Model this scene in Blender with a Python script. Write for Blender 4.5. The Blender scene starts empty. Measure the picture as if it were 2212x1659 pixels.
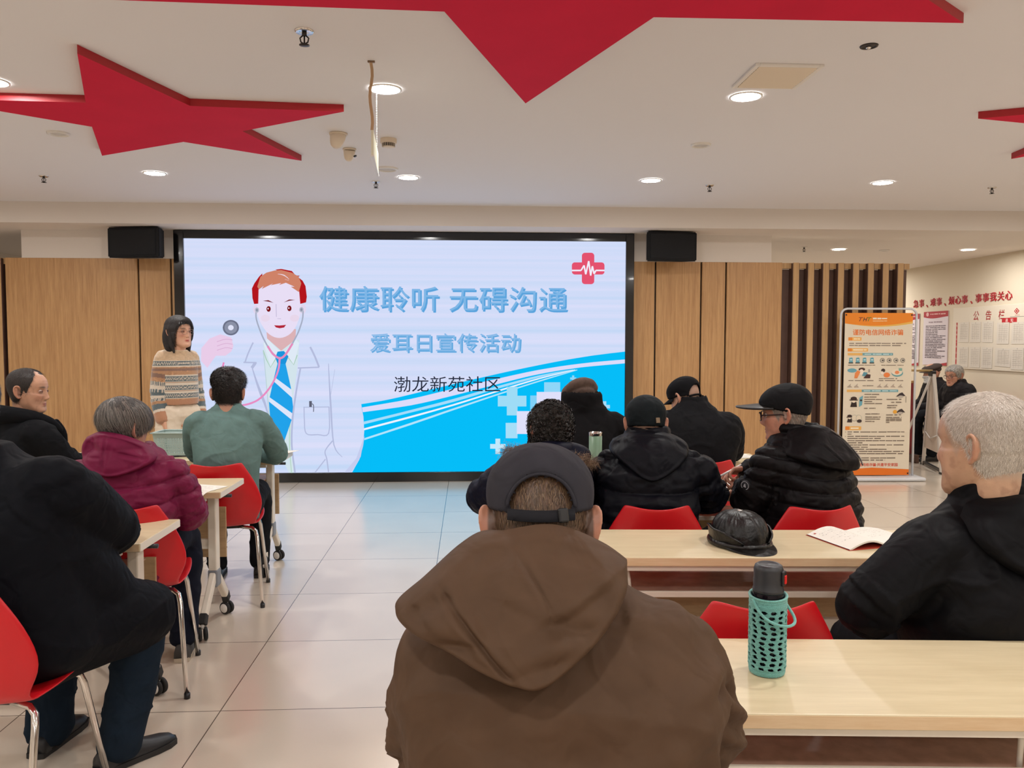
import bpy, bmesh, math, random
import numpy as np
from mathutils import Vector, Matrix, Euler
R = math.radians
PI = math.pi
scene = bpy.context.scene
COL = scene.collection
random.seed(7)
rng = np.random.default_rng(7)

# ------------------------------------------------------------------ camera
def make_camera():
    yaw, pitch, roll = 0.05337, -0.05341, 0.00106
    fw = Vector((math.sin(yaw) * math.cos(pitch), math.cos(yaw) * math.cos(pitch), math.sin(pitch)))
    rt = Vector((math.cos(yaw), -math.sin(yaw), 0))
    up = rt.cross(fw)
    r2 = math.cos(roll) * rt + math.sin(roll) * up
    u2 = -math.sin(roll) * rt + math.cos(roll) * up
    cd = bpy.data.cameras.new('camera')
    cd.sensor_fit = 'HORIZONTAL'; cd.sensor_width = 36.0
    cd.lens = 1740.0 / 2212.0 * 36.0
    cd.clip_start = 0.05; cd.clip_end = 100
    o = bpy.data.objects.new('camera', cd)
    m = Matrix((r2, u2, -fw)).transposed().to_4x4()
    m.translation = Vector((0, 0, 1.48))
    o.matrix_world = m
    COL.objects.link(o)
    scene.camera = o
make_camera()

# ------------------------------------------------------------------ light and exposure
scene.view_settings.view_transform = 'Standard'
scene.view_settings.look = 'None'
scene.view_settings.gamma = 1.0
scene.view_settings.use_curve_mapping = False
scene.view_settings.exposure = 0.0
LAMP_STRENGTH = 310.0          # ceiling downlights
SCREEN_STRENGTH = 1.0        # LED wall
world = bpy.data.worlds.new('world'); scene.world = world
world.use_nodes = True
world.node_tree.nodes['Background'].inputs[0].default_value = (0.9, 0.93, 1.0, 1)
world.node_tree.nodes['Background'].inputs[1].default_value = 0.35

def s2l(c):
    return c / 12.92 if c <= 0.04045 else ((c + 0.055) / 1.055) ** 2.4
def rgb(*a):
    if len(a) == 1:
        h = a[0].lstrip('#'); a = [int(h[i:i + 2], 16) for i in (0, 2, 4)]
    return tuple(s2l(v / 255.0) for v in a) + (1.0,)

# ------------------------------------------------------------------ materials
def mat(name, col, rough=0.6, metal=0.0, spec=0.5, var=0.0, vscale=8.0, bump=0.0, bscale=60.0, stretch=(1, 1, 1),
        coat=0.0, sheen=0.0, attr=False, sss=0.0, col2=None, emit=None, estr=1.0, detail=4.0, trans=0.0, bdist=0.0):
    m = bpy.data.materials.new(name); m.use_nodes = True
    nt = m.node_tree; N = nt.nodes; L = nt.links
    b = N['Principled BSDF']
    b.inputs['Base Color'].default_value = col
    b.inputs['Roughness'].default_value = rough
    b.inputs['Metallic'].default_value = metal
    b.inputs['Specular IOR Level'].default_value = spec
    b.inputs['Coat Weight'].default_value = coat
    b.inputs['Sheen Weight'].default_value = sheen
    b.inputs['Transmission Weight'].default_value = trans
    if sss:
        b.inputs['Subsurface Weight'].default_value = sss
        b.inputs['Subsurface Radius'].default_value = (0.012, 0.004, 0.002)
    tc = N.new('ShaderNodeTexCoord'); mp = N.new('ShaderNodeMapping')
    mp.inputs['Scale'].default_value = stretch
    L.new(tc.outputs['Object'], mp.inputs['Vector'])
    base = None
    if attr:
        a = N.new('ShaderNodeAttribute'); a.attribute_name = 'Col'
        base = a.outputs['Color']
    if var or col2:
        n = N.new('ShaderNodeTexNoise'); n.inputs['Scale'].default_value = vscale; n.inputs['Detail'].default_value = detail
        L.new(mp.outputs[0], n.inputs['Vector'])
        if base is not None:
            hs = N.new('ShaderNodeHueSaturation'); mr = N.new('ShaderNodeMapRange')
            mr.inputs['To Min'].default_value = 1 - var; mr.inputs['To Max'].default_value = 1 + var
            L.new(n.outputs['Fac'], mr.inputs['Value']); L.new(mr.outputs[0], hs.inputs['Value']); L.new(base, hs.inputs['Color'])
            base = hs.outputs[0]
        else:
            rmp = N.new('ShaderNodeValToRGB')
            c2 = col2 or tuple(min(1, v * (1 + var)) for v in col[:3]) + (1,)
            c1 = col if col2 else tuple(v * (1 - var) for v in col[:3]) + (1,)
            rmp.color_ramp.elements[0].position = 0.3; rmp.color_ramp.elements[1].position = 0.7
            rmp.color_ramp.elements[0].color = c1; rmp.color_ramp.elements[1].color = c2
            L.new(n.outputs['Fac'], rmp.inputs['Fac']); base = rmp.outputs['Color']
    if base is not None:
        L.new(base, b.inputs['Base Color'])
    if bump:
        n2 = N.new('ShaderNodeTexNoise'); n2.inputs['Scale'].default_value = bscale; n2.inputs['Detail'].default_value = 1.5 if bdist else 5; n2.inputs['Distortion'].default_value = bdist
        L.new(mp.outputs[0], n2.inputs['Vector'])
        bp = N.new('ShaderNodeBump'); bp.inputs['Strength'].default_value = bump; bp.inputs['Distance'].default_value = 0.02 if bdist else 0.01
        L.new(n2.outputs['Fac'], bp.inputs['Height']); L.new(bp.outputs[0], b.inputs['Normal'])
    if emit:
        b.inputs['Emission Color'].default_value = emit; b.inputs['Emission Strength'].default_value = estr
    return m

def mat_emit(name, col, strength=1.0):
    m = bpy.data.materials.new(name); m.use_nodes = True
    nt = m.node_tree; nt.nodes.clear()
    e = nt.nodes.new('ShaderNodeEmission'); o = nt.nodes.new('ShaderNodeOutputMaterial')
    e.inputs[0].default_value = col; e.inputs[1].default_value = strength
    nt.links.new(e.outputs[0], o.inputs[0])
    return m

def mat_wood(name, c1, c2, rough=0.45, scale=(14, 14, 0.6), axis_noise=3.0, bump=0.03):
    m = bpy.data.materials.new(name); m.use_nodes = True
    nt = m.node_tree; N = nt.nodes; L = nt.links; b = N['Principled BSDF']
    b.inputs['Roughness'].default_value = rough
    tc = N.new('ShaderNodeTexCoord'); mp = N.new('ShaderNodeMapping'); mp.inputs['Scale'].default_value = scale
    L.new(tc.outputs['Object'], mp.inputs['Vector'])
    n = N.new('ShaderNodeTexNoise'); n.inputs['Scale'].default_value = axis_noise; n.inputs['Detail'].default_value = 8; n.inputs['Roughness'].default_value = 0.65
    L.new(mp.outputs[0], n.inputs['Vector'])
    n2 = N.new('ShaderNodeTexNoise'); n2.inputs['Scale'].default_value = axis_noise * 6; n2.inputs['Detail'].default_value = 3
    L.new(mp.outputs[0], n2.inputs['Vector'])
    mx = N.new('ShaderNodeMath'); mx.operation = 'MULTIPLY_ADD'; mx.inputs[1].default_value = 0.35
    L.new(n2.outputs['Fac'], mx.inputs[0]); L.new(n.outputs['Fac'], mx.inputs[2])
    r = N.new('ShaderNodeValToRGB')
    r.color_ramp.elements[0].position = 0.45; r.color_ramp.elements[1].position = 0.85
    r.color_ramp.elements[0].color = c1; r.color_ramp.elements[1].color = c2
    L.new(mx.outputs[0], r.inputs['Fac']); L.new(r.outputs[0], b.inputs['Base Color'])
    bp = N.new('ShaderNodeBump'); bp.inputs['Strength'].default_value = bump; bp.inputs['Distance'].default_value = 0.01
    L.new(mx.outputs[0], bp.inputs['Height']); L.new(bp.outputs[0], b.inputs['Normal'])
    return m

def mat_floor():
    m = bpy.data.materials.new('floor_tiles'); m.use_nodes = True
    nt = m.node_tree; N = nt.nodes; L = nt.links; b = N['Principled BSDF']
    tc = N.new('ShaderNodeTexCoord'); mp = N.new('ShaderNodeMapping')
    mp.inputs['Location'].default_value = (0.216 + 0.78 * 10, -3.207 + 0.744 * 10, 0)
    L.new(tc.outputs['Object'], mp.inputs['Vector'])
    br = N.new('ShaderNodeTexBrick'); br.offset = 0.0; br.squash = 1.0
    br.inputs['Scale'].default_value = 1.0; br.inputs['Brick Width'].default_value = 0.78; br.inputs['Row Height'].default_value = 0.744
    br.inputs['Mortar Size'].default_value = 0.0022; br.inputs['Mortar Smooth'].default_value = 0.0; br.inputs['Bias'].default_value = 0.0
    br.inputs['Color1'].default_value = rgb('#e0d3c2'); br.inputs['Color2'].default_value = rgb('#dccebd'); br.inputs['Mortar'].default_value = rgb('#5e544c')
    L.new(mp.outputs[0], br.inputs['Vector'])
    n = N.new('ShaderNodeTexNoise'); n.inputs['Scale'].default_value = 2.5; n.inputs['Detail'].default_value = 6
    L.new(tc.outputs['Object'], n.inputs['Vector'])
    mr = N.new('ShaderNodeMapRange'); mr.inputs['To Min'].default_value = 0.93; mr.inputs['To Max'].default_value = 1.05
    L.new(n.outputs['Fac'], mr.inputs['Value'])
    hs = N.new('ShaderNodeHueSaturation'); L.new(br.outputs['Color'], hs.inputs['Color']); L.new(mr.outputs[0], hs.inputs['Value'])
    L.new(hs.outputs[0], b.inputs['Base Color'])
    b.inputs['Roughness'].default_value = 0.2
    b.inputs['Metallic'].default_value = 0.2
    b.inputs['Specular IOR Level'].default_value = 0.9
    return m

MT = {}
MT['ceiling'] = mat('ceiling_paint', rgb('#e2dfe0'), 0.9, bump=0.02, bscale=120)
MT['wall_white'] = mat('white_wall_paint', rgb('#dcd3ca'), 0.85, bump=0.03, bscale=150)
MT['wall_warm'] = mat('warm_wall_paint', rgb('#d9ccb6'), 0.85, bump=0.03, bscale=150)
MT['floor'] = mat_floor()
MT['panel_wood'] = mat_wood('oak_panel', rgb('#a5794d'), rgb('#c59a68'))
MT['fin_wood'] = mat_wood('oak_fin', rgb('#b08a5c'), rgb('#c9a271'))
MT['dark_fin'] = mat('dark_brown_lacquer', rgb('#5f4439'), 0.5, var=0.12)
MT['seam'] = mat('black_seam', rgb('#15100d'), 0.7)
MT['star_red'] = mat('red_acrylic', rgb('#cf1f3f'), 0.8, var=0.04, vscale=3, spec=0.15)
MT['star_edge'] = mat('red_acrylic_edge', rgb('#a8141f'), 0.5)
MT['white_plastic'] = mat('white_plastic', rgb('#e4e0da'), 0.4)
MT['cream_plastic'] = mat('cream_plastic', rgb('#dccdb8'), 0.45)
MT['dark_metal'] = mat('dark_metal', rgb('#3a3634'), 0.4, metal=0.7)
MT['chrome'] = mat('chrome', rgb('#d8d4cf'), 0.14, metal=1.0)
MT['black'] = mat('black_plastic', rgb('#17171a'), 0.4)
MT['black_gloss'] = mat('black_gloss', rgb('#08080a'), 0.12, coat=0.3)
MT['black_cloth'] = mat('black_speaker_cloth', rgb('#141518'), 0.95, bump=0.2, bscale=400)
MT['grey_plastic'] = mat('grey_plastic', rgb('#7c8086'), 0.5)
MT['table_top'] = mat_wood('maple_laminate', rgb('#cbbb97'), rgb('#d8c9a6'), rough=0.38, scale=(1.2, 16, 16), axis_noise=2.2, bump=0.01)
MT['table_edge'] = mat_wood('maple_edge', rgb('#cfae86'), rgb('#dcc19c'), rough=0.45, scale=(2, 20, 20), axis_noise=2.0, bump=0.01)
MT['table_metal'] = mat('cream_powder_coat', rgb('#ded5c6'), 0.4)
MT['shelf'] = mat('brown_perforated_tray', rgb('#ab8878'), 0.45, var=0.15, vscale=30)
MT['modesty'] = mat_wood('brown_modesty_board', rgb('#a38763'), rgb('#b79a74'), rough=0.6, scale=(2, 16, 16))
MT['red_shell'] = mat('red_polypropylene', rgb('#c3101b'), 0.36, bump=0.02, bscale=300)
MT['rubber'] = mat('black_rubber', rgb('#1b1a1a'), 0.7)
MT['paper'] = mat('white_paper', rgb('#e8e4da'), 0.8)
MT['ink'] = mat('ink', rgb('#4a4644'), 0.8)
MT['lens'] = mat_emit('lamp_lens', (1.0, 0.982, 0.955, 1), LAMP_STRENGTH)

# ------------------------------------------------------------------ mesh helpers
def rot_to(d):
    return Vector((0, 0, 1)).rotation_difference(Vector(d).normalized()).to_matrix()

class MB:
    """Collects shapes with a material slot each and links them as one mesh object."""
    def __init__(s):
        s.v = []; s.f = []; s.m = []; s.sm = []
    def add(s, verts, faces, mi=0, smooth=False):
        o = len(s.v)
        s.v.extend([tuple(map(float, p)) for p in verts])
        for f in faces:
            s.f.append(tuple(i + o for i in f)); s.m.append(mi); s.sm.append(smooth)
        return s
    def from_bm(s, bm, mi=0, smooth=False):
        bm.verts.index_update()
        s.add([v.co for v in bm.verts], [[v.index for v in f.verts] for f in bm.faces], mi, smooth)
        bm.free(); return s
    def box(s, c, size, rot=None, bevel=0.0, mi=0, seg=2):
        bm = bmesh.new(); bmesh.ops.create_cube(bm, size=1.0)
        bmesh.ops.scale(bm, vec=size, verts=bm.verts)
        if bevel:
            bmesh.ops.bevel(bm, geom=bm.edges[:], offset=bevel, segments=seg, affect='EDGES', profile=0.5)
        if rot is not None:
            bmesh.ops.rotate(bm, verts=bm.verts, matrix=rot if isinstance(rot, Matrix) else Euler(rot).to_matrix())
        bmesh.ops.translate(bm, vec=Vector(c), verts=bm.verts)
        return s.from_bm(bm, mi, bool(bevel) and seg > 2)
    def bar(s, a, b, w, d=None, bevel=0.0, mi=0, up=(0, 0, 1)):
        a = Vector(a); b = Vector(b); z = (b - a).normalized(); u = Vector(up)
        if abs(z.dot(u)) > 0.98: u = Vector((0, 1, 0))
        x = u.cross(z).normalized(); y = z.cross(x)
        m = Matrix((x, y, z)).transposed()
        return s.box((a + b) / 2, (w, d or w, (b - a).length), m, bevel, mi)
    def tube(s, pts, r, n=12, mi=0, caps=True, smooth=True, closed=False):
        pts = [Vector(p) for p in pts]; k = len(pts)
        rr = r if hasattr(r, '__len__') else [r] * k
        vs = []; prev = None
        for i, p in enumerate(pts):
            if closed: t = pts[(i + 1) % k] - pts[i - 1]
            else: t = pts[min(i + 1, k - 1)] - pts[max(i - 1, 0)]
            t.normalize()
            if prev is None:
                u = Vector((0, 0, 1)) if abs(t.z) < 0.9 else Vector((1, 0, 0))
                x = t.cross(u).normalized()
            else:
                x = (prev - t * prev.dot(t)).normalized()
            prev = x; y = t.cross(x)
            for j in range(n):
                a = 2 * PI * j / n
                vs.append(p + (x * math.cos(a) + y * math.sin(a)) * rr[i])
        fs = []
        for i in range(k if closed else k - 1):
            i2 = (i + 1) % k
            for j in range(n):
                j2 = (j + 1) % n
                fs.append((i * n + j, i * n + j2, i2 * n + j2, i2 * n + j))
        if caps and not closed:
            fs.append(tuple(range(n))[::-1]); fs.append(tuple((k - 1) * n + j for j in range(n)))
        return s.add(vs, fs, mi, smooth)
    def lathe(s, prof, c=(0, 0, 0), n=24, mi=0, rot=None, smooth=True, cap=True):
        vs = []; fs = []; k = len(prof)
        for r, z in prof:
            for j in range(n):
                a = 2 * PI * j / n
                vs.append(Vector((r * math.cos(a), r * math.sin(a), z)))
        for i in range(k - 1):
            for j in range(n):
                j2 = (j + 1) % n
                fs.append((i * n + j, i * n + j2, (i + 1) * n + j2, (i + 1) * n + j))
        if cap:
            if prof[0][0] > 1e-6: fs.append(tuple(range(n))[::-1])
            if prof[-1][0] > 1e-6: fs.append(tuple((k - 1) * n + j for j in range(n)))
        if rot is not None: vs = [rot @ v for v in vs]
        c = Vector(c)
        return s.add([v + c for v in vs], fs, mi, smooth)
    def cyl(s, a, b, r, n=16, mi=0, r2=None):
        a = Vector(a); b = Vector(b)
        return s.lathe([(r, 0), (r if r2 is None else r2, (b - a).length)], a, n, mi, rot_to(b - a), smooth=True)
    def ell(s, c, r, mi=0, seg=20, rings=12, rot=None):
        bm = bmesh.new(); bmesh.ops.create_uvsphere(bm, u_segments=seg, v_segments=rings, radius=1.0)
        bmesh.ops.scale(bm, vec=r if hasattr(r, '__len__') else (r, r, r), verts=bm.verts)
        if rot is not None: bmesh.ops.rotate(bm, verts=bm.verts, matrix=rot if isinstance(rot, Matrix) else Euler(rot).to_matrix())
        bmesh.ops.translate(bm, vec=Vector(c), verts=bm.verts)
        return s.from_bm(bm, mi, True)
    def poly(s, pts, mi=0):
        return s.add(pts, [tuple(range(len(pts)))], mi)
    def prism(s, pts2, z0, z1, mi=0, mi_side=None):
        n = len(pts2)
        area = sum(pts2[i][0] * pts2[(i + 1) % n][1] - pts2[(i + 1) % n][0] * pts2[i][1] for i in range(n))
        if area < 0: pts2 = pts2[::-1]
        v = [(x, y, z0) for x, y in pts2] + [(x, y, z1) for x, y in pts2]
        s.add(v, [tuple(range(n))[::-1], tuple(range(n, 2 * n))], mi)
        return s.add(v, [(i, (i + 1) % n, n + (i + 1) % n, n + i) for i in range(n)], mi if mi_side is None else mi_side)
    def grid(s, P, mi=0, smooth=True, closed_u=False):
        nu, nv = len(P), len(P[0])
        vs = [p for row in P for p in row]; fs = []
        for i in range(nu if closed_u else nu - 1):
            for j in range(nv - 1):
                i2 = (i + 1) % nu
                fs.append((i * nv + j, i2 * nv + j, i2 * nv + j + 1, i * nv + j + 1))
        return s.add(vs, fs, mi, smooth)
    def build(s, name, mats, parent=None, weld=False, autosmooth=None):
        me = bpy.data.meshes.new(name)
        me.from_pydata(s.v, [], s.f)
        for m in (mats if isinstance(mats, (list, tuple)) else [mats]): me.materials.append(m)
        me.polygons.foreach_set('material_index', s.m)
        me.polygons.foreach_set('use_smooth', s.sm)
        me.update()
        if weld:
            bm = bmesh.new(); bm.from_mesh(me); bmesh.ops.remove_doubles(bm, verts=bm.verts, dist=1e-5); bm.to_mesh(me); bm.free()
        o = bpy.data.objects.new(name, me); COL.objects.link(o)
        if parent is not None: o.parent = parent
        return o

def tag(o, label=None, cat=None, group=None, kind=None):
    if label: o['label'] = label
    if cat: o['category'] = cat
    if group: o['group'] = group
    if kind: o['kind'] = kind
    return o
def thing(name, label, cat, loc=(0, 0, 0), rz=0.0, group=None):
    o = bpy.data.objects.new(name, None); COL.objects.link(o)
    o.location = loc; o.rotation_euler = (0, 0, rz); o.empty_display_size = 0.1
    return tag(o, label, cat, group)
def struct(name, mb, mats, label=None):
    return tag(mb.build(name, mats), label=label, kind='structure')
KIDS = {}
def copy_tree(o, parent=None):
    c = o.copy(); COL.objects.link(c)
    if parent is not None:
        c.parent = parent
    for ch in list(o.children): copy_tree(ch, c)
    return c
def place(proto, first, loc, rz, label, group=None, cat=None):
    o = proto if first else copy_tree(proto)
    o.location = loc; o.rotation_euler = (0, 0, rz); o['label'] = label
    if group: o['group'] = group
    return o

TEXT_CACHE = {}
def text_data(body, bold=0.0, shear=0.0, res=3):
    key = (body, bold, shear, res)
    if key not in TEXT_CACHE:
        c = bpy.data.curves.new('lettering', 'FONT'); c.body = body; c.align_x = 'CENTER'; c.align_y = 'CENTER'
        c.offset = bold; c.shear = shear; c.resolution_u = res
        o = bpy.data.objects.new('lettering', c); COL.objects.link(o)
        bpy.context.view_layer.update()
        me = bpy.data.meshes.new_from_object(o.evaluated_get(bpy.context.evaluated_depsgraph_get()))
        vs = np.array([v.co[:] for v in me.vertices]); fs = [tuple(p.vertices) for p in me.polygons]
        vs[:, :2] -= (vs[:, :2].min(0) + vs[:, :2].max(0)) / 2
        bpy.data.objects.remove(o); bpy.data.curves.remove(c); bpy.data.meshes.remove(me)
        TEXT_CACHE[key] = (vs, fs)
    return TEXT_CACHE[key]
def add_text(mb, body, w, h, frame, mi=0, bold=0.0, shear=0.0):
    """Fit lettering into a w x h box; frame(u, v) gives the 3-D point."""
    vs, fs = text_data(body, 0.0, shear)
    ext = vs[:, :2].max(0) - vs[:, :2].min(0)
    sx = w / ext[0]; sy = h / ext[1] if h else sx
    for dx, dy in ([(0, 0)] if not bold else [(0, 0), (bold, 0), (-bold, 0), (0, bold), (0, -bold)]):
        mb.add([frame((p[0] + dx) * sx, (p[1] + dy) * sy) for p in vs], fs, mi)
# ------------------------------------------------------------------ room shell
YW = 8.55            # wood wall plane
ZC, ZS = 2.81, 2.61  # main ceiling, lower ceiling beyond the beam
XR = 6.85
def slab(name, x0, x1, y0, y1, z0, z1, m):
    return struct(name, MB().box(((x0 + x1) / 2, (y0 + y1) / 2, (z0 + z1) / 2), (x1 - x0, y1 - y0, z1 - z0)), m)
slab('floor', -6.2, 7.0, -4.2, 14.2, -0.1, 0, MT['floor'])
slab('ceiling', -6.2, 7.0, -4.2, 8.03, ZC, ZC + 0.15, MT['ceiling'])
slab('ceiling_lower', -6.2, 7.0, 8.03, 14.2, ZS, ZC + 0.15, MT['wall_white'])
slab('wall_right', XR, XR + 0.15, -4.2, 14.2, 0, ZC, MT['wall_warm'])
slab('wall_left', -6.2, -6.05, -4.2, 14.2, 0, ZC, MT['wall_white'])
slab('wall_back', -6.05, XR, -4.2, -4.05, 0, ZC, MT['wall_white'])
slab('wall_far', -6.05, XR, 14.05, 14.2, 0, ZS, MT['wall_warm'])
slab('wall_upper', -4.565, 3.245, YW, YW + 0.12, 2.325, ZS, MT['wall_white'])
slab('baseboard_right', XR - 0.015, XR, 8.0, 14.05, 0, 0.1, MT['dark_fin'])

# wood panelling: one board per bay with black shadow gaps
seams = [-4.742, -3.405, -3.075, 1.99, 2.485, 2.755, 3.375]
mb = MB()
for a, b in zip(seams[:-1], seams[1:]):
    mb.box(((a + b) / 2, YW + 0.06, 2.325 / 2), (b - a - 0.018, 0.12, 2.325), bevel=0.003)
wl = struct('wall_front', mb, MT['panel_wood'])
sb = MB()
sb.box(((seams[0] + seams[-1]) / 2, YW + 0.075, 2.32 / 2), (seams[-1] - seams[0], 0.09, 2.318))
o = sb.build('seam_backing', MT['seam'], wl)

# slatted screens at both ends of the panelling
def slat_screen(name, x0, x1, first_fin):
    mb = MB()
    mb.box(((x0 + x1) / 2, YW + 0.115, 1.13), (x1 - x0, 0.02, 2.26), mi=1)
    mb.box(((x0 + x1) / 2, YW + 0.085, 2.295), (x1 - x0, 0.075, 0.06), mi=0)
    x = first_fin
    while x < x1 - 0.03:
        mb.box((x, YW + 0.05, 2.325 / 2), (0.064, 0.1, 2.325), bevel=0.002, mi=0)
        for s in (-1, 1):
            mb.box((x + s * 0.035, YW + 0.053, 2.32 / 2), (0.006, 0.1, 2.318), mi=1)
        x += 0.1655
    return struct(name, mb, [MT['fin_wood'], MT['dark_fin']])
slat_screen('wall_slats', 3.375, 4.80, 3.52)
slat_screen('wall_slats_far', -6.05, -4.742, -5.97)

# ------------------------------------------------------------------ ceiling stars
def star(name, c, rad, ang, label):
    pts = []
    for k in range(10):
        r = rad if k % 2 == 0 else rad * 0.40
        a = R(ang + 36 * k)
        pts.append((r * math.cos(a), r * math.sin(a)))
    mb = MB(); mb.prism(pts, -0.04, 0.0, 0, 1)
    o = mb.build(name, [MT['star_red'], MT['star_edge']])
    o.location = (c[0], c[1], ZC - 0.0005)
    return tag(o, label, 'ceiling star', 'red stars on the ceiling')
star('ceiling_star', (-1.824, 4.955), 1.16, -86.7, 'whole red five-pointed star panel on the ceiling above the standing woman')
star('ceiling_star', (0.328, 2.674), 1.77, 90.6, 'largest red star panel, one point aimed at the LED screen')
star('ceiling_star', (4.07, 4.478), 1.127, 174.1, 'red star of which only two thin tips show, near the notice board side')

# ------------------------------------------------------------------ ceiling fittings
def downlight(loc, label, first=[None]):
    if first[0] is None:
        t = thing('recessed_downlight', label, 'ceiling light', loc, 0, 'recessed downlights')
        mb = MB(); mb.lathe([(0.088, -0.001), (0.088, -0.006), (0.078, -0.008), (0.074, -0.002)], n=32, cap=False)
        mb.build('trim_ring', MT['white_plastic'], t)
        ln = MB(); ln.lathe([(0.0, -0.0045), (0.0755, -0.0045)], n=32, cap=False)
        ln.v = [(x, -y, z) for x, y, z in ln.v]
        ln.build('lens', MT['lens'], t)
        first[0] = t
        return t
    o = copy_tree(first[0]); o.location = loc; o['label'] = label
    return o
DL = {(-2.45, 4.35): 'glowing downlight cut by the picture edge beside the whole red star',
      (-0.44, 4.36): 'glowing downlight behind the hanging sign strap',
      (1.505, 4.38): 'glowing downlight just in front of the square air vent',
      (3.47, 4.38): 'downlight near the two-tipped red star, outside the picture',
      (-2.49, 6.62): 'glowing downlight nearest the beam over the standing woman',
      (-0.49, 6.67): 'glowing downlight nearest the beam beyond the hanging sign',
      (1.505, 6.67): 'glowing downlight near the beam beyond the air vent, above the black speaker',
      (3.465, 6.655): 'glowing downlight nearest the beam towards the notice board wall'}
for (x, y), lb in DL.items(): downlight((x, y, ZC), lb)
for x in (-4.45, 5.45):
    for y in (4.37, 6.65): downlight((x, y, ZC), 'added unseen downlight beyond the oak partition, brightening the back area')
for x in (-4.45, -2.45, -0.45, 1.5, 3.47, 5.45):
    for y in (2.08, -0.2, -2.5):
        downlight((x, y, ZC), 'added unseen downlight beyond the oak partition, brightening the back area')
downlight((4.534, 9.73, ZS), 'small warm downlight in the lower ceiling above the slatted screen')
for p in ((2.93, 9.7), (2.4, 12.6), (4.0, 12.6), (5.6, 12.6), (6.25, 12.9), (1.3, 10.8), (-1.5, 10.8), (-4.0, 10.8)): downlight(p + (ZS,), 'added unseen downlight beyond the oak partition, brightening the back area')  # unseen extra lamps, added beyond the partition to brighten the back area
downlight((6.138, 9.68, ZS), 'small warm downlight in the lower ceiling beside the notice board wall')

def sprinkler(loc, label, sc=1.0, first=[None]):
    if first[0] is None:
        t = thing('fire_sprinkler', label, 'sprinkler', loc, 0, 'ceiling sprinklers')
        mb = MB(); mb.lathe([(0.0, -0.003), (0.02, -0.003), (0.032, -0.008), (0.036, -0.002), (0.036, 0)], n=20, cap=False); mb.build('escutcheon', MT['chrome'], t)
        mb = MB(); mb.cyl((0, 0, -0.004), (0, 0, -0.02), 0.009, 12)
        for s in (-1, 1): mb.tube([(s * 0.006, 0, -0.018), (s * 0.016, 0, -0.028), (s * 0.013, 0, -0.042), (0, 0, -0.05)], 0.0028, 8)
        mb.cyl((0, 0, -0.018), (0, 0, -0.046), 0.003, 8)
        mb.build('sprinkler_body', MT['dark_metal'], t)
        mb = MB(); mb.lathe([(0.0, -0.05), (0.019, -0.052), (0.02, -0.054), (0.0, -0.056)], n=16); mb.build('deflector', MT['dark_metal'], t)
        first[0] = t
    o = first[0] if not first[0].get('used') else copy_tree(first[0])
    first[0]['used'] = 1
    o.location = loc; o['label'] = label; o.scale = (sc, sc, sc)
sprinkler((-0.704, 3.578, ZC), 'chrome fire sprinkler nearest the big red star, with a shiny ring', 1.15)
sprinkler((-3.433, 6.79, ZC), 'small fire sprinkler beyond the whole red star, by the far beam')
sprinkler((-0.774, 6.866, ZC), 'small fire sprinkler under the ring speaker beyond the hanging sign')
sprinkler((2.055, 6.859, ZC), 'small fire sprinkler above the black speaker beside the screen')
sprinkler((4.521, 6.818, ZC), 'small fire sprinkler at the edge nearest the notice board')
sprinkler((4.029, 9.565, ZS), 'tiny fire sprinkler in the lower ceiling above the slatted screen')
for s_ in [o for o in COL.objects if o.name.startswith('fire_sprinkler')]:
    if 'used' in s_: del s_['used']

def ceiling_speaker(loc, label, r):
    t = thing('ceiling_speaker', label, 'ceiling speaker', loc, 0, 'round ceiling speakers')
    MB().lathe([(r * 0.8, -0.004), (r * 0.84, -0.014), (r, -0.012), (r * 1.03, 0)], n=32, cap=False).build('rim', MT['white_plastic'], t)
    MB().lathe([(0, -0.008), (r * 0.5, -0.008), (r * 0.8, -0.004)], n=32, cap=False).build('grille', mat('speaker_mesh', rgb('#c9c3bc'), 0.8, bump=0.3, bscale=500), t)
ceiling_speaker((-2.628, 5.394, ZC), 'flat white ceiling disc beside the whole red star', 0.065)
ceiling_speaker((1.571, 5.457, ZC), 'flat white ceiling disc between the air vent and the beam', 0.065)
ceiling_speaker((-0.63, 6.35, ZC), 'white ring speaker on the ceiling beyond the hanging sign', 0.085)
ceiling_speaker((5.139, 9.793, ZS), 'faint flat disc in the lower ceiling between two downlights', 0.06)
# dark recessed detector disc
t = thing('recessed_detector', 'dark recessed ceiling detector beside the big red star', 'detector', (1.803, 3.616, ZC))
MB().lathe([(0.028, -0.002), (0.03, -0.006), (0.038, -0.005), (0.04, 0)], n=24, cap=False).build('bezel', MT['dark_metal'], t)
MB().lathe([(0.0, -0.003), (0.028, -0.002)], n=24, cap=False).build('sensor_face', MT['black'], t)
MB().ell((0.0, 0.004, -0.006), (0.012, 0.012, 0.008)).build('sensor_dome', MT['chrome'], t)
# smoke detector
t = thing('smoke_detector', 'round cream smoke detector beside the hanging sign', 'smoke detector', (-0.528, 5.43, ZC))
MB().lathe([(0.0, -0.03), (0.05, -0.03), (0.054, -0.026), (0.054, 0)], n=32, cap=False).build('base', MT['cream_plastic'], t)
mb = MB()
for k in range(20):
    a = 2 * PI * k / 20
    mb.box((0.038 * math.cos(a), 0.038 * math.sin(a), -0.041), (0.012, 0.004, 0.022), (0, 0, a))
mb.build('vent_fin', MT['cream_plastic'], t)
MB().lathe([(0.0, -0.052), (0.043, -0.05), (0.043, -0.030)], n=24, cap=False).build('chamber', MT['dark_metal'], t)
MB().lathe([(0.0, -0.058), (0.03, -0.056), (0.042, -0.051), (0.0, -0.0505)], n=24).build('cover', MT['cream_plastic'], t)
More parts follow.
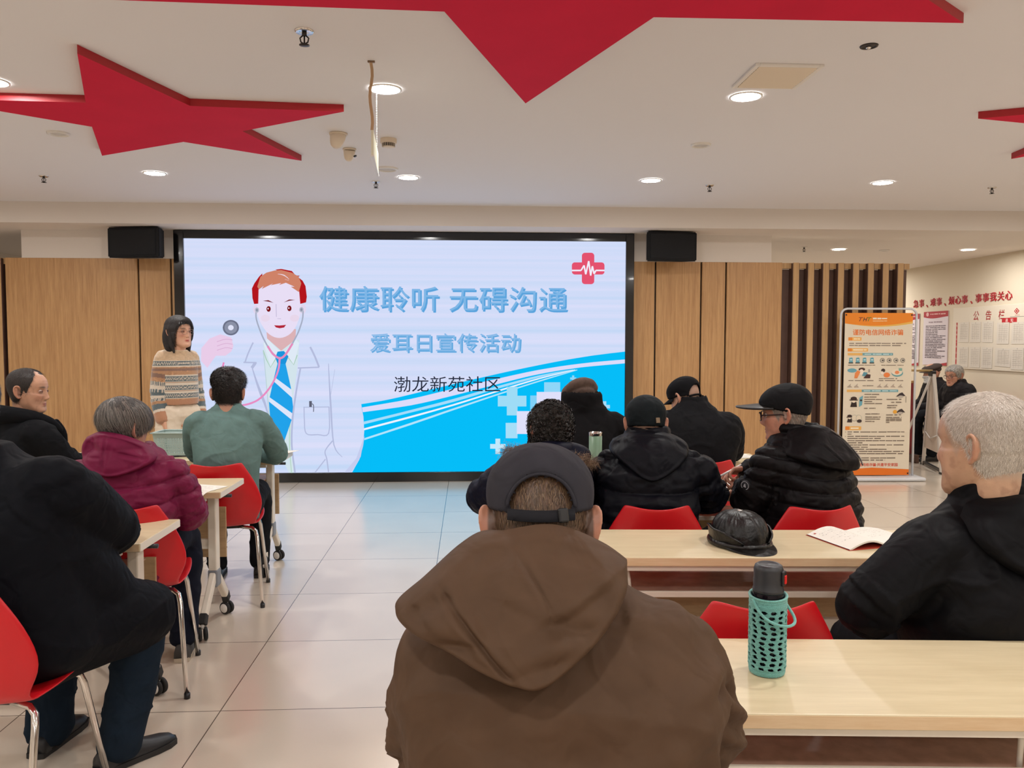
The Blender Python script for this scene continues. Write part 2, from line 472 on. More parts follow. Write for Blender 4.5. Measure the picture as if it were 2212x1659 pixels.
# two cameras
def ceiling_camera(loc, label, sc, rz):
    t = thing('ceiling_camera', label, 'security camera', loc, rz, 'ceiling cameras')
    t.scale = (sc, sc, sc)
    MB().lathe([(0.0, 0.0), (0.058, 0.0), (0.058, -0.012), (0.052, -0.014), (0, -0.014)], n=28).build('mount_base', MT['cream_plastic'], t)
    rot = Euler((R(24), 0, 0)).to_matrix()
    MB().lathe([(0.0, 0.0), (0.05, 0.0), (0.05, -0.02), (0.042, -0.06), (0.034, -0.082), (0.02, -0.097), (0, -0.1)], (0, 0, -0.008), 28, rot=rot).build('housing', MT['cream_plastic'], t)
    MB().lathe([(0.0, -0.094), (0.012, -0.092), (0.016, -0.085)], (0.012, -0.022, 0.006), 16, rot=Euler((R(-24), R(-14), 0)).to_matrix(), cap=False).build('lens_eye', MT['black_gloss'], t)
ceiling_camera((-0.835, 5.30, ZC), 'nearer and larger cream security camera beside the hanging sign', 1.0, R(160))
ceiling_camera((-0.825, 5.72, ZC), 'smaller cream security camera half hidden behind the larger one', 0.8, R(25))
# air vent
t = thing('air_vent', 'square cream louvred air vent in the ceiling', 'air vent', (1.542, 4.04, ZC))
mb = MB()
for s in (-1, 1):
    mb.box((s * 0.157, 0, -0.006), (0.022, 0.352, 0.012), bevel=0.002); mb.box((0, s * 0.166, -0.006), (0.292, 0.02, 0.012), bevel=0.002)
mb.build('frame', MT['white_plastic'], t)
MB().box((0, 0, -0.0015), (0.3, 0.32, 0.002)).build('duct_back', MT['black'], t)
for k in range(11):
    o = MB().box((0, 0, 0), (0.288, 0.025, 0.002), (R(-16), 0, 0)).build('louvre', MT['cream_plastic'], t)
    o.location = (0, -0.142 + k * 0.0284, -0.011)
# hanging sign with strap and chain
t = thing('hanging_sign', 'thin cream sign hanging edge-on from a strap and a bead chain', 'hanging sign', (-0.46, 3.94, ZC))
d = Vector((-0.03, 0.48, 0)); dn = d.normalized()
MB().box((d.x / 2, d.y / 2, -0.382), (0.012, 0.48, 0.118), (0, 0, math.atan2(-d.x, d.y)), 0.002).build('sign_plate', mat('sign_cream', rgb('#dfe0c8'), 0.5), t)
MB().box((d.x / 2, d.y / 2, -0.445), (0.016, 0.485, 0.008), (0, 0, math.atan2(-d.x, d.y)), 0.002).build('lower_rail', MT['white_plastic'], t)
mb = MB(); mb.grid([[(0.007 * s + 0.006 * math.sin(k * 0.9) - 0.004, 0.004 * math.sin(k * 1.3), -0.006 - k * 0.0317) for s in (-1, 1)] for k in range(11)])
mb.grid([[(0.007 * s + 0.006 * math.sin(k * 0.9) - 0.004, 0.002 + 0.004 * math.sin(k * 1.3), -0.006 - k * 0.0317) for s in (1, -1)] for k in range(11)])
mb.build('strap', mat('tan_strap', rgb('#b99a78'), 0.8), t)
MB().box((-0.002, 0, -0.004), (0.034, 0.014, 0.007), bevel=0.001).build('strap_anchor', mat('brown_anchor', rgb('#7c6248'), 0.6), t)
mb = MB()
for k in range(36): mb.ell((d.x, d.y - 0.02, -0.004 - k * 0.0092), 0.0034, seg=8, rings=6)
mb.build('chain', MT['chrome'], t)
TXT = [(-0.2585, 1.919, 2.571, 0.256), (-0.245, 1.4635, 1.564, 0.191), (-0.2265, 1.027, 1.113, 0.164)]
SLIDE = {
 'wave_graphic': [
  ('#06bdf8', [(-1.126,0.819),(-1.077,0.826),(-1.007,0.837),(-0.924,0.85),(-0.833,0.868),(-0.732,0.89),(-0.62,0.917),(-0.503,0.946),(-0.387,0.974),(-0.276,1.0),(-0.164,1.027),(-0.052,1.053),(0.06,1.079),(0.173,1.105),(0.285,1.13),(0.397,1.155),(0.51,1.179),(0.625,1.203),(0.743,1.227),(0.856,1.249),(0.962,1.269),(1.054,1.286),(1.138,1.3),(1.219,1.313),(1.302,1.326),(1.397,1.338),(1.498,1.351),(1.589,1.361),(1.652,1.369),(1.663,0.101),(-1.239,0.08),(-1.149,0.24),(-1.112,0.375),(-1.098,0.532),(-1.105,0.689),(-1.118,0.756)]),
  ('#dcdcfa', [(-1.118,0.783),(-1.025,0.799),(-0.892,0.821),(-0.745,0.846),(-0.611,0.871),(-0.495,0.897),(-0.384,0.924),(-0.274,0.951),(-0.164,0.978),(-0.052,1.004),(0.06,1.029),(0.173,1.054),(0.285,1.078),(0.397,1.104),(0.51,1.129),(0.623,1.153),(0.736,1.175),(0.848,1.194),(0.961,1.212),(1.075,1.228),(1.189,1.242),(1.315,1.256),(1.449,1.268),(1.569,1.278),(1.653,1.285),(1.653,1.244),(1.57,1.237),(1.449,1.227),(1.315,1.215),(1.189,1.202),(1.075,1.186),(0.961,1.17),(0.849,1.151),(0.736,1.13),(0.623,1.106),(0.51,1.079),(0.397,1.05),(0.285,1.022),(0.172,0.993),(0.06,0.964),(-0.052,0.934),(-0.164,0.906),(-0.275,0.879),(-0.384,0.852),(-0.496,0.827),(-0.611,0.804),(-0.744,0.783),(-0.889,0.763),(-1.02,0.746),(-1.111,0.734)]),
  ('#a5dcfa', [(-1.106,0.633),(-1.016,0.655),(-0.887,0.687),(-0.743,0.722),(-0.611,0.755),(-0.496,0.784),(-0.385,0.812),(-0.275,0.84),(-0.164,0.87),(-0.052,0.902),(0.06,0.935),(0.172,0.968),(0.285,1.0),(0.4,1.031),(0.516,1.062),(0.629,1.091),(0.736,1.116),(0.841,1.137),(0.945,1.155),(1.035,1.169),(1.098,1.179),(1.098,1.17),(1.035,1.157),(0.945,1.139),(0.841,1.118),(0.736,1.094),(0.629,1.067),(0.516,1.037),(0.4,1.005),(0.285,0.973),(0.172,0.94),(0.06,0.905),(-0.052,0.871),(-0.164,0.839),(-0.275,0.81),(-0.385,0.782),(-0.497,0.756),(-0.612,0.728),(-0.743,0.695),(-0.885,0.66),(-1.012,0.628),(-1.101,0.606)]),
  ('#eef4ff', [(-1.102,0.563),(-1.013,0.587),(-0.885,0.62),(-0.743,0.657),(-0.612,0.692),(-0.497,0.723),(-0.385,0.753),(-0.275,0.784),(-0.164,0.816),(-0.052,0.85),(0.06,0.885),(0.172,0.92),(0.285,0.955),(0.399,0.99),(0.514,1.025),(0.628,1.059),(0.736,1.089),(0.846,1.117),(0.956,1.142),(1.053,1.164),(1.121,1.179),(1.121,1.172),(1.053,1.156),(0.957,1.132),(0.846,1.105),(0.736,1.076),(0.628,1.044),(0.514,1.01),(0.399,0.974),(0.285,0.939),(0.172,0.904),(0.06,0.868),(-0.052,0.832),(-0.164,0.798),(-0.275,0.766),(-0.386,0.734),(-0.497,0.703),(-0.612,0.671),(-0.743,0.636),(-0.885,0.599),(-1.013,0.566),(-1.102,0.543)]),
  ('#b4e4fb', [(-1.098,0.46),(-1.01,0.489),(-0.883,0.53),(-0.742,0.577),(-0.612,0.62),(-0.498,0.658),(-0.386,0.696),(-0.276,0.734),(-0.164,0.771),(-0.052,0.808),(0.06,0.845),(0.172,0.882),(0.285,0.919),(0.399,0.955),(0.513,0.992),(0.626,1.028),(0.736,1.062),(0.85,1.096),(0.968,1.129),(1.071,1.159),(1.144,1.179),(1.144,1.17),(1.071,1.149),(0.968,1.118),(0.85,1.083),(0.736,1.048),(0.626,1.014),(0.513,0.978),(0.399,0.94),(0.285,0.903),(0.172,0.865),(0.06,0.827),(-0.052,0.789),(-0.165,0.751),(-0.276,0.713),(-0.386,0.674),(-0.498,0.636),(-0.612,0.597),(-0.743,0.554),(-0.883,0.509),(-1.01,0.468),(-1.098,0.44)]),
  ('#8fd6f8', [(0.793,1.044),(0.963,1.044),(0.963,0.93),(0.793,0.931)]),
  ('#7fd0f8', [(0.646,0.904),(0.718,0.904),(0.719,0.732),(0.646,0.732)]),
  ('#a5def8', [(0.386,0.615),(0.511,0.615),(0.511,0.451),(0.387,0.452)]),
  ('#9fdcf6', [(0.397,0.997),(0.51,0.997),(0.51,0.902),(0.605,0.902),(0.605,0.789),(0.511,0.789),(0.511,0.694),(0.398,0.695),(0.398,0.79),(0.303,0.79),(0.303,0.903),(0.398,0.902)]),
  ('#dfe0fa', [(0.714,0.942),(0.974,0.942),(0.975,0.738),(1.191,0.737),(1.193,0.493),(0.976,0.494),(0.977,0.294),(0.715,0.296),(0.715,0.496),(0.504,0.497),(0.504,0.739),(0.714,0.739)]),
  ('#c2e8fb', [(0.278,0.448),(0.328,0.448),(0.328,0.391),(0.384,0.391),(0.384,0.341),(0.328,0.341),(0.328,0.284),(0.278,0.285),(0.278,0.341),(0.222,0.342),(0.222,0.392),(0.278,0.391)]),
  ('#a5dcf8', [(1.419,0.841),(1.456,0.841),(1.456,0.802),(1.495,0.802),(1.495,0.765),(1.456,0.766),(1.456,0.727),(1.42,0.727),(1.42,0.766),(1.381,0.766),(1.38,0.802),(1.419,0.802)]),
  ('#8fd6f8', [(1.089,1.116),(1.112,1.116),(1.112,1.095),(1.133,1.095),(1.133,1.073),(1.112,1.073),(1.112,1.052),(1.09,1.052),(1.09,1.073),(1.069,1.073),(1.069,1.095),(1.089,1.095)]),
 ],
 'medical_cross_logo': [
  ('#e4526f', [(1.319,2.11),(1.318,2.1),(1.313,2.091),(1.306,2.085),(1.298,2.08),(1.288,2.078),(1.22,2.078),(1.21,2.08),(1.201,2.084),(1.194,2.091),(1.19,2.1),(1.188,2.109),(1.187,2.375),(1.188,2.384),(1.193,2.393),(1.2,2.4),(1.208,2.404),(1.218,2.406),(1.286,2.407),(1.296,2.405),(1.304,2.401),(1.311,2.394),(1.316,2.385),(1.318,2.376)]),
  ('#e4526f', [(1.427,2.211),(1.426,2.201),(1.421,2.193),(1.414,2.186),(1.406,2.181),(1.396,2.18),(1.113,2.178),(1.103,2.18),(1.095,2.184),(1.088,2.191),(1.083,2.199),(1.082,2.209),(1.081,2.274),(1.083,2.283),(1.087,2.292),(1.094,2.299),(1.103,2.304),(1.113,2.305),(1.395,2.307),(1.405,2.305),(1.414,2.301),(1.421,2.294),(1.425,2.285),(1.427,2.276)]),
  ('#f2eefc', [(1.082,2.212),(1.179,2.213),(1.178,2.229),(1.081,2.228)]),
  ('#f2eefc', [(1.185,2.217),(1.217,2.271),(1.203,2.278),(1.172,2.225)]),
  ('#f2eefc', [(1.202,2.273),(1.221,2.179),(1.236,2.182),(1.218,2.276)]),
  ('#f2eefc', [(1.236,2.179),(1.267,2.318),(1.251,2.321),(1.221,2.183)]),
  ('#f2eefc', [(1.251,2.318),(1.273,2.167),(1.288,2.169),(1.267,2.321)]),
  ('#f2eefc', [(1.288,2.166),(1.306,2.265),(1.29,2.267),(1.273,2.169)]),
  ('#f2eefc', [(1.29,2.264),(1.309,2.184),(1.324,2.188),(1.306,2.268)]),
  ('#f2eefc', [(1.324,2.182),(1.342,2.218),(1.327,2.225),(1.309,2.189)]),
  ('#f2eefc', [(1.334,2.214),(1.427,2.214),(1.427,2.23),(1.334,2.23)]),
 ],
 'doctor_illustration': [
  ('#d3e4ec', [(-2.127,1.463),(-1.757,1.492),(-1.779,1.214),(-1.842,0.796),(-1.859,0.375),(-1.824,0.096),(-1.879,0.096),(-1.986,0.32),(-2.077,0.685),(-2.108,1.214)]),
  ('#dcb2b6', [(-2.091,1.567),(-1.79,1.602),(-1.796,1.492),(-1.944,1.375),(-2.086,1.502)]),
  ('#dfeaf6', [(-2.123,1.45),(-2.086,1.502),(-1.955,1.367),(-2.049,1.2)]),
  ('#dfeaf6', [(-1.758,1.457),(-1.796,1.494),(-1.903,1.367),(-1.816,1.228)]),
  ('#e2d6ee', [(-2.159,1.802),(-2.16,1.79),(-2.164,1.778),(-2.169,1.768),(-2.176,1.761),(-2.184,1.756),(-2.192,1.755),(-2.201,1.756),(-2.208,1.761),(-2.215,1.768),(-2.22,1.778),(-2.223,1.789),(-2.224,1.801),(-2.223,1.814),(-2.219,1.825),(-2.214,1.835),(-2.207,1.842),(-2.199,1.847),(-2.191,1.848),(-2.182,1.847),(-2.175,1.842),(-2.168,1.835),(-2.163,1.825),(-2.16,1.814)]),
  ('#e2d6ee', [(-1.684,1.807),(-1.685,1.794),(-1.688,1.782),(-1.694,1.772),(-1.7,1.764),(-1.708,1.759),(-1.717,1.757),(-1.725,1.759),(-1.733,1.764),(-1.74,1.772),(-1.745,1.782),(-1.748,1.794),(-1.749,1.807),(-1.748,1.82),(-1.745,1.832),(-1.739,1.842),(-1.732,1.85),(-1.724,1.855),(-1.716,1.857),(-1.707,1.855),(-1.699,1.85),(-1.693,1.842),(-1.688,1.832),(-1.684,1.82)]),
  ('#e8def5', [(-2.173,2.001),(-2.135,2.019),(-2.081,2.045),(-2.02,2.07),(-1.961,2.084),(-1.902,2.086),(-1.84,2.081),(-1.783,2.067),(-1.743,2.044),(-1.727,2.007),(-1.726,1.956),(-1.733,1.905),(-1.736,1.865),(-1.734,1.842),(-1.731,1.828),(-1.73,1.816),(-1.733,1.796),(-1.74,1.766),(-1.75,1.729),(-1.762,1.692),(-1.776,1.658),(-1.79,1.628),(-1.807,1.6),(-1.825,1.575),(-1.846,1.554),(-1.87,1.536),(-1.898,1.522),(-1.927,1.512),(-1.956,1.508),(-1.984,1.51),(-2.012,1.517),(-2.039,1.53),(-2.064,1.547),(-2.088,1.569),(-2.109,1.597),(-2.128,1.628),(-2.145,1.657),(-2.158,1.684),(-2.168,1.71),(-2.176,1.738),(-2.181,1.767),(-2.183,1.801),(-2.182,1.837),(-2.179,1.873),(-2.178,1.905),(-2.177,1.934),(-2.175,1.962),(-2.174,1.985),(-2.173,2.001)]),
  ('#e8d8ec', [(-2.054,1.712),(-2.056,1.703),(-2.06,1.694),(-2.068,1.687),(-2.078,1.681),(-2.089,1.678),(-2.101,1.676),(-2.113,1.678),(-2.124,1.681),(-2.133,1.687),(-2.141,1.694),(-2.145,1.703),(-2.147,1.712),(-2.145,1.721),(-2.14,1.73),(-2.133,1.737),(-2.123,1.743),(-2.112,1.747),(-2.1,1.748),(-2.088,1.747),(-2.077,1.743),(-2.067,1.738),(-2.06,1.73),(-2.055,1.722)]),
  ('#e8d7eb', [(-1.756,1.713),(-1.758,1.704),(-1.762,1.695),(-1.77,1.688),(-1.78,1.682),(-1.791,1.678),(-1.803,1.677),(-1.815,1.678),(-1.826,1.682),(-1.836,1.687),(-1.843,1.695),(-1.848,1.704),(-1.849,1.713),(-1.847,1.722),(-1.842,1.731),(-1.835,1.738),(-1.825,1.744),(-1.814,1.748),(-1.802,1.749),(-1.79,1.748),(-1.779,1.744),(-1.769,1.738),(-1.762,1.731),(-1.757,1.722)]),
  ('#b3151d', [(-2.232,2.017),(-2.206,2.07),(-2.158,2.138),(-2.123,2.173),(-2.136,2.056),(-2.164,2.008),(-2.17,1.861),(-2.212,1.858),(-2.228,1.918)]),
  ('#b3151d', [(-1.993,2.211),(-1.932,2.219),(-1.823,2.198),(-1.786,2.154),(-1.739,2.149),(-1.763,2.138),(-1.715,2.099),(-1.686,2.045),(-1.674,1.934),(-1.683,1.876),(-1.742,1.86),(-1.751,1.989),(-1.851,2.154)]),
  ('#cf8268', [(-2.177,2.035),(-2.144,2.138),(-2.082,2.18),(-2.0,2.202),(-1.932,2.208),(-1.824,2.181),(-1.756,2.143),(-1.729,2.072),(-1.755,1.982),(-1.836,2.037),(-1.798,2.037),(-1.886,2.077),(-1.955,2.054),(-1.934,2.074),(-2.041,2.051),(-2.016,2.07),(-2.132,2.012),(-2.112,2.043),(-2.16,2.008)]),
  ('#ecdff0', [(-1.967,2.165),(-1.955,2.163),(-1.939,2.16),(-1.921,2.155),(-1.905,2.149),(-1.89,2.141),(-1.875,2.13),(-1.862,2.119),(-1.853,2.111),(-1.851,2.114),(-1.859,2.122),(-1.871,2.135),(-1.886,2.147),(-1.901,2.158),(-1.919,2.163),(-1.938,2.166),(-1.955,2.167),(-1.967,2.168)]),
  ('#ecdff0', [(-1.896,2.111),(-1.855,2.1),(-1.854,2.102),(-1.895,2.113)]),
  ('#7a2226', [(-2.123,1.891),(-2.066,1.898),(-2.013,1.87),(-2.066,1.882)]),
  ('#7a2226', [(-1.91,1.875),(-1.855,1.905),(-1.792,1.901),(-1.855,1.891)]),
  ('#7a1518', [(-2.043,1.808),(-2.044,1.8),(-2.046,1.793),(-2.05,1.787),(-2.054,1.782),(-2.059,1.779),(-2.065,1.778),(-2.071,1.779),(-2.076,1.782),(-2.08,1.787),(-2.084,1.793),(-2.086,1.8),(-2.087,1.807),(-2.086,1.815),(-2.083,1.822),(-2.08,1.828),(-2.075,1.832),(-2.07,1.835),(-2.064,1.836),(-2.059,1.835),(-2.053,1.833),(-2.049,1.828),(-2.046,1.822),(-2.044,1.815)]),
  ('#f0e8f8', [(-2.063,1.81),(-2.064,1.808),(-2.064,1.806),(-2.065,1.804),(-2.067,1.803),(-2.068,1.802),(-2.07,1.802),(-2.072,1.802),(-2.074,1.803),(-2.075,1.804),(-2.076,1.806),(-2.077,1.808),(-2.077,1.81),(-2.077,1.812),(-2.076,1.814),(-2.075,1.816),(-2.073,1.817),(-2.072,1.818),(-2.07,1.818),(-2.068,1.818),(-2.067,1.817),(-2.065,1.816),(-2.064,1.814),(-2.064,1.812)]),
  ('#7a1518', [(-1.831,1.814),(-1.832,1.806),(-1.834,1.799),(-1.838,1.793),(-1.842,1.789),(-1.848,1.786),(-1.853,1.785),(-1.859,1.786),(-1.864,1.788),(-1.869,1.793),(-1.872,1.799),(-1.874,1.806),(-1.875,1.814),(-1.874,1.821),(-1.872,1.828),(-1.868,1.834),(-1.864,1.839),(-1.858,1.842),(-1.853,1.843),(-1.847,1.842),(-1.842,1.839),(-1.837,1.834),(-1.834,1.828),(-1.832,1.821)]),
  ('#f0e8f8', [(-1.852,1.816),(-1.852,1.814),(-1.853,1.812),(-1.854,1.811),(-1.855,1.809),(-1.857,1.808),(-1.859,1.808),(-1.86,1.808),(-1.862,1.809),(-1.863,1.811),(-1.864,1.812),(-1.865,1.814),(-1.865,1.816),(-1.865,1.818),(-1.864,1.82),(-1.863,1.822),(-1.862,1.824),(-1.86,1.824),(-1.858,1.825),(-1.857,1.824),(-1.855,1.824),(-1.854,1.822),(-1.853,1.821),(-1.852,1.819)]),
  ('#c4bbd8', [(-1.991,1.857),(-1.99,1.726),(-1.983,1.726),(-1.984,1.857)]),
  ('#c4bbd8', [(-1.978,1.706),(-1.939,1.704),(-1.939,1.71),(-1.977,1.711)]),
  ('#b3283a', [(-2.011,1.639),(-1.954,1.637),(-1.888,1.644),(-1.91,1.616),(-1.954,1.608),(-1.992,1.617)]),
  ('#b4bcdc', [(-2.234,1.464),(-2.243,1.444),(-2.257,1.416),(-2.271,1.385),(-2.284,1.356),(-2.296,1.327),(-2.306,1.299),(-2.315,1.273),(-2.322,1.255),(-2.308,1.25),(-2.301,1.268),(-2.292,1.294),(-2.282,1.322),(-2.271,1.35),(-2.258,1.378),(-2.243,1.41),(-2.23,1.438),(-2.22,1.457)]),
  ('#b4bcdc', [(-2.329,1.249),(-2.195,1.246),(-2.194,1.26),(-2.328,1.263)]),
  ('#b4bcdc', [(-2.218,1.262),(-2.257,1.206),(-2.232,1.189),(-2.193,1.244)]),
  ('#b4bcdc', [(-2.245,1.196),(-2.236,1.161),(-2.223,1.11),(-2.208,1.054),(-2.193,1.002),(-2.178,0.954),(-2.162,0.907),(-2.144,0.863),(-2.127,0.821),(-2.113,0.777),(-2.099,0.734),(-2.088,0.696),(-2.079,0.669),(-2.07,0.672),(-2.076,0.699),(-2.084,0.738),(-2.094,0.783),(-2.105,0.828),(-2.119,0.872),(-2.134,0.918),(-2.153,0.964),(-2.171,1.01),(-2.189,1.06),(-2.208,1.115),(-2.224,1.165),(-2.236,1.199)]),
  ('#b4bcdc', [(-1.653,1.411),(-1.645,1.395),(-1.634,1.373),(-1.622,1.347),(-1.61,1.321),(-1.598,1.291),(-1.585,1.257),(-1.573,1.225),(-1.565,1.203),(-1.547,1.21),(-1.555,1.232),(-1.567,1.264),(-1.58,1.298),(-1.593,1.329),(-1.605,1.356),(-1.617,1.382),(-1.628,1.404),(-1.636,1.42)]),
  ('#b4bcdc', [(-1.773,1.19),(-1.553,1.198),(-1.554,1.212),(-1.774,1.204)]),
  ('#b4bcdc', [(-1.756,1.195),(-1.764,1.154),(-1.776,1.097),(-1.789,1.031),(-1.801,0.964),(-1.812,0.898),(-1.823,0.828),(-1.833,0.756),(-1.841,0.684),(-1.848,0.615),(-1.853,0.545),(-1.856,0.475),(-1.856,0.403),(-1.851,0.321),(-1.842,0.232),(-1.832,0.152),(-1.826,0.096),(-1.808,0.099),(-1.814,0.154),(-1.824,0.234),(-1.833,0.322),(-1.838,0.404),(-1.838,0.475),(-1.835,0.545),(-1.83,0.613),(-1.824,0.683),(-1.815,0.754),(-1.805,0.825),(-1.794,0.895),(-1.783,0.962),(-1.771,1.028),(-1.758,1.094),(-1.747,1.151),(-1.739,1.191)]),
  ('#b4bcdc', [(-1.461,1.244),(-1.461,1.216),(-1.461,1.176),(-1.46,1.128),(-1.459,1.074),(-1.457,1.014),(-1.455,0.948),(-1.453,0.875),(-1.449,0.794),(-1.444,0.696),(-1.438,0.584),(-1.43,0.477),(-1.418,0.392),(-1.397,0.336),(-1.37,0.3),(-1.345,0.278),(-1.328,0.261),(-1.324,0.265),(-1.34,0.283),(-1.363,0.306),(-1.387,0.341),(-1.406,0.395),(-1.416,0.478),(-1.422,0.585),(-1.426,0.697),(-1.43,0.795),(-1.435,0.876),(-1.439,0.949),(-1.443,1.015),(-1.447,1.074),(-1.449,1.129),(-1.452,1.177),(-1.453,1.216),(-1.455,1.244)]),
  ('#b4bcdc', [(-1.396,1.183),(-1.44,0.921),(-1.436,0.92),(-1.392,1.183)]),
  ('#b4bcdc', [(-1.43,0.44),(-1.446,0.421),(-1.47,0.393),(-1.493,0.361),(-1.508,0.333),(-1.511,0.309),(-1.507,0.288),(-1.499,0.269),(-1.493,0.245),(-1.489,0.211),(-1.484,0.171),(-1.48,0.133),(-1.477,0.107),(-1.464,0.108),(-1.467,0.134),(-1.471,0.172),(-1.476,0.213),(-1.481,0.247),(-1.487,0.272),(-1.495,0.292),(-1.499,0.31),(-1.497,0.329),(-1.483,0.355),(-1.46,0.385),(-1.436,0.412),(-1.42,0.432)]),
  ('#b4bcdc', [(-1.505,0.247),(-1.615,0.106),(-1.606,0.099),(-1.496,0.24)]),
  ('#c5cdee', [(-1.108,0.386),(-1.094,0.487),(-1.135,0.267),(-1.235,0.103),(-1.306,0.101),(-1.171,0.262)]),
  ('#a9cdb8', [(-2.129,1.379),(-2.1,1.288),(-2.053,1.198),(-1.993,1.292),(-2.001,1.297),(-2.053,1.208),(-2.091,1.292),(-2.12,1.382)]),
  ('#a9cdb8', [(-1.873,1.301),(-1.814,1.226),(-1.773,1.33),(-1.782,1.334),(-1.817,1.235),(-1.866,1.307)]),
  ('#bcd2d8', [(-2.129,1.366),(-2.125,1.332),(-2.121,1.284),(-2.115,1.222),(-2.109,1.144),(-2.101,1.035),(-2.092,0.901),(-2.084,0.773),(-2.079,0.684),(-2.07,0.685),(-2.076,0.773),(-2.084,0.901),(-2.093,1.036),(-2.101,1.145),(-2.107,1.222),(-2.112,1.285),(-2.117,1.333),(-2.12,1.367)]),
  ('#b9d8c8', [(-1.866,0.642),(-1.868,0.594),(-1.871,0.526),(-1.874,0.449),(-1.874,0.375),(-1.871,0.3),(-1.866,0.219),(-1.861,0.147),(-1.857,0.097),(-1.846,0.098),(-1.85,0.148),(-1.855,0.22),(-1.86,0.3),(-1.863,0.375),(-1.862,0.449),(-1.86,0.526),(-1.857,0.594),(-1.855,0.641)]),
  ('#22a2ea', [(-1.98,1.244),(-1.898,1.244),(-1.846,0.991),(-1.827,0.795),(-1.844,0.656),(-1.951,0.352),(-1.986,0.352),(-2.058,0.587),(-2.075,0.852),(-2.024,1.075)]),
  ('#1b94dc', [(-1.978,1.367),(-1.914,1.374),(-1.867,1.318),(-1.898,1.239),(-1.98,1.244),(-2.002,1.304)]),
  ('#dfe6fa', [(-2.003,1.096),(-1.842,0.974),(-1.833,0.886),(-2.02,1.058)]),
  ('#dfe6fa', [(-2.066,0.894),(-1.836,0.726),(-1.845,0.66),(-2.073,0.849)]),
  ('#a6aec4', [(-2.196,1.788),(-2.197,1.774),(-2.199,1.753),(-2.199,1.727),(-2.195,1.697),(-2.185,1.659),(-2.171,1.615),(-2.155,1.57),(-2.14,1.53),(-2.124,1.494),(-2.106,1.46),(-2.091,1.431),(-2.08,1.411),(-2.067,1.419),(-2.078,1.439),(-2.093,1.467),(-2.11,1.501),(-2.126,1.536),(-2.141,1.575),(-2.157,1.62),(-2.171,1.663),(-2.18,1.7),(-2.184,1.729),(-2.184,1.753),(-2.183,1.773),(-2.181,1.787)]),
  ('#a6aec4', [(-1.719,1.789),(-1.719,1.774),(-1.72,1.753),(-1.722,1.728),(-1.726,1.701),(-1.734,1.671),(-1.745,1.638),(-1.757,1.603),(-1.77,1.571),(-1.786,1.537),(-1.804,1.503),(-1.821,1.472),(-1.833,1.451),(-1.82,1.443),(-1.808,1.465),(-1.791,1.496),(-1.773,1.531),(-1.756,1.565),(-1.743,1.598),(-1.731,1.633),(-1.72,1.667),(-1.712,1.698),(-1.707,1.726),(-1.705,1.752),(-1.704,1.774),(-1.704,1.789)]),
  ('#b6bccd', [(-2.159,1.795),(-2.16,1.788),(-2.162,1.781),(-2.166,1.775),(-2.17,1.771),(-2.175,1.768),(-2.181,1.767),(-2.187,1.768),(-2.192,1.771),(-2.196,1.775),(-2.2,1.781),(-2.202,1.787),(-2.202,1.795),(-2.202,1.802),(-2.199,1.808),(-2.196,1.814),(-2.191,1.818),(-2.186,1.821),(-2.18,1.822),(-2.175,1.821),(-2.169,1.819),(-2.165,1.814),(-2.162,1.809),(-2.16,1.802)]),
  ('#8c93a8', [(-2.17,1.795),(-2.17,1.791),(-2.171,1.787),(-2.173,1.784),(-2.175,1.782),(-2.178,1.78),(-2.181,1.78),(-2.184,1.78),(-2.186,1.782),(-2.189,1.784),(-2.19,1.787),(-2.191,1.791),(-2.192,1.795),(-2.191,1.799),(-2.19,1.802),(-2.188,1.805),(-2.186,1.808),(-2.183,1.809),(-2.18,1.81),(-2.178,1.809),(-2.175,1.808),(-2.173,1.805),(-2.171,1.802),(-2.17,1.799)]),
  ('#b6bccd', [(-1.706,1.8),(-1.706,1.793),(-1.709,1.786),(-1.712,1.781),(-1.717,1.776),(-1.722,1.774),(-1.728,1.773),(-1.733,1.774),(-1.739,1.776),(-1.743,1.781),(-1.747,1.786),(-1.749,1.793),(-1.749,1.8),(-1.748,1.807),(-1.746,1.814),(-1.743,1.82),(-1.738,1.824),(-1.733,1.827),(-1.727,1.828),(-1.721,1.827),(-1.716,1.824),(-1.712,1.82),(-1.708,1.814),(-1.706,1.807)]),
  ('#8c93a8', [(-1.716,1.8),(-1.717,1.796),(-1.718,1.793),(-1.72,1.79),(-1.722,1.787),(-1.725,1.786),(-1.728,1.785),(-1.73,1.786),(-1.733,1.787),(-1.735,1.789),(-1.737,1.793),(-1.738,1.796),(-1.738,1.8),(-1.738,1.804),(-1.737,1.808),(-1.735,1.811),(-1.733,1.813),(-1.73,1.815),(-1.727,1.815),(-1.724,1.815),(-1.722,1.813),(-1.72,1.811),(-1.718,1.808),(-1.717,1.804)]),
  ('#e58cbc', [(-2.087,1.419),(-2.078,1.404),(-2.065,1.382),(-2.05,1.359),(-2.035,1.338),(-2.018,1.322),(-1.999,1.307),(-1.98,1.295),(-1.96,1.289),(-1.942,1.29),(-1.925,1.296),(-1.909,1.308),(-1.892,1.325),(-1.872,1.352),(-1.849,1.387),(-1.829,1.421),(-1.814,1.444),(-1.833,1.456),(-1.847,1.432),(-1.868,1.399),(-1.89,1.364),(-1.909,1.339),(-1.923,1.324),(-1.935,1.315),(-1.946,1.311),(-1.957,1.311),(-1.971,1.315),(-1.987,1.325),(-2.003,1.339),(-2.018,1.353),(-2.033,1.372),(-2.047,1.394),(-2.059,1.416),(-2.068,1.431)]),
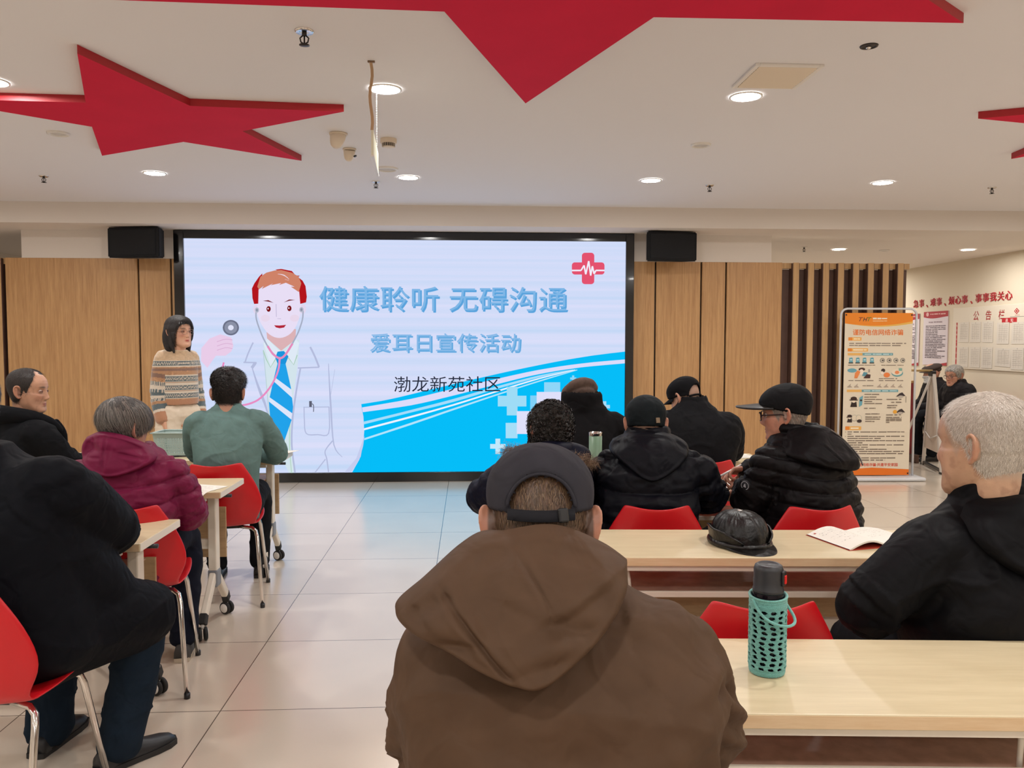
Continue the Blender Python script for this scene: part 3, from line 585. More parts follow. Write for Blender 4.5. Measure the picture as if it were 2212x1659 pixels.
  ('#e88cc2', [(-1.965,1.301),(-1.968,1.278),(-1.97,1.247),(-1.975,1.211),(-1.983,1.175),(-1.996,1.139),(-2.012,1.1),(-2.032,1.061),(-2.053,1.024),(-2.077,0.989),(-2.105,0.954),(-2.133,0.922),(-2.162,0.895),(-2.191,0.874),(-2.221,0.857),(-2.252,0.845),(-2.283,0.834),(-2.317,0.826),(-2.353,0.821),(-2.387,0.819),(-2.416,0.821),(-2.44,0.825),(-2.459,0.832),(-2.476,0.842),(-2.491,0.859),(-2.506,0.886),(-2.521,0.92),(-2.533,0.958),(-2.541,0.994),(-2.546,1.028),(-2.546,1.063),(-2.544,1.097),(-2.542,1.13),(-2.537,1.165),(-2.529,1.2),(-2.522,1.232),(-2.516,1.254),(-2.535,1.258),(-2.54,1.236),(-2.548,1.204),(-2.555,1.168),(-2.56,1.132),(-2.563,1.098),(-2.565,1.063),(-2.565,1.027),(-2.56,0.991),(-2.551,0.953),(-2.539,0.913),(-2.524,0.877),(-2.506,0.848),(-2.488,0.827),(-2.468,0.814),(-2.445,0.806),(-2.419,0.802),(-2.387,0.8),(-2.351,0.802),(-2.314,0.807),(-2.278,0.815),(-2.245,0.826),(-2.213,0.84),(-2.181,0.857),(-2.15,0.88),(-2.12,0.908),(-2.09,0.941),(-2.062,0.977),(-2.037,1.014),(-2.015,1.052),(-1.995,1.092),(-1.978,1.132),(-1.965,1.17),(-1.956,1.207),(-1.951,1.245),(-1.948,1.277),(-1.946,1.299)]),
  ('#b4bcdc', [(-1.72,0.795),(-1.719,0.77),(-1.719,0.734),(-1.719,0.693),(-1.717,0.655),(-1.716,0.617),(-1.716,0.576),(-1.711,0.539),(-1.698,0.511),(-1.673,0.497),(-1.642,0.494),(-1.608,0.495),(-1.577,0.497),(-1.547,0.493),(-1.513,0.486),(-1.481,0.489),(-1.458,0.514),(-1.448,0.573),(-1.448,0.656),(-1.45,0.738),(-1.452,0.794),(-1.463,0.794),(-1.461,0.738),(-1.459,0.656),(-1.459,0.574),(-1.468,0.518),(-1.486,0.499),(-1.513,0.497),(-1.545,0.504),(-1.576,0.508),(-1.608,0.507),(-1.641,0.505),(-1.67,0.507),(-1.69,0.518),(-1.7,0.542),(-1.705,0.577),(-1.705,0.617),(-1.706,0.655),(-1.708,0.694),(-1.708,0.734),(-1.708,0.77),(-1.709,0.795)]),
  ('#b4bcdc', [(-1.715,0.785),(-1.457,0.787),(-1.457,0.796),(-1.715,0.794)]),
  ('#5d6072', [(-1.66,0.854),(-1.632,0.854),(-1.633,0.792),(-1.66,0.792)]),
  ('#5d6072', [(-1.634,0.822),(-1.631,0.82),(-1.626,0.818),(-1.623,0.815),(-1.62,0.808),(-1.619,0.794),(-1.619,0.774),(-1.62,0.755),(-1.621,0.742),(-1.613,0.741),(-1.612,0.755),(-1.611,0.774),(-1.611,0.794),(-1.612,0.81),(-1.616,0.819),(-1.622,0.825),(-1.627,0.828),(-1.63,0.829)]),
  ('#e9cce8', [(-2.749,1.402),(-2.665,1.501),(-2.556,1.545),(-2.444,1.513),(-2.424,1.425),(-2.446,1.369),(-2.506,1.325),(-2.603,1.325),(-2.692,1.2),(-2.755,1.27)]),
  ('#d8aed2', [(-2.589,1.465),(-2.573,1.471),(-2.55,1.479),(-2.525,1.487),(-2.502,1.492),(-2.482,1.492),(-2.462,1.489),(-2.444,1.485),(-2.432,1.483),(-2.431,1.489),(-2.443,1.492),(-2.461,1.495),(-2.482,1.498),(-2.503,1.498),(-2.526,1.493),(-2.552,1.485),(-2.575,1.477),(-2.591,1.472)]),
  ('#d8aed2', [(-2.589,1.421),(-2.573,1.427),(-2.55,1.435),(-2.525,1.443),(-2.503,1.448),(-2.483,1.448),(-2.463,1.445),(-2.445,1.441),(-2.433,1.439),(-2.431,1.445),(-2.444,1.448),(-2.462,1.451),(-2.482,1.454),(-2.504,1.454),(-2.527,1.449),(-2.552,1.441),(-2.575,1.433),(-2.591,1.428)]),
  ('#d8aed2', [(-2.59,1.377),(-2.574,1.383),(-2.551,1.391),(-2.526,1.399),(-2.504,1.404),(-2.484,1.404),(-2.464,1.401),(-2.446,1.397),(-2.433,1.395),(-2.432,1.401),(-2.445,1.404),(-2.462,1.407),(-2.483,1.41),(-2.504,1.41),(-2.528,1.405),(-2.553,1.397),(-2.576,1.389),(-2.592,1.384)]),
  ('#6b7086', [(-2.364,1.614),(-2.367,1.593),(-2.376,1.574),(-2.389,1.558),(-2.406,1.545),(-2.426,1.537),(-2.448,1.534),(-2.469,1.537),(-2.489,1.545),(-2.506,1.558),(-2.518,1.574),(-2.526,1.593),(-2.529,1.614),(-2.525,1.634),(-2.517,1.653),(-2.504,1.67),(-2.486,1.682),(-2.466,1.69),(-2.445,1.693),(-2.424,1.69),(-2.404,1.682),(-2.387,1.67),(-2.374,1.653),(-2.367,1.634)]),
  ('#8b91a6', [(-2.381,1.614),(-2.384,1.598),(-2.391,1.582),(-2.401,1.569),(-2.415,1.56),(-2.431,1.553),(-2.447,1.551),(-2.464,1.553),(-2.48,1.559),(-2.493,1.569),(-2.503,1.582),(-2.509,1.597),(-2.511,1.614),(-2.509,1.63),(-2.502,1.645),(-2.492,1.658),(-2.478,1.668),(-2.462,1.674),(-2.445,1.676),(-2.429,1.674),(-2.413,1.668),(-2.4,1.658),(-2.39,1.645),(-2.383,1.63)]),
  ('#dfe2f6', [(-2.418,1.614),(-2.419,1.607),(-2.422,1.6),(-2.427,1.595),(-2.433,1.59),(-2.44,1.587),(-2.447,1.587),(-2.454,1.587),(-2.461,1.59),(-2.467,1.594),(-2.471,1.6),(-2.474,1.607),(-2.475,1.614),(-2.473,1.621),(-2.471,1.627),(-2.466,1.633),(-2.46,1.637),(-2.453,1.64),(-2.446,1.641),(-2.439,1.64),(-2.432,1.637),(-2.426,1.633),(-2.422,1.627),(-2.419,1.621)]),
 ],
}
# ------------------------------------------------------------------ LED wall
YD = 8.47
EM = {}
def emat(h):
    if h not in EM: EM[h] = mat_emit('screen_colour_' + h[1:], rgb(h), SCREEN_STRENGTH)
    return EM[h]
def display_mat():
    m = bpy.data.materials.new('screen_backdrop'); m.use_nodes = True
    nt = m.node_tree; N = nt.nodes; L = nt.links; N.clear()
    o = N.new('ShaderNodeOutputMaterial'); e = N.new('ShaderNodeEmission'); e.inputs[1].default_value = SCREEN_STRENGTH
    tc = N.new('ShaderNodeTexCoord'); mp = N.new('ShaderNodeMapping'); mp.inputs['Scale'].default_value = (0.02, 0.02, 9.0)
    n = N.new('ShaderNodeTexNoise'); n.inputs['Scale'].default_value = 1.0; n.inputs['Detail'].default_value = 3
    r = N.new('ShaderNodeValToRGB')
    r.color_ramp.elements[0].position = 0.35; r.color_ramp.elements[1].position = 0.62
    r.color_ramp.elements[0].color = rgb('#c4d8f6'); r.color_ramp.elements[1].color = rgb('#dcdffa')
    L.new(tc.outputs['Object'], mp.inputs[0]); L.new(mp.outputs[0], n.inputs['Vector']); L.new(n.outputs['Fac'], r.inputs[0])
    L.new(r.outputs[0], e.inputs[0]); L.new(e.outputs[0], o.inputs[0])
    return m
led = thing('led_screen', 'wall-filling LED screen showing the hearing health slide', 'screen', (0, YD, 0))
x0, x1, z0, z1 = -2.911, 1.650, 0.102, 2.523
fx0, fx1, fz1 = -3.009, 1.738, 2.606
mb = MB()
mb.box(((fx0 + x0) / 2, 0.028, fz1 / 2), (x0 - fx0, 0.1, fz1), bevel=0.004)
mb.box(((fx1 + x1) / 2, 0.028, fz1 / 2), (fx1 - x1, 0.1, fz1), bevel=0.004)
mb.box(((x0 + x1) / 2, 0.028, (fz1 + z1) / 2), (x1 - x0, 0.1, fz1 - z1), bevel=0.004)
mb.box(((x0 + x1) / 2, 0.028, z0 / 2), (x1 - x0, 0.1, z0), bevel=0.004)
mb.build('bezel', MT['black_gloss'], led)
mb = MB(); mb.box(((x0 + x1) / 2, 0.04, (z0 + z1) / 2), (x1 - x0, 0.07, z1 - z0)); disp = mb.build('display', display_mat(), led)
def frame_at(cx, cz, off): return lambda u, v: (cx + u, 0.005 - off, cz + v)
for part, polys in SLIDE.items():
    cols = sorted(set(c for c, p in polys)); mb = MB()
    for k, (c, p) in enumerate(polys):
        y = 0.004 - 0.0004 * k
        q = [(x, y, z) for x, z in p]
        a = sum(p[i][0] * p[(i + 1) % len(p)][1] - p[(i + 1) % len(p)][0] * p[i][1] for i in range(len(p)))
        mb.poly(q if a > 0 else q[::-1], cols.index(c))
    mb.build(part, [emat(c) for c in cols], disp)
def slide_text(name, body, cx, cz, w, h, c1, c2=None, off=0.02, bold=0.0):
    mb = MB()
    if c2: add_text(mb, body, w, h, frame_at(cx + 0.014, cz - 0.016, off), 1, 0.008)
    add_text(mb, body, w, h, frame_at(cx, cz, off + 0.002), 0, bold)
    mb.build(name, [emat(c1)] + ([emat(c2)] if c2 else []), disp)
slide_text('title_lettering', '健康聆听 无碍沟通', TXT[0][0], TXT[0][1], TXT[0][2], TXT[0][3], '#7fb6e6', '#5aa3dc')
slide_text('subtitle_lettering', '爱耳日宣传活动', TXT[1][0], TXT[1][1], TXT[1][2], TXT[1][3], '#86b9e8', '#66aadf')
slide_text('organiser_lettering', '渤龙新苑社区', TXT[2][0], TXT[2][1], TXT[2][2], TXT[2][3], '#22283a')

# ------------------------------------------------------------------ wall speakers
def wall_speaker(loc, rz, label):
    t = thing('wall_speaker', label, 'speaker', loc, rz, 'black wall speakers')
    mb = MB()
    f = [(-0.27, -0.15), (0.27, -0.15), (0.27, 0.15), (-0.27, 0.15)]
    b = [(-0.2, -0.135), (0.2, -0.135), (0.2, 0.15), (-0.2, 0.15)]
    bm = bmesh.new()
    vs = [bm.verts.new((x, -0.1, z)) for x, z in f] + [bm.verts.new((x, 0.13, z)) for x, z in b]
    for q in ((0, 1, 2, 3), (7, 6, 5, 4), (0, 4, 5, 1), (1, 5, 6, 2), (2, 6, 7, 3), (3, 7, 4, 0)): bm.faces.new([vs[i] for i in q])
    bmesh.ops.recalc_face_normals(bm, faces=bm.faces)
    bmesh.ops.bevel(bm, geom=bm.edges[:], offset=0.012, segments=3, affect='EDGES')
    mb.from_bm(bm); mb.build('cabinet', MT['black_cloth'], t)
    MB().box((0, -0.104, 0.0), (0.47, 0.012, 0.25), bevel=0.005).build('grille_cloth', MT['black_cloth'], t)
    MB().box((0, 0.19, 0.05), (0.08, 0.12, 0.08)).build('wall_bracket', MT['black'], t)
    return t
wall_speaker((-3.30, 8.31, 2.45), R(-8), 'black speaker over the oak panels behind the standing woman')
wall_speaker((2.07, 8.31, 2.45), R(6), 'black speaker on the white wall strip between screen and slats')
# ------------------------------------------------------------------ fraud-prevention banner on a stand
PM = {}
def pm(h, rough=0.7):
    if h not in PM: PM[h] = mat('print_' + h[1:], rgb(h), rough)
    return PM[h]
class Print:
    """Flat printing on a sheet: frame(u, v, k) with u, v in metres from the centre, k the layer."""
    def __init__(s, frame): s.mb = MB(); s.cols = []; s.k = 0; s.frame = frame
    def mi(s, h):
        if h not in s.cols: s.cols.append(h)
        return s.cols.index(h)
    def poly(s, pts, h):
        s.k += 1
        a = sum(pts[i][0] * pts[(i + 1) % len(pts)][1] - pts[(i + 1) % len(pts)][0] * pts[i][1] for i in range(len(pts)))
        if a < 0: pts = pts[::-1]
        s.mb.poly([s.frame(u, v, 1 + 0.08 * s.k) for u, v in pts], s.mi(h))
    def rect(s, u0, v0, u1, v1, h): s.poly([(u0, v0), (u1, v0), (u1, v1), (u0, v1)], h)
    def ell(s, u, v, ru, rv, h, n=16): s.poly([(u + ru * math.cos(2 * PI * i / n), v + rv * math.sin(2 * PI * i / n)) for i in range(n)], h)
    def lines(s, u0, u1, v, h, t, seed=0):
        r = random.Random(seed); u = u0
        while u < u1:
            w = min(r.uniform(0.03, 0.12), u1 - u)
            s.rect(u, v - t * r.uniform(0.4, 0.6), u + w, v + t * r.uniform(0.4, 0.6), h); u += w + r.choice([0.004, 0.006, 0.016])
    def text(s, body, u, v, w, h, col, bold=0.0, shear=0.0):
        for dx, dy in ([(0, 0)] if not bold else [(0, 0), (bold, 0), (-bold, 0), (0, bold), (0, -bold)]):
            s.k += 1; k = 1 + 0.08 * s.k; e = h or w
            add_text(s.mb, body, w, h, lambda a, b: s.frame(u + a + dx * e, v + b + dy * e, k), s.mi(col), 0.0, shear)
    def build(s, name, parent): return s.mb.build(name, [pm(c) for c in s.cols], parent)

BW, BH = 0.725, 1.73
bt = thing('banner_stand', 'tall white and orange fraud warning banner in a white tube frame', 'banner', (4.347, 8.36, 0), R(-2))
mb = MB()
cr = 0.07; hw = 0.405; top = 1.825
pts = [(-hw - 0.004, 0, 0.04), (-hw, 0, top - cr)]
pts += [(-hw + cr - cr * math.cos(a), 0, top - cr + cr * math.sin(a)) for a in np.linspace(0.15, PI / 2, 7)]
pts += [(hw - cr + cr * math.sin(a), 0, top - cr + cr * math.cos(a)) for a in np.linspace(0, PI / 2 - 0.15, 7)]
pts += [(hw, 0, top - cr), (hw, 0, 0.04)]
mb.tube(pts, 0.0115, 12); mb.build('tube_frame', mat('white_tube', rgb('#d4d6da'), 0.35), bt)
bs = MB(); bs.box((0.02, 0, 0.022), (0.92, 0.30, 0.036), bevel=0.014, seg=3); bs.build('base_plate', mat('white_base', rgb('#d8dade'), 0.4), bt)
sheet = MB(); sheet.box((-0.008, -0.02, 0.05 + BH / 2), (BW, 0.002, BH)); sh = sheet.build('banner_sheet', pm('#e2d6c0'), bt)
P = Print(lambda u, v, k: (-0.008 + u, -0.0215 - 0.0003 * k, 0.05 + BH / 2 + v))
U = lambda u: (u - 0.5) * BW
V = lambda v: (0.5 - v) * BH
n = 16
cur = [(i / n, 0.064 + 0.062 * math.sin(PI * min(1, i / n * 0.95)) * 0.28 - 0.016 * (i / n) ** 2) for i in range(n + 1)]
cur2 = [(u, v + 0.013 * u) for u, v in cur]
P.poly([(U(0), V(0)), (U(1), V(0))] + [(U(u), V(v)) for u, v in cur2[::-1]], '#e8b85a')
P.poly([(U(0), V(0)), (U(1), V(0))] + [(U(u), V(v)) for u, v in cur[::-1]], '#ec8a24')
for i, (ch, c) in enumerate((('T', '#8a3a2a'), ('H', '#26303a'), ('T', '#5a7a2a'))):
    P.text(ch, U(0.235 + i * 0.062), V(0.039), 0.045, 0.04, c, 0.02, 0.3)
P.lines(U(0.41), U(0.62), V(0.034), '#f0e2cc', 0.016, 1); P.lines(U(0.41), U(0.62), V(0.049), '#f0d2a4', 0.007, 2)
P.build('header_print', sh); P = Print(P.frame)
P.text('谨防电信网络诈骗', U(0.49), V(0.118), BW * 0.74, 0.062, '#e2762c', 0.018); P.build('title_lettering', sh); P = Print(P.frame)
for (a, b, v0, v1) in ((0.055, 0.25, 0.149, 0.169), (0.05, 0.35, 0.216, 0.236)):
    P.rect(U(a), V(v1), U(b), V(v0), '#eeb45c'); P.rect(U(a), V(v1), U(a + 0.06), V(v0), '#e88a30'); P.lines(U(a + 0.08), U(b - 0.02), V((v0 + v1) / 2), '#f6e6c8', 0.014, int(v0 * 1000))
for i, v in enumerate((0.186, 0.199)): P.lines(U(0.07), U(0.91 - 0.08 * i), V(v), '#8d7f72', 0.010, i + 3)
for v0, v1, b in ((0.245, 0.26, 0.72), (0.47, 0.485, 0.81)):
    P.rect(U(0.05), V(v1), U(0.27), V(v0), '#e8b464'); P.rect(U(0.27), V(v1), U(b), V(v0), '#6fa2aa'); P.lines(U(0.30), U(b - 0.02), V((v0 + v1) / 2), '#c4dcdc', 0.010, 9)
for u in (0.1, 0.2, 0.3, 0.41):
    P.poly([(U(u - 0.028), V(0.306)), (U(u + 0.03), V(0.306)), (U(u + 0.026), V(0.276)), (U(u + 0.012), V(0.272)), (U(u - 0.024), V(0.275))], '#6aa6b4')
    P.rect(U(u - 0.034), V(0.309), U(u + 0.034), V(0.303), '#3a3632'); P.rect(U(u - 0.012), V(0.29), U(u + 0.018), V(0.284), '#cfe4e4')
for u in (0.565, 0.665, 0.765, 0.865):
    P.ell(U(u), V(0.29), 0.026, 0.026, '#8a857a'); P.ell(U(u), V(0.29), 0.019, 0.019, '#c9bfae'); P.ell(U(u + 0.005), V(0.29), 0.011, 0.009, '#55504a')
P.lines(U(0.06), U(0.46), V(0.32), '#9b8d7e', 0.008, 20); P.lines(U(0.55), U(0.88), V(0.32), '#9b8d7e', 0.008, 21)
P.ell(U(0.12), V(0.352), 0.05, 0.022, '#6aa6b4'); P.ell(U(0.265), V(0.345), 0.035, 0.018, '#4a2f28'); P.ell(U(0.26), V(0.362), 0.024, 0.03, '#f0e2d2')
P.poly([(U(0.155), V(0.40)), (U(0.20), V(0.40)), (U(0.245), V(0.36)), (U(0.20), V(0.352)), (U(0.165), V(0.37))], '#e88a4c')
P.poly([(U(0.27), V(0.385)), (U(0.33), V(0.39)), (U(0.35), V(0.365)), (U(0.29), V(0.362))], '#5f97a6'); P.poly([(U(0.29), V(0.40)), (U(0.39), V(0.40)), (U(0.395), V(0.378)), (U(0.34), V(0.374))], '#4a2c28')
P.rect(U(0.36), V(0.363), U(0.385), V(0.345), '#a89c90')
P.ell(U(0.58), V(0.352), 0.022, 0.02, '#3a2c2a'); P.ell(U(0.565), V(0.368), 0.018, 0.018, '#efe0d0'); P.ell(U(0.635), V(0.38), 0.034, 0.026, '#ec8444')
P.ell(U(0.79), V(0.368), 0.062, 0.038, '#5fa0a6'); P.ell(U(0.785), V(0.362), 0.058, 0.034, '#e6d8c2'); P.ell(U(0.785), V(0.364), 0.024, 0.018, '#e88c58'); P.rect(U(0.81), V(0.355), U(0.86), V(0.338), '#7fae9e')
for v, a, b in ((0.414, 0.07, 0.44), (0.402, 0.52, 0.79), (0.414, 0.52, 0.88), (0.446, 0.28, 0.44)): P.lines(U(a), U(b), V(v), '#8d7f72', 0.008, int(v * 997 + a * 50))
for u in (0.1, 0.2, 0.54, 0.64, 0.74, 0.85):
    P.poly([(U(u - 0.05), V(0.455)), (U(u + 0.03), V(0.456)), (U(u), V(0.445)), (U(u + 0.01), V(0.432)), (U(u - 0.01), V(0.44))], '#b1a292')
for (u, v, s) in ((0.155, 0.545, 1.0), (0.10, 0.648, 0.75)):
    P.ell(U(u), V(v - 0.02 * s), 0.034 * s, 0.02 * s, '#3a2620'); P.rect(U(u - 0.06 * s), V(v - 0.008 * s), U(u + 0.06 * s), V(v - 0.014 * s), '#3a2620')
    P.poly([(U(u - 0.05 * s), V(v + 0.032 * s)), (U(u + 0.05 * s), V(v + 0.032 * s)), (U(u + 0.04 * s), V(v)), (U(u - 0.03 * s), V(v))], '#33241f'); P.ell(U(u), V(v - 0.001), 0.02 * s, 0.012 * s, '#eadbc4')
P.poly([(U(0.235), V(0.577)), (U(0.28), V(0.565)), (U(0.29), V(0.507)), (U(0.24), V(0.52))], '#6aa6b4'); P.ell(U(0.262), V(0.536), 0.014, 0.01, '#3a2c2a')
for u in (0.17, 0.235): P.ell(U(u), V(0.645), 0.03, 0.034, '#9aa095'); P.ell(U(u), V(0.645), 0.027, 0.031, '#e2d4bc')
P.ell(U(0.245), V(0.664), 0.026, 0.018, '#3a2c2a')
for (u, v) in ((0.85, 0.505), (0.85, 0.606)):
    P.poly([(U(u - 0.07), V(v + 0.008)), (U(u + 0.07), V(v + 0.004)), (U(u + 0.02), V(v - 0.018)), (U(u - 0.02), V(v - 0.012))], '#3a3030'); P.ell(U(u), V(v + 0.008), 0.03, 0.012, '#b8aea2')
P.ell(U(0.77), V(0.607), 0.022, 0.02, '#e8a83c'); P.rect(U(0.925), V(0.55), U(0.931), V(0.512), '#5a5048')
for i, (a, b, v) in enumerate(((0.31, 0.53, 0.499), (0.31, 0.49, 0.516), (0.31, 0.575, 0.53), (0.31, 0.44, 0.543), (0.31, 0.575, 0.556), (0.31, 0.48, 0.585), (0.64, 0.86, 0.53), (0.71, 0.87, 0.548), (0.65, 0.8, 0.568), (0.65, 0.8, 0.581),
                               (0.33, 0.54, 0.62), (0.33, 0.56, 0.639), (0.33, 0.55, 0.652), (0.33, 0.47, 0.666), (0.64, 0.86, 0.626), (0.64, 0.87, 0.642), (0.64, 0.87, 0.652), (0.64, 0.87, 0.661), (0.64, 0.69, 0.672))):
    P.lines(U(a), U(b), V(v), '#7d6f62', 0.009, 50 + i)
P.build('illustration_print', sh); P = Print(P.frame)
a, b, v0, v1 = 0.04, 0.277, 0.697, 0.72
P.rect(U(a), V(v1), U(b), V(v0), '#eeb45c'); P.rect(U(a), V(v1), U(a + 0.06), V(v0), '#e88a30'); P.lines(U(a + 0.08), U(b - 0.02), V((v0 + v1) / 2), '#f6e6c8', 0.014, 5)
ends = (0.92, 0.14, 0.92, 0.57, 0.92, 0.3, 0.92, 0.38, 0.66, 0.92, 0.9, 0.22, 0.8, 0.64)
for i, b in enumerate(ends): P.lines(U(0.075), U(b), V(0.732 + i * 0.0134), '#7d6f62', 0.010, 90 + i)
for i in (0, 2, 4, 6, 8, 9, 12, 13): P.rect(U(0.04), V(0.734 + i * 0.0134), U(0.05), V(0.730 + i * 0.0134), '#7d6f62')
P.build('advice_print', sh); P = Print(P.frame)
P.text('防范电信网络诈骗·共建平安家园', U(0.465), V(0.935), BW * 0.73, 0.036, '#d2452a', 0.02)
P.poly([(U(0), V(1)), (U(1), V(1)), (U(1), V(0.964)), (U(0.45), V(0.953)), (U(0), V(0.966))], '#e8761c')
P.build('footer_print', sh)
mb = MB()
for s in (-1, 1):
    for z in (0.07, 0.05 + BH - 0.02): mb.box((s * (BW / 2 - 0.012) - 0.008, -0.024, z), (0.012, 0.006, 0.016))
mb.build('corner_clip', MT['black'], bt)

# ------------------------------------------------------------------ notice wall
def wall_frame(yc, zc, off): return lambda u, v, k=0: (XR - off - 0.0004 * k, yc - u, zc + v)
t = thing('wall_slogan', 'red raised slogan lettering high on the notice wall', 'wall lettering', (0, 0, 0))
body = '急事、难事、烦心事、事事我关心'
y0, y1 = 12.05, 9.92
step = (y0 - y1) / (len(body) - 1)
for i, ch in enumerate(body):
    vs, fs = text_data(ch, 0.0)
    sz = 0.155; zc = 2.055 + 0.01 * i / 14
    if ch == '、': dz = -0.05; w = 0.04
    else: dz = 0; w = 0.13
    ext = vs[:, :2].max(0) - vs[:, :2].min(0)
    sx = w / ext[0]; sy = (w if ch == '、' else 0.115) / ext[1]
    mb = MB(); f = wall_frame(y0 - step * i, zc + dz, 0.012)
    mb.add([f(p[0] * sx, p[1] * sy) for p in vs], fs)
    f2 = wall_frame(y0 - step * i, zc + dz, 0.0); n0 = len(vs)
    from collections import Counter
    ec = Counter()
    for q in fs:
        for a, b in zip(q, q[1:] + q[:1]): ec[(a, b)] += 1
    side = [(a, b) for (a, b) in ec if (b, a) not in ec]
    mb.add([f(p[0] * sx, p[1] * sy) for p in vs] + [f2(p[0] * sx, p[1] * sy) for p in vs], [(a, b, b + n0, a + n0) for a, b in side])
    mb.build('raised_character', pm('#b0202c', 0.5), t)

def poster(yc, zc, w, h, label, seed):
    t = thing('wall_poster', label, 'poster', (XR, yc, zc), 0, 'framed rule posters on the notice wall')
    MB().box((-0.006, 0, 0), (0.012, w, h), bevel=0.002).build('backing_board', pm('#c9b6b2'), t)
    P = Print(lambda u, v, k: (-0.0125 - 0.0004 * k, -u, v))
    P.rect(-w / 2, -h / 2, w / 2, h / 2, '#d6cbd0')
    P.rect(-w / 2, h / 2 - 0.1 * h, w / 2, h / 2, '#a63038')
    P.poly([(-w / 2, h / 2 - 0.1 * h)] + [(w * (i / 10 - 0.5), h / 2 - 0.1 * h - 0.035 * math.sin(PI * (1 - i / 10)) * (1 - i / 14)) for i in range(11)], '#a63038')
    P.poly([(-w / 2, -h / 2), (w / 2, -h / 2), (w / 2, -h / 2 + 0.06 * h), (0, -h / 2 + 0.01 * h)], '#a63038')
    P.ell(-w * 0.34, h / 2 - 0.05 * h, 0.035, 0.03, '#d8a8a4'); P.lines(-w * 0.22, w * 0.4, h / 2 - 0.05 * h, '#d8a8a4', 0.016, seed)
    P.lines(-w * 0.28, w * 0.28, h / 2 - 0.2 * h, '#9a8a90', 0.02, seed + 1)
    for i in range(20): P.lines(-w * 0.4, w * random.Random(seed + i).choice([0.42, 0.42, 0.1, 0.3]), h / 2 - 0.27 * h - i * 0.031 * h, '#6a5f66', 0.012, seed + 5 + i)
    P.build('printed_sheet', t)
poster(12.24, 1.505, 0.62, 0.79, 'rule poster with red head, partly hidden behind the banner frame', 3)
poster(11.505, 1.525, 0.62, 0.79, 'rule poster with red head, beside the notice board', 31)

t = thing('notice_board', 'white notice board with pinned sheets and red labels', 'notice board', (XR, 10.1, 1.525))
MB().box((-0.01, 0, 0), (0.02, 1.93, 0.845), bevel=0.003).build('board_panel', pm('#ddd2c0'), t)
P = Print(lambda u, v, k: (-0.0205 - 0.0004 * k, -u, v))
for i, ch in enumerate('公告栏'): P.text(ch, -0.443 + i * 0.257, 0.30, 0.115, 0.125, '#a01c24', 0.012, 0.1); P.build('title_character', t); P = Print(P.frame)

for (a, b) in ((0.217, -0.058), (-0.06, -0.43)):
    P.rect(-0.88, b, -0.853, a, '#b02028')
    for k in range(4): P.text('公' if k % 2 else '务', -0.8665, a - (a - b) * (0.16 + 0.225 * k), 0.02, 0.03, '#f0dcd4')
    P.build('section_label', t); P = Print(P.frame)
P.rect(0.085, 0.19, 0.37, 0.255, '#b81e26'); P.text('通', 0.175, 0.2225, 0.045, 0.045, '#f4e6de'); P.text('知', 0.275, 0.2225, 0.045, 0.045, '#f4e6de')
P.build('notice_label', t); P = Print(P.frame)
P.poly([(0.31, 0.335), (0.36, 0.375), (0.41, 0.335), (0.36, 0.295)], '#b02a30'); P.poly([(0.33, 0.335), (0.36, 0.36), (0.39, 0.335), (0.36, 0.31)], '#e0d2c2'); P.ell(0.36, 0.335, 0.016, 0.014, '#b02a30')
P.rect(0.33, 0.282, 0.42, 0.286, '#b02a30'); P.rect(0.24, 0.262, 0.6, 0.268, '#8a8478')
P.build('emblem', t)
def notice(yc, zc, w, h, rz, label):
    t = thing('notice_sheet', label, 'paper notice', (XR - 0.0232, yc, zc), 0, 'paper notices pinned on the board')
    t.rotation_euler = (rz, 0, 0)
    MB().box((-0.0006, 0, 0), (0.0012, w, h)).build('sheet', pm('#d8cfc2'), t)
    P = Print(lambda u, v, k: (-0.0014 - 0.0003 * k, -u, v))
    for k in range(3): P.rect(-w * 0.28 + k * w * 0.2, -h * 0.42, -w * 0.27 + k * w * 0.2, h * 0.4, '#aaa094')
    for k in range(9): P.lines(-w * 0.36, w * 0.4, h * 0.38 - k * h * 0.085, '#bcb2a6', 0.006, k + int(yc * 100))
    P.build('printed_table', t)
    MB().ell((-0.002, 0, h / 2 - 0.012), (0.003, 0.006, 0.006), seg=8, rings=6).build('pin', pm('#b8b0a6'), t)
cy = [10.80, 10.545, 10.29, 9.985, 9.70]
names = ['first', 'second', 'third', 'fourth', 'fifth']
for i, y in enumerate(cy):
    w = 0.22 if i < 3 else 0.235
    notice(y, 1.605 if i < 3 else 1.585, w, 0.275, 0, 'upper-row pinned sheet, %s from the vertical red labels' % names[i])
    if i != 3: notice(y, 1.265, w, 0.275, 0, 'lower-row pinned sheet, %s from the vertical red labels' % names[i])
notice(9.97, 1.275, 0.30, 0.235, R(1.5), 'wider blank pinned sheet, slightly askew, under the red-labelled column')

# ------------------------------------------------------------------ A-shaped sign easel and red board behind the banner
t = thing('sign_easel', 'white A-shaped sign easel with a black top clamp', 'easel', (5.36, 9.0, 0))
fa, fb, ap = Vector((0.10, 0.36, 0)), Vector((-0.10, -0.36, 0)), Vector((-0.02, 0.02, 1.10))
wm = mat('easel_white', rgb('#cfc6bb'), 0.45)
for p in (fa, fb):
    MB().bar(p, ap + (p - ap) * 0.0 + Vector((0, 0.03 if p is fa else -0.03, 0)), 0.034, 0.05, 0.004).build('leg', wm, t)
    MB().box(p + Vector((0, 0, 0.012)), (0.045, 0.055, 0.024), bevel=0.003).build('foot', MT['black'], t)
mb = MB(); q = [fa + (ap - fa) * 0.2, fb + (ap - fb) * 0.2, fb + (ap - fb) * 0.95, fa + (ap - fa) * 0.95]
nrm = Vector((1, -0.28, 0)).normalized() * 0.006
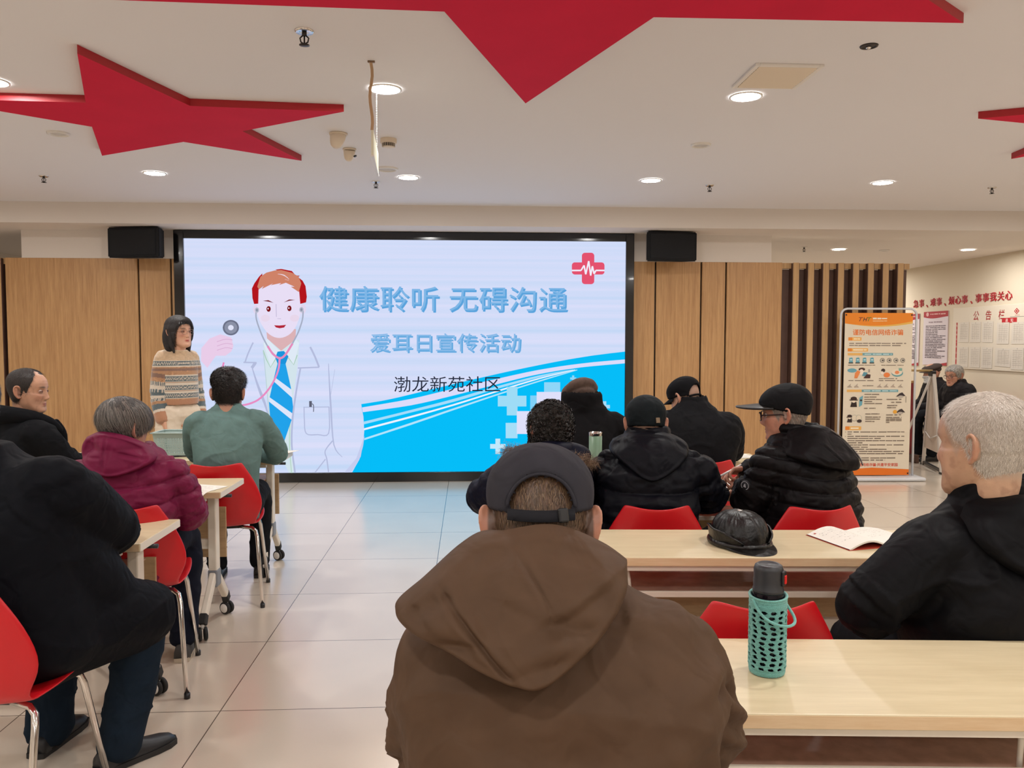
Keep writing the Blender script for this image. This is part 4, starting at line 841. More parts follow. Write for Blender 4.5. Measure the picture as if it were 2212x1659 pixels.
mb.add([v + nrm for v in q] + [v - nrm for v in q], [(0, 1, 2, 3), (7, 6, 5, 4), (0, 4, 5, 1), (1, 5, 6, 2), (2, 6, 7, 3), (3, 7, 4, 0)]); mb.build('sign_panel', mat('easel_panel', rgb('#c4b29f'), 0.6), t)
MB().bar(fa + (ap - fa) * 0.03, fb + (ap - fb) * 0.03, 0.03, 0.03).build('lower_rail', MT['black'], t)
MB().box(ap + Vector((0, 0, 0.01)), (0.05, 0.09, 0.06), bevel=0.006).build('top_clamp', MT['black'], t)
mid = (fa + fb) / 2 + Vector((-0.02, 0, 0.36))
for p in (fa + (ap - fa) * 0.38, fb + (ap - fb) * 0.38): MB().tube([p - nrm * 2.2, mid - nrm * 2.2], 0.006, 8).build('brace', MT['white_plastic'], t)
MB().tube([ap + Vector((0, 0, 0.04)), ap + Vector((-0.4, 0.06, 0.05))], 0.014, 10).build('top_bar', mat('gold_bar', rgb('#b99c6c'), 0.35, metal=0.4), t)
MB().bar(ap, Vector((-0.42, 0.1, 0)), 0.02, 0.02).build('rear_strut', wm, t)
t = thing('red_board', 'dark red standing board with wood top edge behind the banner', 'display board', (5.13, 9.55, 0), R(8))
MB().box((0, 0, 0.53), (0.62, 0.03, 0.88), bevel=0.003).build('board', mat('dark_red_board', rgb('#7a1420'), 0.5, var=0.25, vscale=9), t)
MB().box((0, -0.005, 0.985), (0.65, 0.06, 0.03), bevel=0.004).build('top_edge', MT['panel_wood'], t)
for s in (-1, 1):
    MB().box((s * 0.29, 0, 0.05), (0.04, 0.3, 0.1), bevel=0.004).build('foot', MT['dark_fin'], t)
# ------------------------------------------------------------------ flip-top training tables
def make_table(L=1.4, D=0.41):
    t = thing('training_table', 'table', 'table', (0, 0, 0), 0, 'folding training tables')
    mb = MB(); mb.box((0, 0, 0.724), (L, D, 0.032), bevel=0.003, mi=0)
    for s in (-1, 1):
        mb.box((0, s * (D / 2 + 0.0005), 0.724), (L - 0.008, 0.001, 0.026), mi=1)
    for s in (-1, 1): mb.box((s * (L / 2 + 0.0006), 0, 0.724), (0.0012, D - 0.006, 0.028), mi=2)
    mb.build('tabletop', [MT['table_top'], MT['table_edge'], MT['table_metal']], t)
    MB().box((0, -D / 2 + 0.03, 0.698), (L - 0.16, 0.03, 0.02), bevel=0.002).build('front_rail', MT['table_metal'], t)
    MB().box((0, 0.0, 0.435), (L - 0.22, 0.03, 0.05), bevel=0.004).build('cross_beam', MT['table_metal'], t)
    MB().box((0, 0.155, 0.46), (L - 0.165, 0.014, 0.27), bevel=0.002).build('modesty_board', MT['modesty'], t)
    tr = MB().box((0, 0.0, 0.59), (L - 0.24, 0.3, 0.006)).build('book_tray', MT['shelf'], t)
    mb = MB(); mb.box((0, -0.155, 0.597), (L - 0.24, 0.012, 0.022), bevel=0.003); mb.build('tray_lip', MT['table_metal'], tr)
    for s in (-1, 1):
        mb = MB(); mb.tube([(s * (L / 2 - 0.2), -0.11, 0.712), (s * (L / 2 - 0.21), -0.125, 0.64), (s * (L / 2 - 0.215), -0.13, 0.592)], 0.006, 8)
        mb.box((s * (L / 2 - 0.215), -0.02, 0.583), (0.03, 0.26, 0.012)); mb.build('tray_bracket', MT['table_metal'], t)
        x = s * (L / 2 - 0.10)
        lg = MB().box((x, 0, 0.49), (0.042, 0.062, 0.45), bevel=0.006).build('leg_post', MT['table_metal'], t)
        MB().box((x, 0, 0.26), (0.05, 0.07, 0.09), bevel=0.008).build('joint', MT['grey_plastic'], lg)
        for f in (-1, 1):
            MB().bar((x, f * 0.012, 0.285), (x, f * 0.175, 0.115), 0.034, 0.042, 0.008).build('foot_arm', MT['table_metal'], lg)
            cs = MB(); cs.bar((x, f * 0.17, 0.125), (x, f * 0.198, 0.078), 0.036, 0.044, 0.006); c = cs.build('caster', MT['rubber'], t)
            rz_ = R(62 if f > 0 else 25) * s; ax_ = Vector((math.cos(rz_), math.sin(rz_), 0)); rm_ = Euler((0, 0, rz_)).to_matrix(); cc_ = Vector((x, f * 0.2, 0.0345))
            w = MB()
            for q in (-1, 1):
                w.lathe([(0.0, -0.009), (0.026, -0.009), (0.033, -0.006), (0.0345, 0.0), (0.033, 0.006), (0.026, 0.009), (0.0, 0.009)], cc_ + ax_ * (q * 0.014), 24, rot=rm_ @ Euler((0, R(90), 0)).to_matrix())
            w.build('wheel', MT['rubber'], c)
            h = MB()
            for q in (-1, 1):
                h.lathe([(0.0, 0.0), (0.0245, 0.0), (0.0225, 0.0025), (0.0, 0.003)], cc_ + ax_ * (q * 0.0232), 20, rot=rm_ @ Euler((0, R(90 * q), 0)).to_matrix())
            h.cyl((x, f * 0.199, 0.06), (x, f * 0.199, 0.085), 0.008)
            h.build('hub', MT['white_plastic'], c)
        MB().tube([(x, -0.06, 0.705), (x + s * 0.05, -0.075, 0.698), (x + s * 0.115, -0.075, 0.698)], [0.006, 0.008, 0.009], 10).build('flip_lever', MT['black'], t)
    return t
TB = make_table()
G_T = 'folding training tables'
tabs = [((-1.90, 3.175, 0), 0, 'training table under the elbow of the person in the long black coat'),
        ((-1.915, 4.18, 0), 0, 'training table with the overhanging sheet, in front of the magenta jacket'),
        ((-1.885, 5.25, 0), 0, 'training table carrying the pale green basket'),
        ((0.665, 1.735, 0), R(-4.2), 'training table carrying the bottle in the turquoise crochet sleeve'),
        ((1.06, 2.875, 0), R(-3.4), 'training table carrying the leather cap and open notebook'),
        ((0.92, 4.10, 0), R(-3.5), 'training table where the man in glasses points with his pen'),
        ((1.14, 5.03, 0), R(-3), 'training table farthest from the viewer, before the man in the open-back black cap')]
for i, (l, r, lb) in enumerate(tabs): place(TB, i == 0, l, r, lb, G_T)

# ------------------------------------------------------------------ red shell chairs
def make_chair():
    t = thing('red_chair', 'chair', 'chair', (0, 0, 0), 0, 'red shell chairs')
    prof = [(0.235, 0.415, 0.17), (0.232, 0.435, 0.185), (0.215, 0.452, 0.20), (0.17, 0.458, 0.212), (0.10, 0.452, 0.222), (0.02, 0.444, 0.226), (-0.06, 0.438, 0.222), (-0.12, 0.436, 0.212),
            (-0.165, 0.443, 0.198), (-0.195, 0.463, 0.195), (-0.21, 0.495, 0.212), (-0.218, 0.535, 0.232), (-0.226, 0.58, 0.235), (-0.237, 0.64, 0.218), (-0.25, 0.70, 0.192), (-0.262, 0.755, 0.158), (-0.27, 0.79, 0.138), (-0.272, 0.798, 0.132)]
    P = np.array(prof); N = len(P); M = 17
    surf = np.zeros((N, M, 3))
    for i in range(N):
        tdir = P[min(i + 1, N - 1), :2] - P[max(i - 1, 0), :2]; tdir /= np.linalg.norm(tdir)
        nrm = np.array([tdir[1], -tdir[0]])
        if i < 8: nrm = np.array([0.0, 1.0])
        up = np.array([0.25, 0.97]) if i < 8 else np.array([1.0, 0.12])
        amt = 0.020 if i < 8 else (0.03 + 0.03 * min(1, (i - 8) / 4))
        for j in range(M):
            u = (j / (M - 1)) * 2 - 1
            y, z = P[i, 0] + up[0] * amt * u * u, P[i, 1] + up[1] * amt * u * u
            if i >= N - 3: z += 0.007 * u * u - 0.006 * u ** 8
            surf[i, j] = (u * P[i, 2], y, z)
    du = np.gradient(surf, axis=1); dv = np.gradient(surf, axis=0)
    n = np.cross(du, dv); n /= np.linalg.norm(n, axis=2, keepdims=True) + 1e-9
    A = surf + n * 0.004; B = surf - n * 0.004
    mb = MB(); mb.grid(A.tolist()); o = len(mb.v)
    mb.grid(B[:, ::-1].tolist())
    ring = [(i, 0) for i in range(N)] + [(N - 1, j) for j in range(1, M)] + [(i, M - 1) for i in range(N - 2, -1, -1)] + [(0, j) for j in range(M - 2, 0, -1)]
    fs = []
    for k in range(len(ring)):
        a, b = ring[k], ring[(k + 1) % len(ring)]
        fs.append((a[0] * M + a[1], b[0] * M + b[1], o + b[0] * M + (M - 1 - b[1]), o + a[0] * M + (M - 1 - a[1])))
    mb.f += fs; mb.m += [0] * len(fs); mb.sm += [True] * len(fs)
    sh = mb.build('seat_shell', MT['red_shell'], t)
    me = sh.data; bm = bmesh.new(); bm.from_mesh(me); bmesh.ops.recalc_face_normals(bm, faces=bm.faces); bm.to_mesh(me); bm.free()
    md = sh.modifiers.new('smooth', 'SUBSURF'); md.levels = 1; md.render_levels = 1
    for s in (-1, 1):
        rear = [(s * 0.09, -0.085, 0.424), (s * 0.17, -0.11, 0.416), (s * 0.192, -0.125, 0.40), (s * 0.20, -0.14, 0.37), (s * 0.235, -0.26, 0.006)]
        front = [(s * 0.09, 0.075, 0.432), (s * 0.165, 0.115, 0.427), (s * 0.186, 0.13, 0.41), (s * 0.193, 0.14, 0.38), (s * 0.225, 0.22, 0.006)]
        for q in (rear, front):
            l = MB().tube(q, 0.0105, 12).build('leg', MT['chrome'], t)
            e = Vector(q[-1]); MB().cyl(e - Vector((0, 0, 0.006)), e + Vector((0, 0, 0.016)), 0.0125, 14).build('foot_cap', MT['black'], l)
    mb = MB(); mb.bar((-0.1, -0.085, 0.424), (0.1, -0.085, 0.424), 0.02); mb.bar((-0.1, 0.075, 0.432), (0.1, 0.075, 0.432), 0.02); mb.bar((0, -0.09, 0.424), (0, 0.08, 0.43), 0.03, 0.02)
    mb.build('under_frame', MT['black'], t)
    return t
CH = make_chair()
G_C = 'red shell chairs'
chairs = [((-1.44, 2.48, 0), R(-3), 'red chair under the person in the long black coat'),
          ((-1.452, 3.535, 0), R(12), 'red chair under the person in the magenta down jacket'),
          ((-1.42, 4.69, 0), R(9), 'red chair under the person in the grey-green sweater'),
          ((-2.40, 4.50, 0), R(0), 'red chair hidden under the man with the receding hairline'),
          ((0.14, 1.14, 0), R(-2), 'red chair hidden under the man in the brown hooded jacket'),
          ((0.775, 2.24, 0), R(-3), 'empty red chair just beyond the crochet-covered bottle'),
          ((1.40, 2.21, 0), R(6), 'red chair hidden under the white-haired man'),
          ((0.345, 3.42, 0), R(0), 'red chair hidden under the curly-haired person'),
          ((0.785, 3.46, 0), R(-4), 'red chair under the navy puffer jacket, behind the leather cap'),
          ((1.425, 3.42, 0), R(4), 'red chair under the man in glasses, behind the open notebook'),
          ((0.66, 4.68, 0), R(0), 'red chair hidden under the man in the brown flat cap'),
          ((1.35, 4.70, 0), R(2), 'red chair under the man in the open-back black cap'),
          ((6.32, 9.75, 0), R(90), 'chair under the seated old man in glasses by the notice wall'),
          ((6.36, 10.45, 0), R(90), 'chair under the seated man in the flat cap by the notice wall')]
for i, (l, r, lb) in enumerate(chairs): place(CH, i == 0, l, r, lb, G_C)

# ------------------------------------------------------------------ things on the tables
ZT = 0.7405
def sheet_thing(name, label, loc, rz, w, h, lines=6, droop=None, seed=1, group=None, cat='paper'):
    t = thing(name, label, cat, loc, rz, group)
    nx, ny = 14, 14; g = []
    for i in range(nx + 1):
        row = []
        for j in range(ny + 1):
            u, v = (i / nx - 0.5) * w, (j / ny - 0.5) * h
            z = 0.0012 + (droop(u, v) if droop else 0)
            row.append((u, v, z))
        g.append(row)
    m = MB(); m.grid(g); m.grid([[(x, y, z - 0.0006) for x, y, z in r][::-1] for r in g]); s = m.build('sheet', MT['paper'], t)
    if lines:
        r = random.Random(seed); p = MB()
        for k in range(lines):
            v = h * (0.36 - 0.7 * k / lines); u = -w * 0.4
            while u < w * r.uniform(0.2, 0.42):
                l = r.uniform(0.01, 0.05); z = [0.0016 + (droop(uu, vv) if droop else 0) for uu, vv in ((u, v), (u + l, v), (u + l, v + 0.003), (u, v + 0.003))]
                p.poly([(u, v, z[0]), (u + l, v, z[1]), (u + l, v + 0.003, z[2]), (u, v + 0.003, z[3])]); u += l + r.uniform(0.004, 0.012)
        p.build('printed_lines', mat('faint_print_%d' % seed, rgb('#a8a298'), 0.8), t)
    return t
sheet_thing('paper_sheet', 'printed sheet overhanging the table edge beside the magenta jacket', (-1.37, 4.03, ZT), R(-20), 0.21, 0.29, 9, lambda u, v: -0.9 * max(0, -0.035 - v + 0.25 * (u - 0.02)) ** 1.35 * (1.1), 5)
sheet_thing('paper_sheet', 'white sheet between the basket and the grey-green sweater', (-1.60, 5.13, ZT), R(8), 0.21, 0.16, 5, None, 6)
sheet_thing('paper_sheet', 'sheet jutting past the table end beside the grey-green sleeve', (-1.245, 5.36, ZT), R(-18), 0.17, 0.2, 0, lambda u, v: 0.03 * max(0, u + 0.02) ** 1.0 * 2, 7)
sheet_thing('paper_sheet', 'white sheet on the far table beside the man in the open-back cap', (1.72, 5.06, ZT), R(10), 0.21, 0.16, 4, None, 8)
sheet_thing('paper_sheet', 'sheet with faint pencil strokes under the pointing pen', (1.36, 4.02, ZT), R(-10), 0.28, 0.18, 4, None, 9)

# basket
def make_basket(loc, rz):
    t = thing('plastic_basket', 'pale green perforated plastic basket on the far table', 'basket', loc, rz)
    W, D, H = 0.262, 0.19, 0.148; fl = 0.018
    gm = mat('pale_green_plastic', rgb('#a6b9b4'), 0.45)
    def wall(p0, p1, q0, q1, ncol):
        p0, p1, q0, q1 = map(Vector, (p0, p1, q0, q1)); mb = MB(); rows = 7
        nrm = (p1 - p0).cross(q0 - p0).normalized() * 0.0012
        def P(u, v): return (p0.lerp(p1, u)).lerp(q0.lerp(q1, u), v)
        us = [0]; du = 0.84 / ncol
        for c in range(ncol): us += [0.08 + du * (c + 0.22), 0.08 + du * (c + 0.78)]
        us.append(1); vs = [0]; dv = 0.72 / rows
        for r_ in range(rows): vs += [0.08 + dv * (r_ + 0.22), 0.08 + dv * (r_ + 0.78)]
        vs.append(1)
        for i in range(len(us) - 1):
            for j in range(len(vs) - 1):
                if i % 2 == 1 and j % 2 == 1: continue
                a = [P(us[i], vs[j]), P(us[i + 1], vs[j]), P(us[i + 1], vs[j + 1]), P(us[i], vs[j + 1])]
                mb.poly([v + nrm for v in a]); mb.poly([v - nrm for v in a[::-1]])
                for k in range(4):
                    b, c = a[k], a[(k + 1) % 4]; mb.poly([b - nrm, c - nrm, c + nrm, b + nrm])
        return mb
    b = [(-W / 2 + fl, -D / 2 + fl, 0.002), (W / 2 - fl, -D / 2 + fl, 0.002), (W / 2 - fl, D / 2 - fl, 0.002), (-W / 2 + fl, D / 2 - fl, 0.002)]
    u = [(-W / 2, -D / 2, H), (W / 2, -D / 2, H), (W / 2, D / 2, H), (-W / 2, D / 2, H)]
    for k in range(4):
        k2 = (k + 1) % 4
        wall(b[k], b[k2], u[k], u[k2], 13 if k % 2 == 0 else 9).build('side_wall', gm, t)
    MB().box((0, 0, 0.003), (W - 2 * fl, D - 2 * fl, 0.004)).build('base', gm, t)
    mb = MB()
    for s in (-1, 1):
        mb.box((0, s * (D / 2 + 0.004), H), (W + 0.026, 0.018, 0.008), bevel=0.003); mb.box((s * (W / 2 + 0.004), 0, H), (0.018, D + 0.02, 0.008), bevel=0.003)
    mb.build('rim', gm, t)
make_basket((-1.888, 5.33, ZT), R(-2))
def pen(name, label, a, b, m1, m2, cat='pen', group=None):
    a = Vector(a); b = Vector(b); t = thing(name, label, cat, a, 0, group); d = b - a
    MB().tube([Vector((0, 0, 0)), d * 0.62], 0.0048, 10).build('barrel', m1, t)
    MB().tube([d * 0.6, d], 0.0056, 10).build('pen_cap', m2, t)
    MB().tube([d * -0.1, Vector((0, 0, 0))], [0.0012, 0.0042], 10).build('nib', m1, t)
pw, pb = MT['white_plastic'], MT['black']
pen('marker_pen', 'black and white pen lying before the basket, the one nearer the magenta jacket', (-1.90, 5.205, ZT + 0.006), (-1.99, 5.20, ZT + 0.006), pw, pb, group='pens before the basket')
pen('marker_pen', 'black pen lying before the basket, the one nearer the grey-green sweater', (-1.78, 5.20, ZT + 0.006), (-1.89, 5.19, ZT + 0.006), pb, pb, group='pens before the basket')

# bottle in crochet sleeve
def make_bottle(loc):
    t = thing('thermos_bottle', 'dark thermos bottle with black flip lid and red lock in a turquoise crochet sleeve', 'bottle', loc, R(10)); t.scale = (0.98, 0.98, 0.925)
    MB().lathe([(0.0, 0.004), (0.034, 0.004), (0.036, 0.008), (0.036, 0.175), (0.035, 0.195), (0.033, 0.205), (0, 0.206)], n=40).build('flask', mat('dark_purple_steel', rgb('#15101a'), 0.18, metal=0.5), t)
    lid = MB().lathe([(0.0, 0.197), (0.0345, 0.197), (0.0345, 0.206), (0.033, 0.208), (0.0335, 0.228), (0.0325, 0.231), (0.0328, 0.252), (0.030, 0.262), (0.024, 0.266), (0.022, 0.264), (0.0, 0.262)], n=40).build('flip_lid', mat('charcoal_lid', rgb('#26272b'), 0.42), t)
    a = R(-52)
    mb = MB(); mb.box((0.0345 * math.cos(a), 0.0345 * math.sin(a), 0.236), (0.008, 0.018, 0.036), (0, 0, a), 0.003); mb.build('lock_housing', MT['black'], lid)
    mb = MB(); mb.box((0.039 * math.cos(a), 0.039 * math.sin(a), 0.234), (0.004, 0.009, 0.02), (0, 0, a), 0.001); mb.build('red_lock', mat('red_lock', rgb('#d81c1c'), 0.4), lid)
    # sleeve: knitted shell with columns of lens-shaped holes
    nt_, nz = 168, 132; H = 0.19; cols = 12; rows = 15
    g = np.zeros((nt_, nz + 1, 3)); keep = np.ones((nt_, nz), bool)
    for i in range(nt_):
        th = 2 * PI * i / nt_
        for j in range(nz + 1):
            z = H * j / nz
            tilt = 0.004 * math.sin(th + 0.6) * (j / nz) ** 2
            r = 0.0405 + 0.0012 * abs(math.sin(z * rows / H * PI)) + 0.0006 * math.sin(th * 56 + z * 900) + 0.0008 * math.sin(z * 1400 + math.sin(th * 28) * 1.5)
            r *= 0.93 + 0.07 * min(1, z / 0.02)
            g[i, j] = (r * math.cos(th), r * math.sin(th), 0.001 + z + tilt)
    for i in range(nt_):
        for j in range(nz):
            z = (j + 0.5) / nz * rows; c = (i + 0.5) / nt_ * cols + 0.15 * math.sin(z * 1.3)
            fu = (c % 1) - 0.5; fv = (z % 1) - 0.5
            if 1.2 < z < rows - 2 and (fu / 0.33) ** 2 + ((fv + 0.25 * fu) / 0.36) ** 2 < 1: keep[i, j] = False
    idx = lambda i, j: (i % nt_) * (nz + 1) + j
    inner = g.copy(); inner[:, :, :2] *= 0.925
    vs = g.reshape(-1, 3).tolist() + inner.reshape(-1, 3).tolist(); o = nt_ * (nz + 1); fs = []
    for i in range(nt_):
        for j in range(nz):
            if not keep[i, j]: continue
            a, b, c, d = idx(i, j), idx(i + 1, j), idx(i + 1, j + 1), idx(i, j + 1)
            fs.append((a, b, c, d)); fs.append((o + d, o + c, o + b, o + a))
            for (p, q, ii, jj) in ((a, b, i, j - 1), (b, c, (i + 1) % nt_, j), (c, d, i, j + 1), (d, a, (i - 1) % nt_, j)):
                if jj < 0 or jj >= nz or not keep[ii, jj]: fs.append((p, o + p, o + q, q))
    mb = MB(); mb.add(vs, fs, 0, True)
    yarn = mat('turquoise_yarn', rgb('#78bdb4'), 0.9, var=0.12, vscale=300, bump=0.5, bscale=700, sheen=0.3)
    sl = mb.build('crochet_sleeve', yarn, t)
    mb = MB(); mb.tube([(0.041 * math.cos(a_), 0.041 * math.sin(a_), 0.19 + 0.004 * math.sin(a_ + 0.6)) for a_ in np.linspace(0, 2 * PI, 40, endpoint=False)], 0.0028, 8, closed=True); mb.build('edge_cord', yarn, sl)
    pts = []
    for s in np.linspace(0, 1, 26):
        aa = R(190) + s * R(190); rr = 0.043 + 0.022 * math.sin(PI * s) ** 2
        pts.append((rr * math.cos(aa), rr * math.sin(aa), 0.186 - 0.052 * math.sin(PI * s) ** 0.8))
    MB().tube(pts, 0.0034, 8).build('carry_loop', yarn, sl)
make_bottle((0.665, 1.735, ZT))

# green thermos
t = thing('green_thermos', 'pale green thermos cup with a steel rim between two black-clad backs', 'bottle', (0.655, 4.13, ZT))
gm = mat('sage_enamel', rgb('#6c8a70'), 0.4)
MB().lathe([(0, 0.0), (0.032, 0.0), (0.034, 0.005), (0.034, 0.255)], n=32).build('cup_body', gm, t)
MB().lathe([(0.0345, 0.25), (0.0352, 0.262), (0.0345, 0.268), (0.031, 0.268), (0.03, 0.255), (0, 0.255)], n=32, cap=False).build('steel_rim', MT['chrome'], t)

# leather cap
def make_leather_cap(loc, rz):
    t = thing('leather_cap', 'black leather peaked cap with ear flaps lying on the table', 'cap', loc, rz)
    lm = mat('black_leather', rgb('#0c0b0a'), 0.36, spec=0.4, bump=0.5, bscale=38)
    nu, nv = 96, 20; g = []
    for i in range(nu):
        th = 2 * PI * i / nu; row = []
        for j in range(nv + 1):
            ph = j / nv * PI / 2
            gore = 1 - math.exp(-(math.sin(th * 3) / 0.10) ** 2)
            r = math.cos(ph) ** 0.75 * (0.975 + 0.025 * gore)
            pucker = 0.0022 * math.sin(th * 11 + 2.5 * math.sin(th * 5) + 3 * ph) * math.sin(ph * 2)
            z = 0.022 + 0.105 * math.sin(ph) ** 0.9
            row.append(((0.100 * r + pucker) * math.cos(th), (0.118 * r + pucker) * math.sin(th), z + pucker))
        g.append(row)
    mb = MB(); mb.grid(g, closed_u=True); mb.build('crown', lm, t)
    MB().lathe([(0.0, 0.130), (0.008, 0.1295), (0.010, 0.127), (0.009, 0.123)], n=16, cap=False).build('button', MT['chrome'], t)
    mb = MB(); gg = []
    for i in range(25):
        a = R(-68) + R(136) * i / 24; row = []
        for j in range(6):
            e = j / 5 * 0.062 * math.cos((a) * 1.25)
            x, y = math.sin(a) * 0.100, -math.cos(a) * 0.116
            row.append((x * (1 + e * 2.0), y - e, 0.022 - 0.2 * e + 0.012 * (1 - abs(a)) * 0 - 0.006))
        gg.append(row)
    mb.grid(gg); mb.grid([[(x, y, z - 0.006) for x, y, z in r][::-1] for r in gg]); 
    mb.tube([r[-1][:2] + (r[-1][2] - 0.003,) for r in gg], 0.0038, 8); mb.build('peak', lm, t)
    for s in (-1, 1):
        gg = []
        for i in range(21):
            a = R(-58) + R(150) * i / 20; row = []
            h = 0.062 * math.sin(PI * (i + 0.6) / 21.2) ** 0.6
            for j in range(6):
                k = j / 5; b = a - R(5)
                row.append((s * (0.101 + 0.007 * k + 0.003 * math.sin(i)) * math.cos(b), (0.119 + 0.007 * k) * math.sin(b), 0.004 + k * h * 0.85 + 0.012))
            gg.append(row)
        mb = MB(); mb.grid(gg); mb.grid([[(x * 0.96, y * 0.96, z) for x, y, z in r][::-1] for r in gg]); mb.tube([r[-1] for r in gg], 0.004, 8)
        mb.build('ear_flap', lm, t)
    mb = MB(); mb.tube([(0.099 * math.cos(a), 0.117 * math.sin(a), 0.016) for a in np.linspace(0, 2 * PI, 48, endpoint=False)], 0.0125, 10, closed=True); mb.build('head_band', lm, t)
make_leather_cap((0.985, 2.86, ZT - 0.003), R(12))

# open notebook
def make_notebook(loc, rz):
    t = thing('open_notebook', 'open notebook with handwriting lying before the red chair back', 'notebook', loc, rz)
    W, H = 0.165, 0.235
    def zz(u, side): return 0.004 + (0.030 * math.sin(min(1, u / W * 1.02) * PI) ** 0.9 * (1 - u / W * 0.35) if side < 0 else 0.010 * math.sin(u / W * PI) ** 1.0 + 0.001)
    for s in (-1, 1):
        g = [[(s * W * i / 16, (j / 8 - 0.5) * H, zz(W * i / 16, s)) for j in range(9)] for i in range(17)]
        if s < 0: g = g[::-1]
        mb = MB(); mb.grid(g); mb.grid([[(x, y, max(0.0015, z - 0.006)) for x, y, z in r][::-1] for r in g])
        for row in (0, 8):
            mb.grid([[g[i][row], (g[i][row][0], g[i][row][1], max(0.0015, g[i][row][2] - 0.006))] for i in range(17)])
        pg = mb.build('page_block', MT['paper'], t)
        r = random.Random(4 + s); p = MB()
        for k in range(8 if s < 0 else 6):
            v = H * (0.38 - 0.085 * k); u = 0.02 + (0.03 if k % 3 == 0 else 0)
            while u < W * r.uniform(0.6, 0.9):
                l = r.uniform(0.004, 0.012)
                for q in range(2):
                    a = (u + r.uniform(0, l), v + r.uniform(-0.004, 0.006)); b = (u + r.uniform(0, l), v + r.uniform(-0.006, 0.006))
                    w = 0.0009
                    p.poly([(s * uu if s > 0 else -(W - uu), vv, zz(uu if s > 0 else W - uu, s) + 0.0012) for uu, vv in ((a[0], a[1]), (b[0] + w, b[1]), (b[0] + w, b[1] + w), (a[0], a[1] + w))])
                u += l + 0.002
        p.build('handwriting', MT['ink'], pg)
    MB().box((0, 0, 0.0008), (W * 2 + 0.006, H + 0.006, 0.0014)).build('cover', mat('red_cover', rgb('#b8402e'), 0.5), t)
    MB().ell((-W + 0.018, H * 0.40, zz(W - 0.018, -1) + 0.0012), (0.006, 0.005, 0.0006), seg=10, rings=6).build('red_stamp', mat('red_stamp', rgb('#c83a30'), 0.6), t)
make_notebook((1.475, 2.90, ZT), R(14))
# ------------------------------------------------------------------ people: helpers
def _hash(i, j, k, s):
    h = (i * 374761393 + j * 668265263 + k * 2147483647 + s * 144665) & 0xFFFFFFFF
    h = ((h ^ (h >> 13)) * 1274126177) & 0xFFFFFFFF
    return ((h ^ (h >> 16)) & 0xFFFF) / 32767.5 - 1.0
def vnoise(P, scale=1.0, seed=0):
    Q = np.asarray(P, float) * np.asarray(scale, float); I = np.floor(Q).astype(np.int64); F = Q - I
    F = F * F * (3 - 2 * F); out = 0
    for a in (0, 1):
        for b in (0, 1):
            for c in (0, 1):
                w = (F[:, 0] if a else 1 - F[:, 0]) * (F[:, 1] if b else 1 - F[:, 1]) * (F[:, 2] if c else 1 - F[:, 2])
                out = out + w * _hash(I[:, 0] + a, I[:, 1] + b, I[:, 2] + c, seed)
    return out
def fbm(P, scale, seed=0, octv=3):
    return sum(vnoise(P, np.asarray(scale, float) * 2 ** o, seed + o * 7) * 0.5 ** o for o in range(octv))
def ridge(P, scale, seed=0):
    n = np.abs(vnoise(P + 0.04 * np.stack([vnoise(P, 9, seed + 3), vnoise(P, 9, seed + 4), vnoise(P, 9, seed + 5)], 1), scale, seed))
    return 1 - np.clip(n * 2.2, 0, 1)
def catmull(pts, per=6):
    P = np.asarray(pts, float); Q = []
    for i in range(len(P) - 1):
        p0, p1, p2, p3 = P[max(i - 1, 0)], P[i], P[i + 1], P[min(i + 2, len(P) - 1)]
        for k in range(per):
            t = k / per
            Q.append(0.5 * (2 * p1 + (p2 - p0) * t + (2 * p0 - 5 * p1 + 4 * p2 - p3) * t * t + (3 * p1 - p0 - 3 * p2 + p3) * t ** 3))
    Q.append(P[-1]); return np.array(Q)
def limb(mb, pts, rad, per=6, n=18, cap=True):
    """A smooth tapering limb through joints; rounded ends."""
    P = catmull(np.c_[np.asarray(pts, float), np.asarray(rad, float)], per)
    p = P[:, :3]; r = np.maximum(P[:, 3], 0.003)
    if cap:
        d0 = (p[0] - p[1]); d0 /= np.linalg.norm(d0); d1 = (p[-1] - p[-2]); d1 /= np.linalg.norm(d1)
        p = np.vstack([p[0] + d0 * r[0] * 0.75, p[0] + d0 * r[0] * 0.45, p, p[-1] + d1 * r[-1] * 0.45, p[-1] + d1 * r[-1] * 0.75])
        r = np.r_[r[0] * 0.4, r[0] * 0.85, r, r[-1] * 0.85, r[-1] * 0.4]
    mb.tube([tuple(q) for q in p], list(r), n)
def torso(mb, sl, n=40, ex=2.5):
    """Horizontal sections (z, xc, yc, half width, half depth[, yaw])."""
    S = np.array([list(s) + [0.0] * (6 - len(s)) for s in sl], float); S = catmull(S, 5)
    vs = []
    for z, xc, yc, hw, hd, yw in S:
        for j in range(n):
            a = 2 * PI * j / n; c, s = math.cos(a), math.sin(a)
            x = max(hw, 0.004) * math.copysign(abs(c) ** (2 / ex), c); y = max(hd, 0.004) * math.copysign(abs(s) ** (2 / ex), s)
            vs.append((xc + x * math.cos(yw) - y * math.sin(yw), yc + x * math.sin(yw) + y * math.cos(yw), z))
    k = len(S); fs = [(i * n + j, i * n + (j + 1) % n, (i + 1) * n + (j + 1) % n, (i + 1) * n + j) for i in range(k - 1) for j in range(n)]
    fs += [tuple(range(n))[::-1], tuple((k - 1) * n + j for j in range(n))]
    mb.add(vs, fs, 0, True)
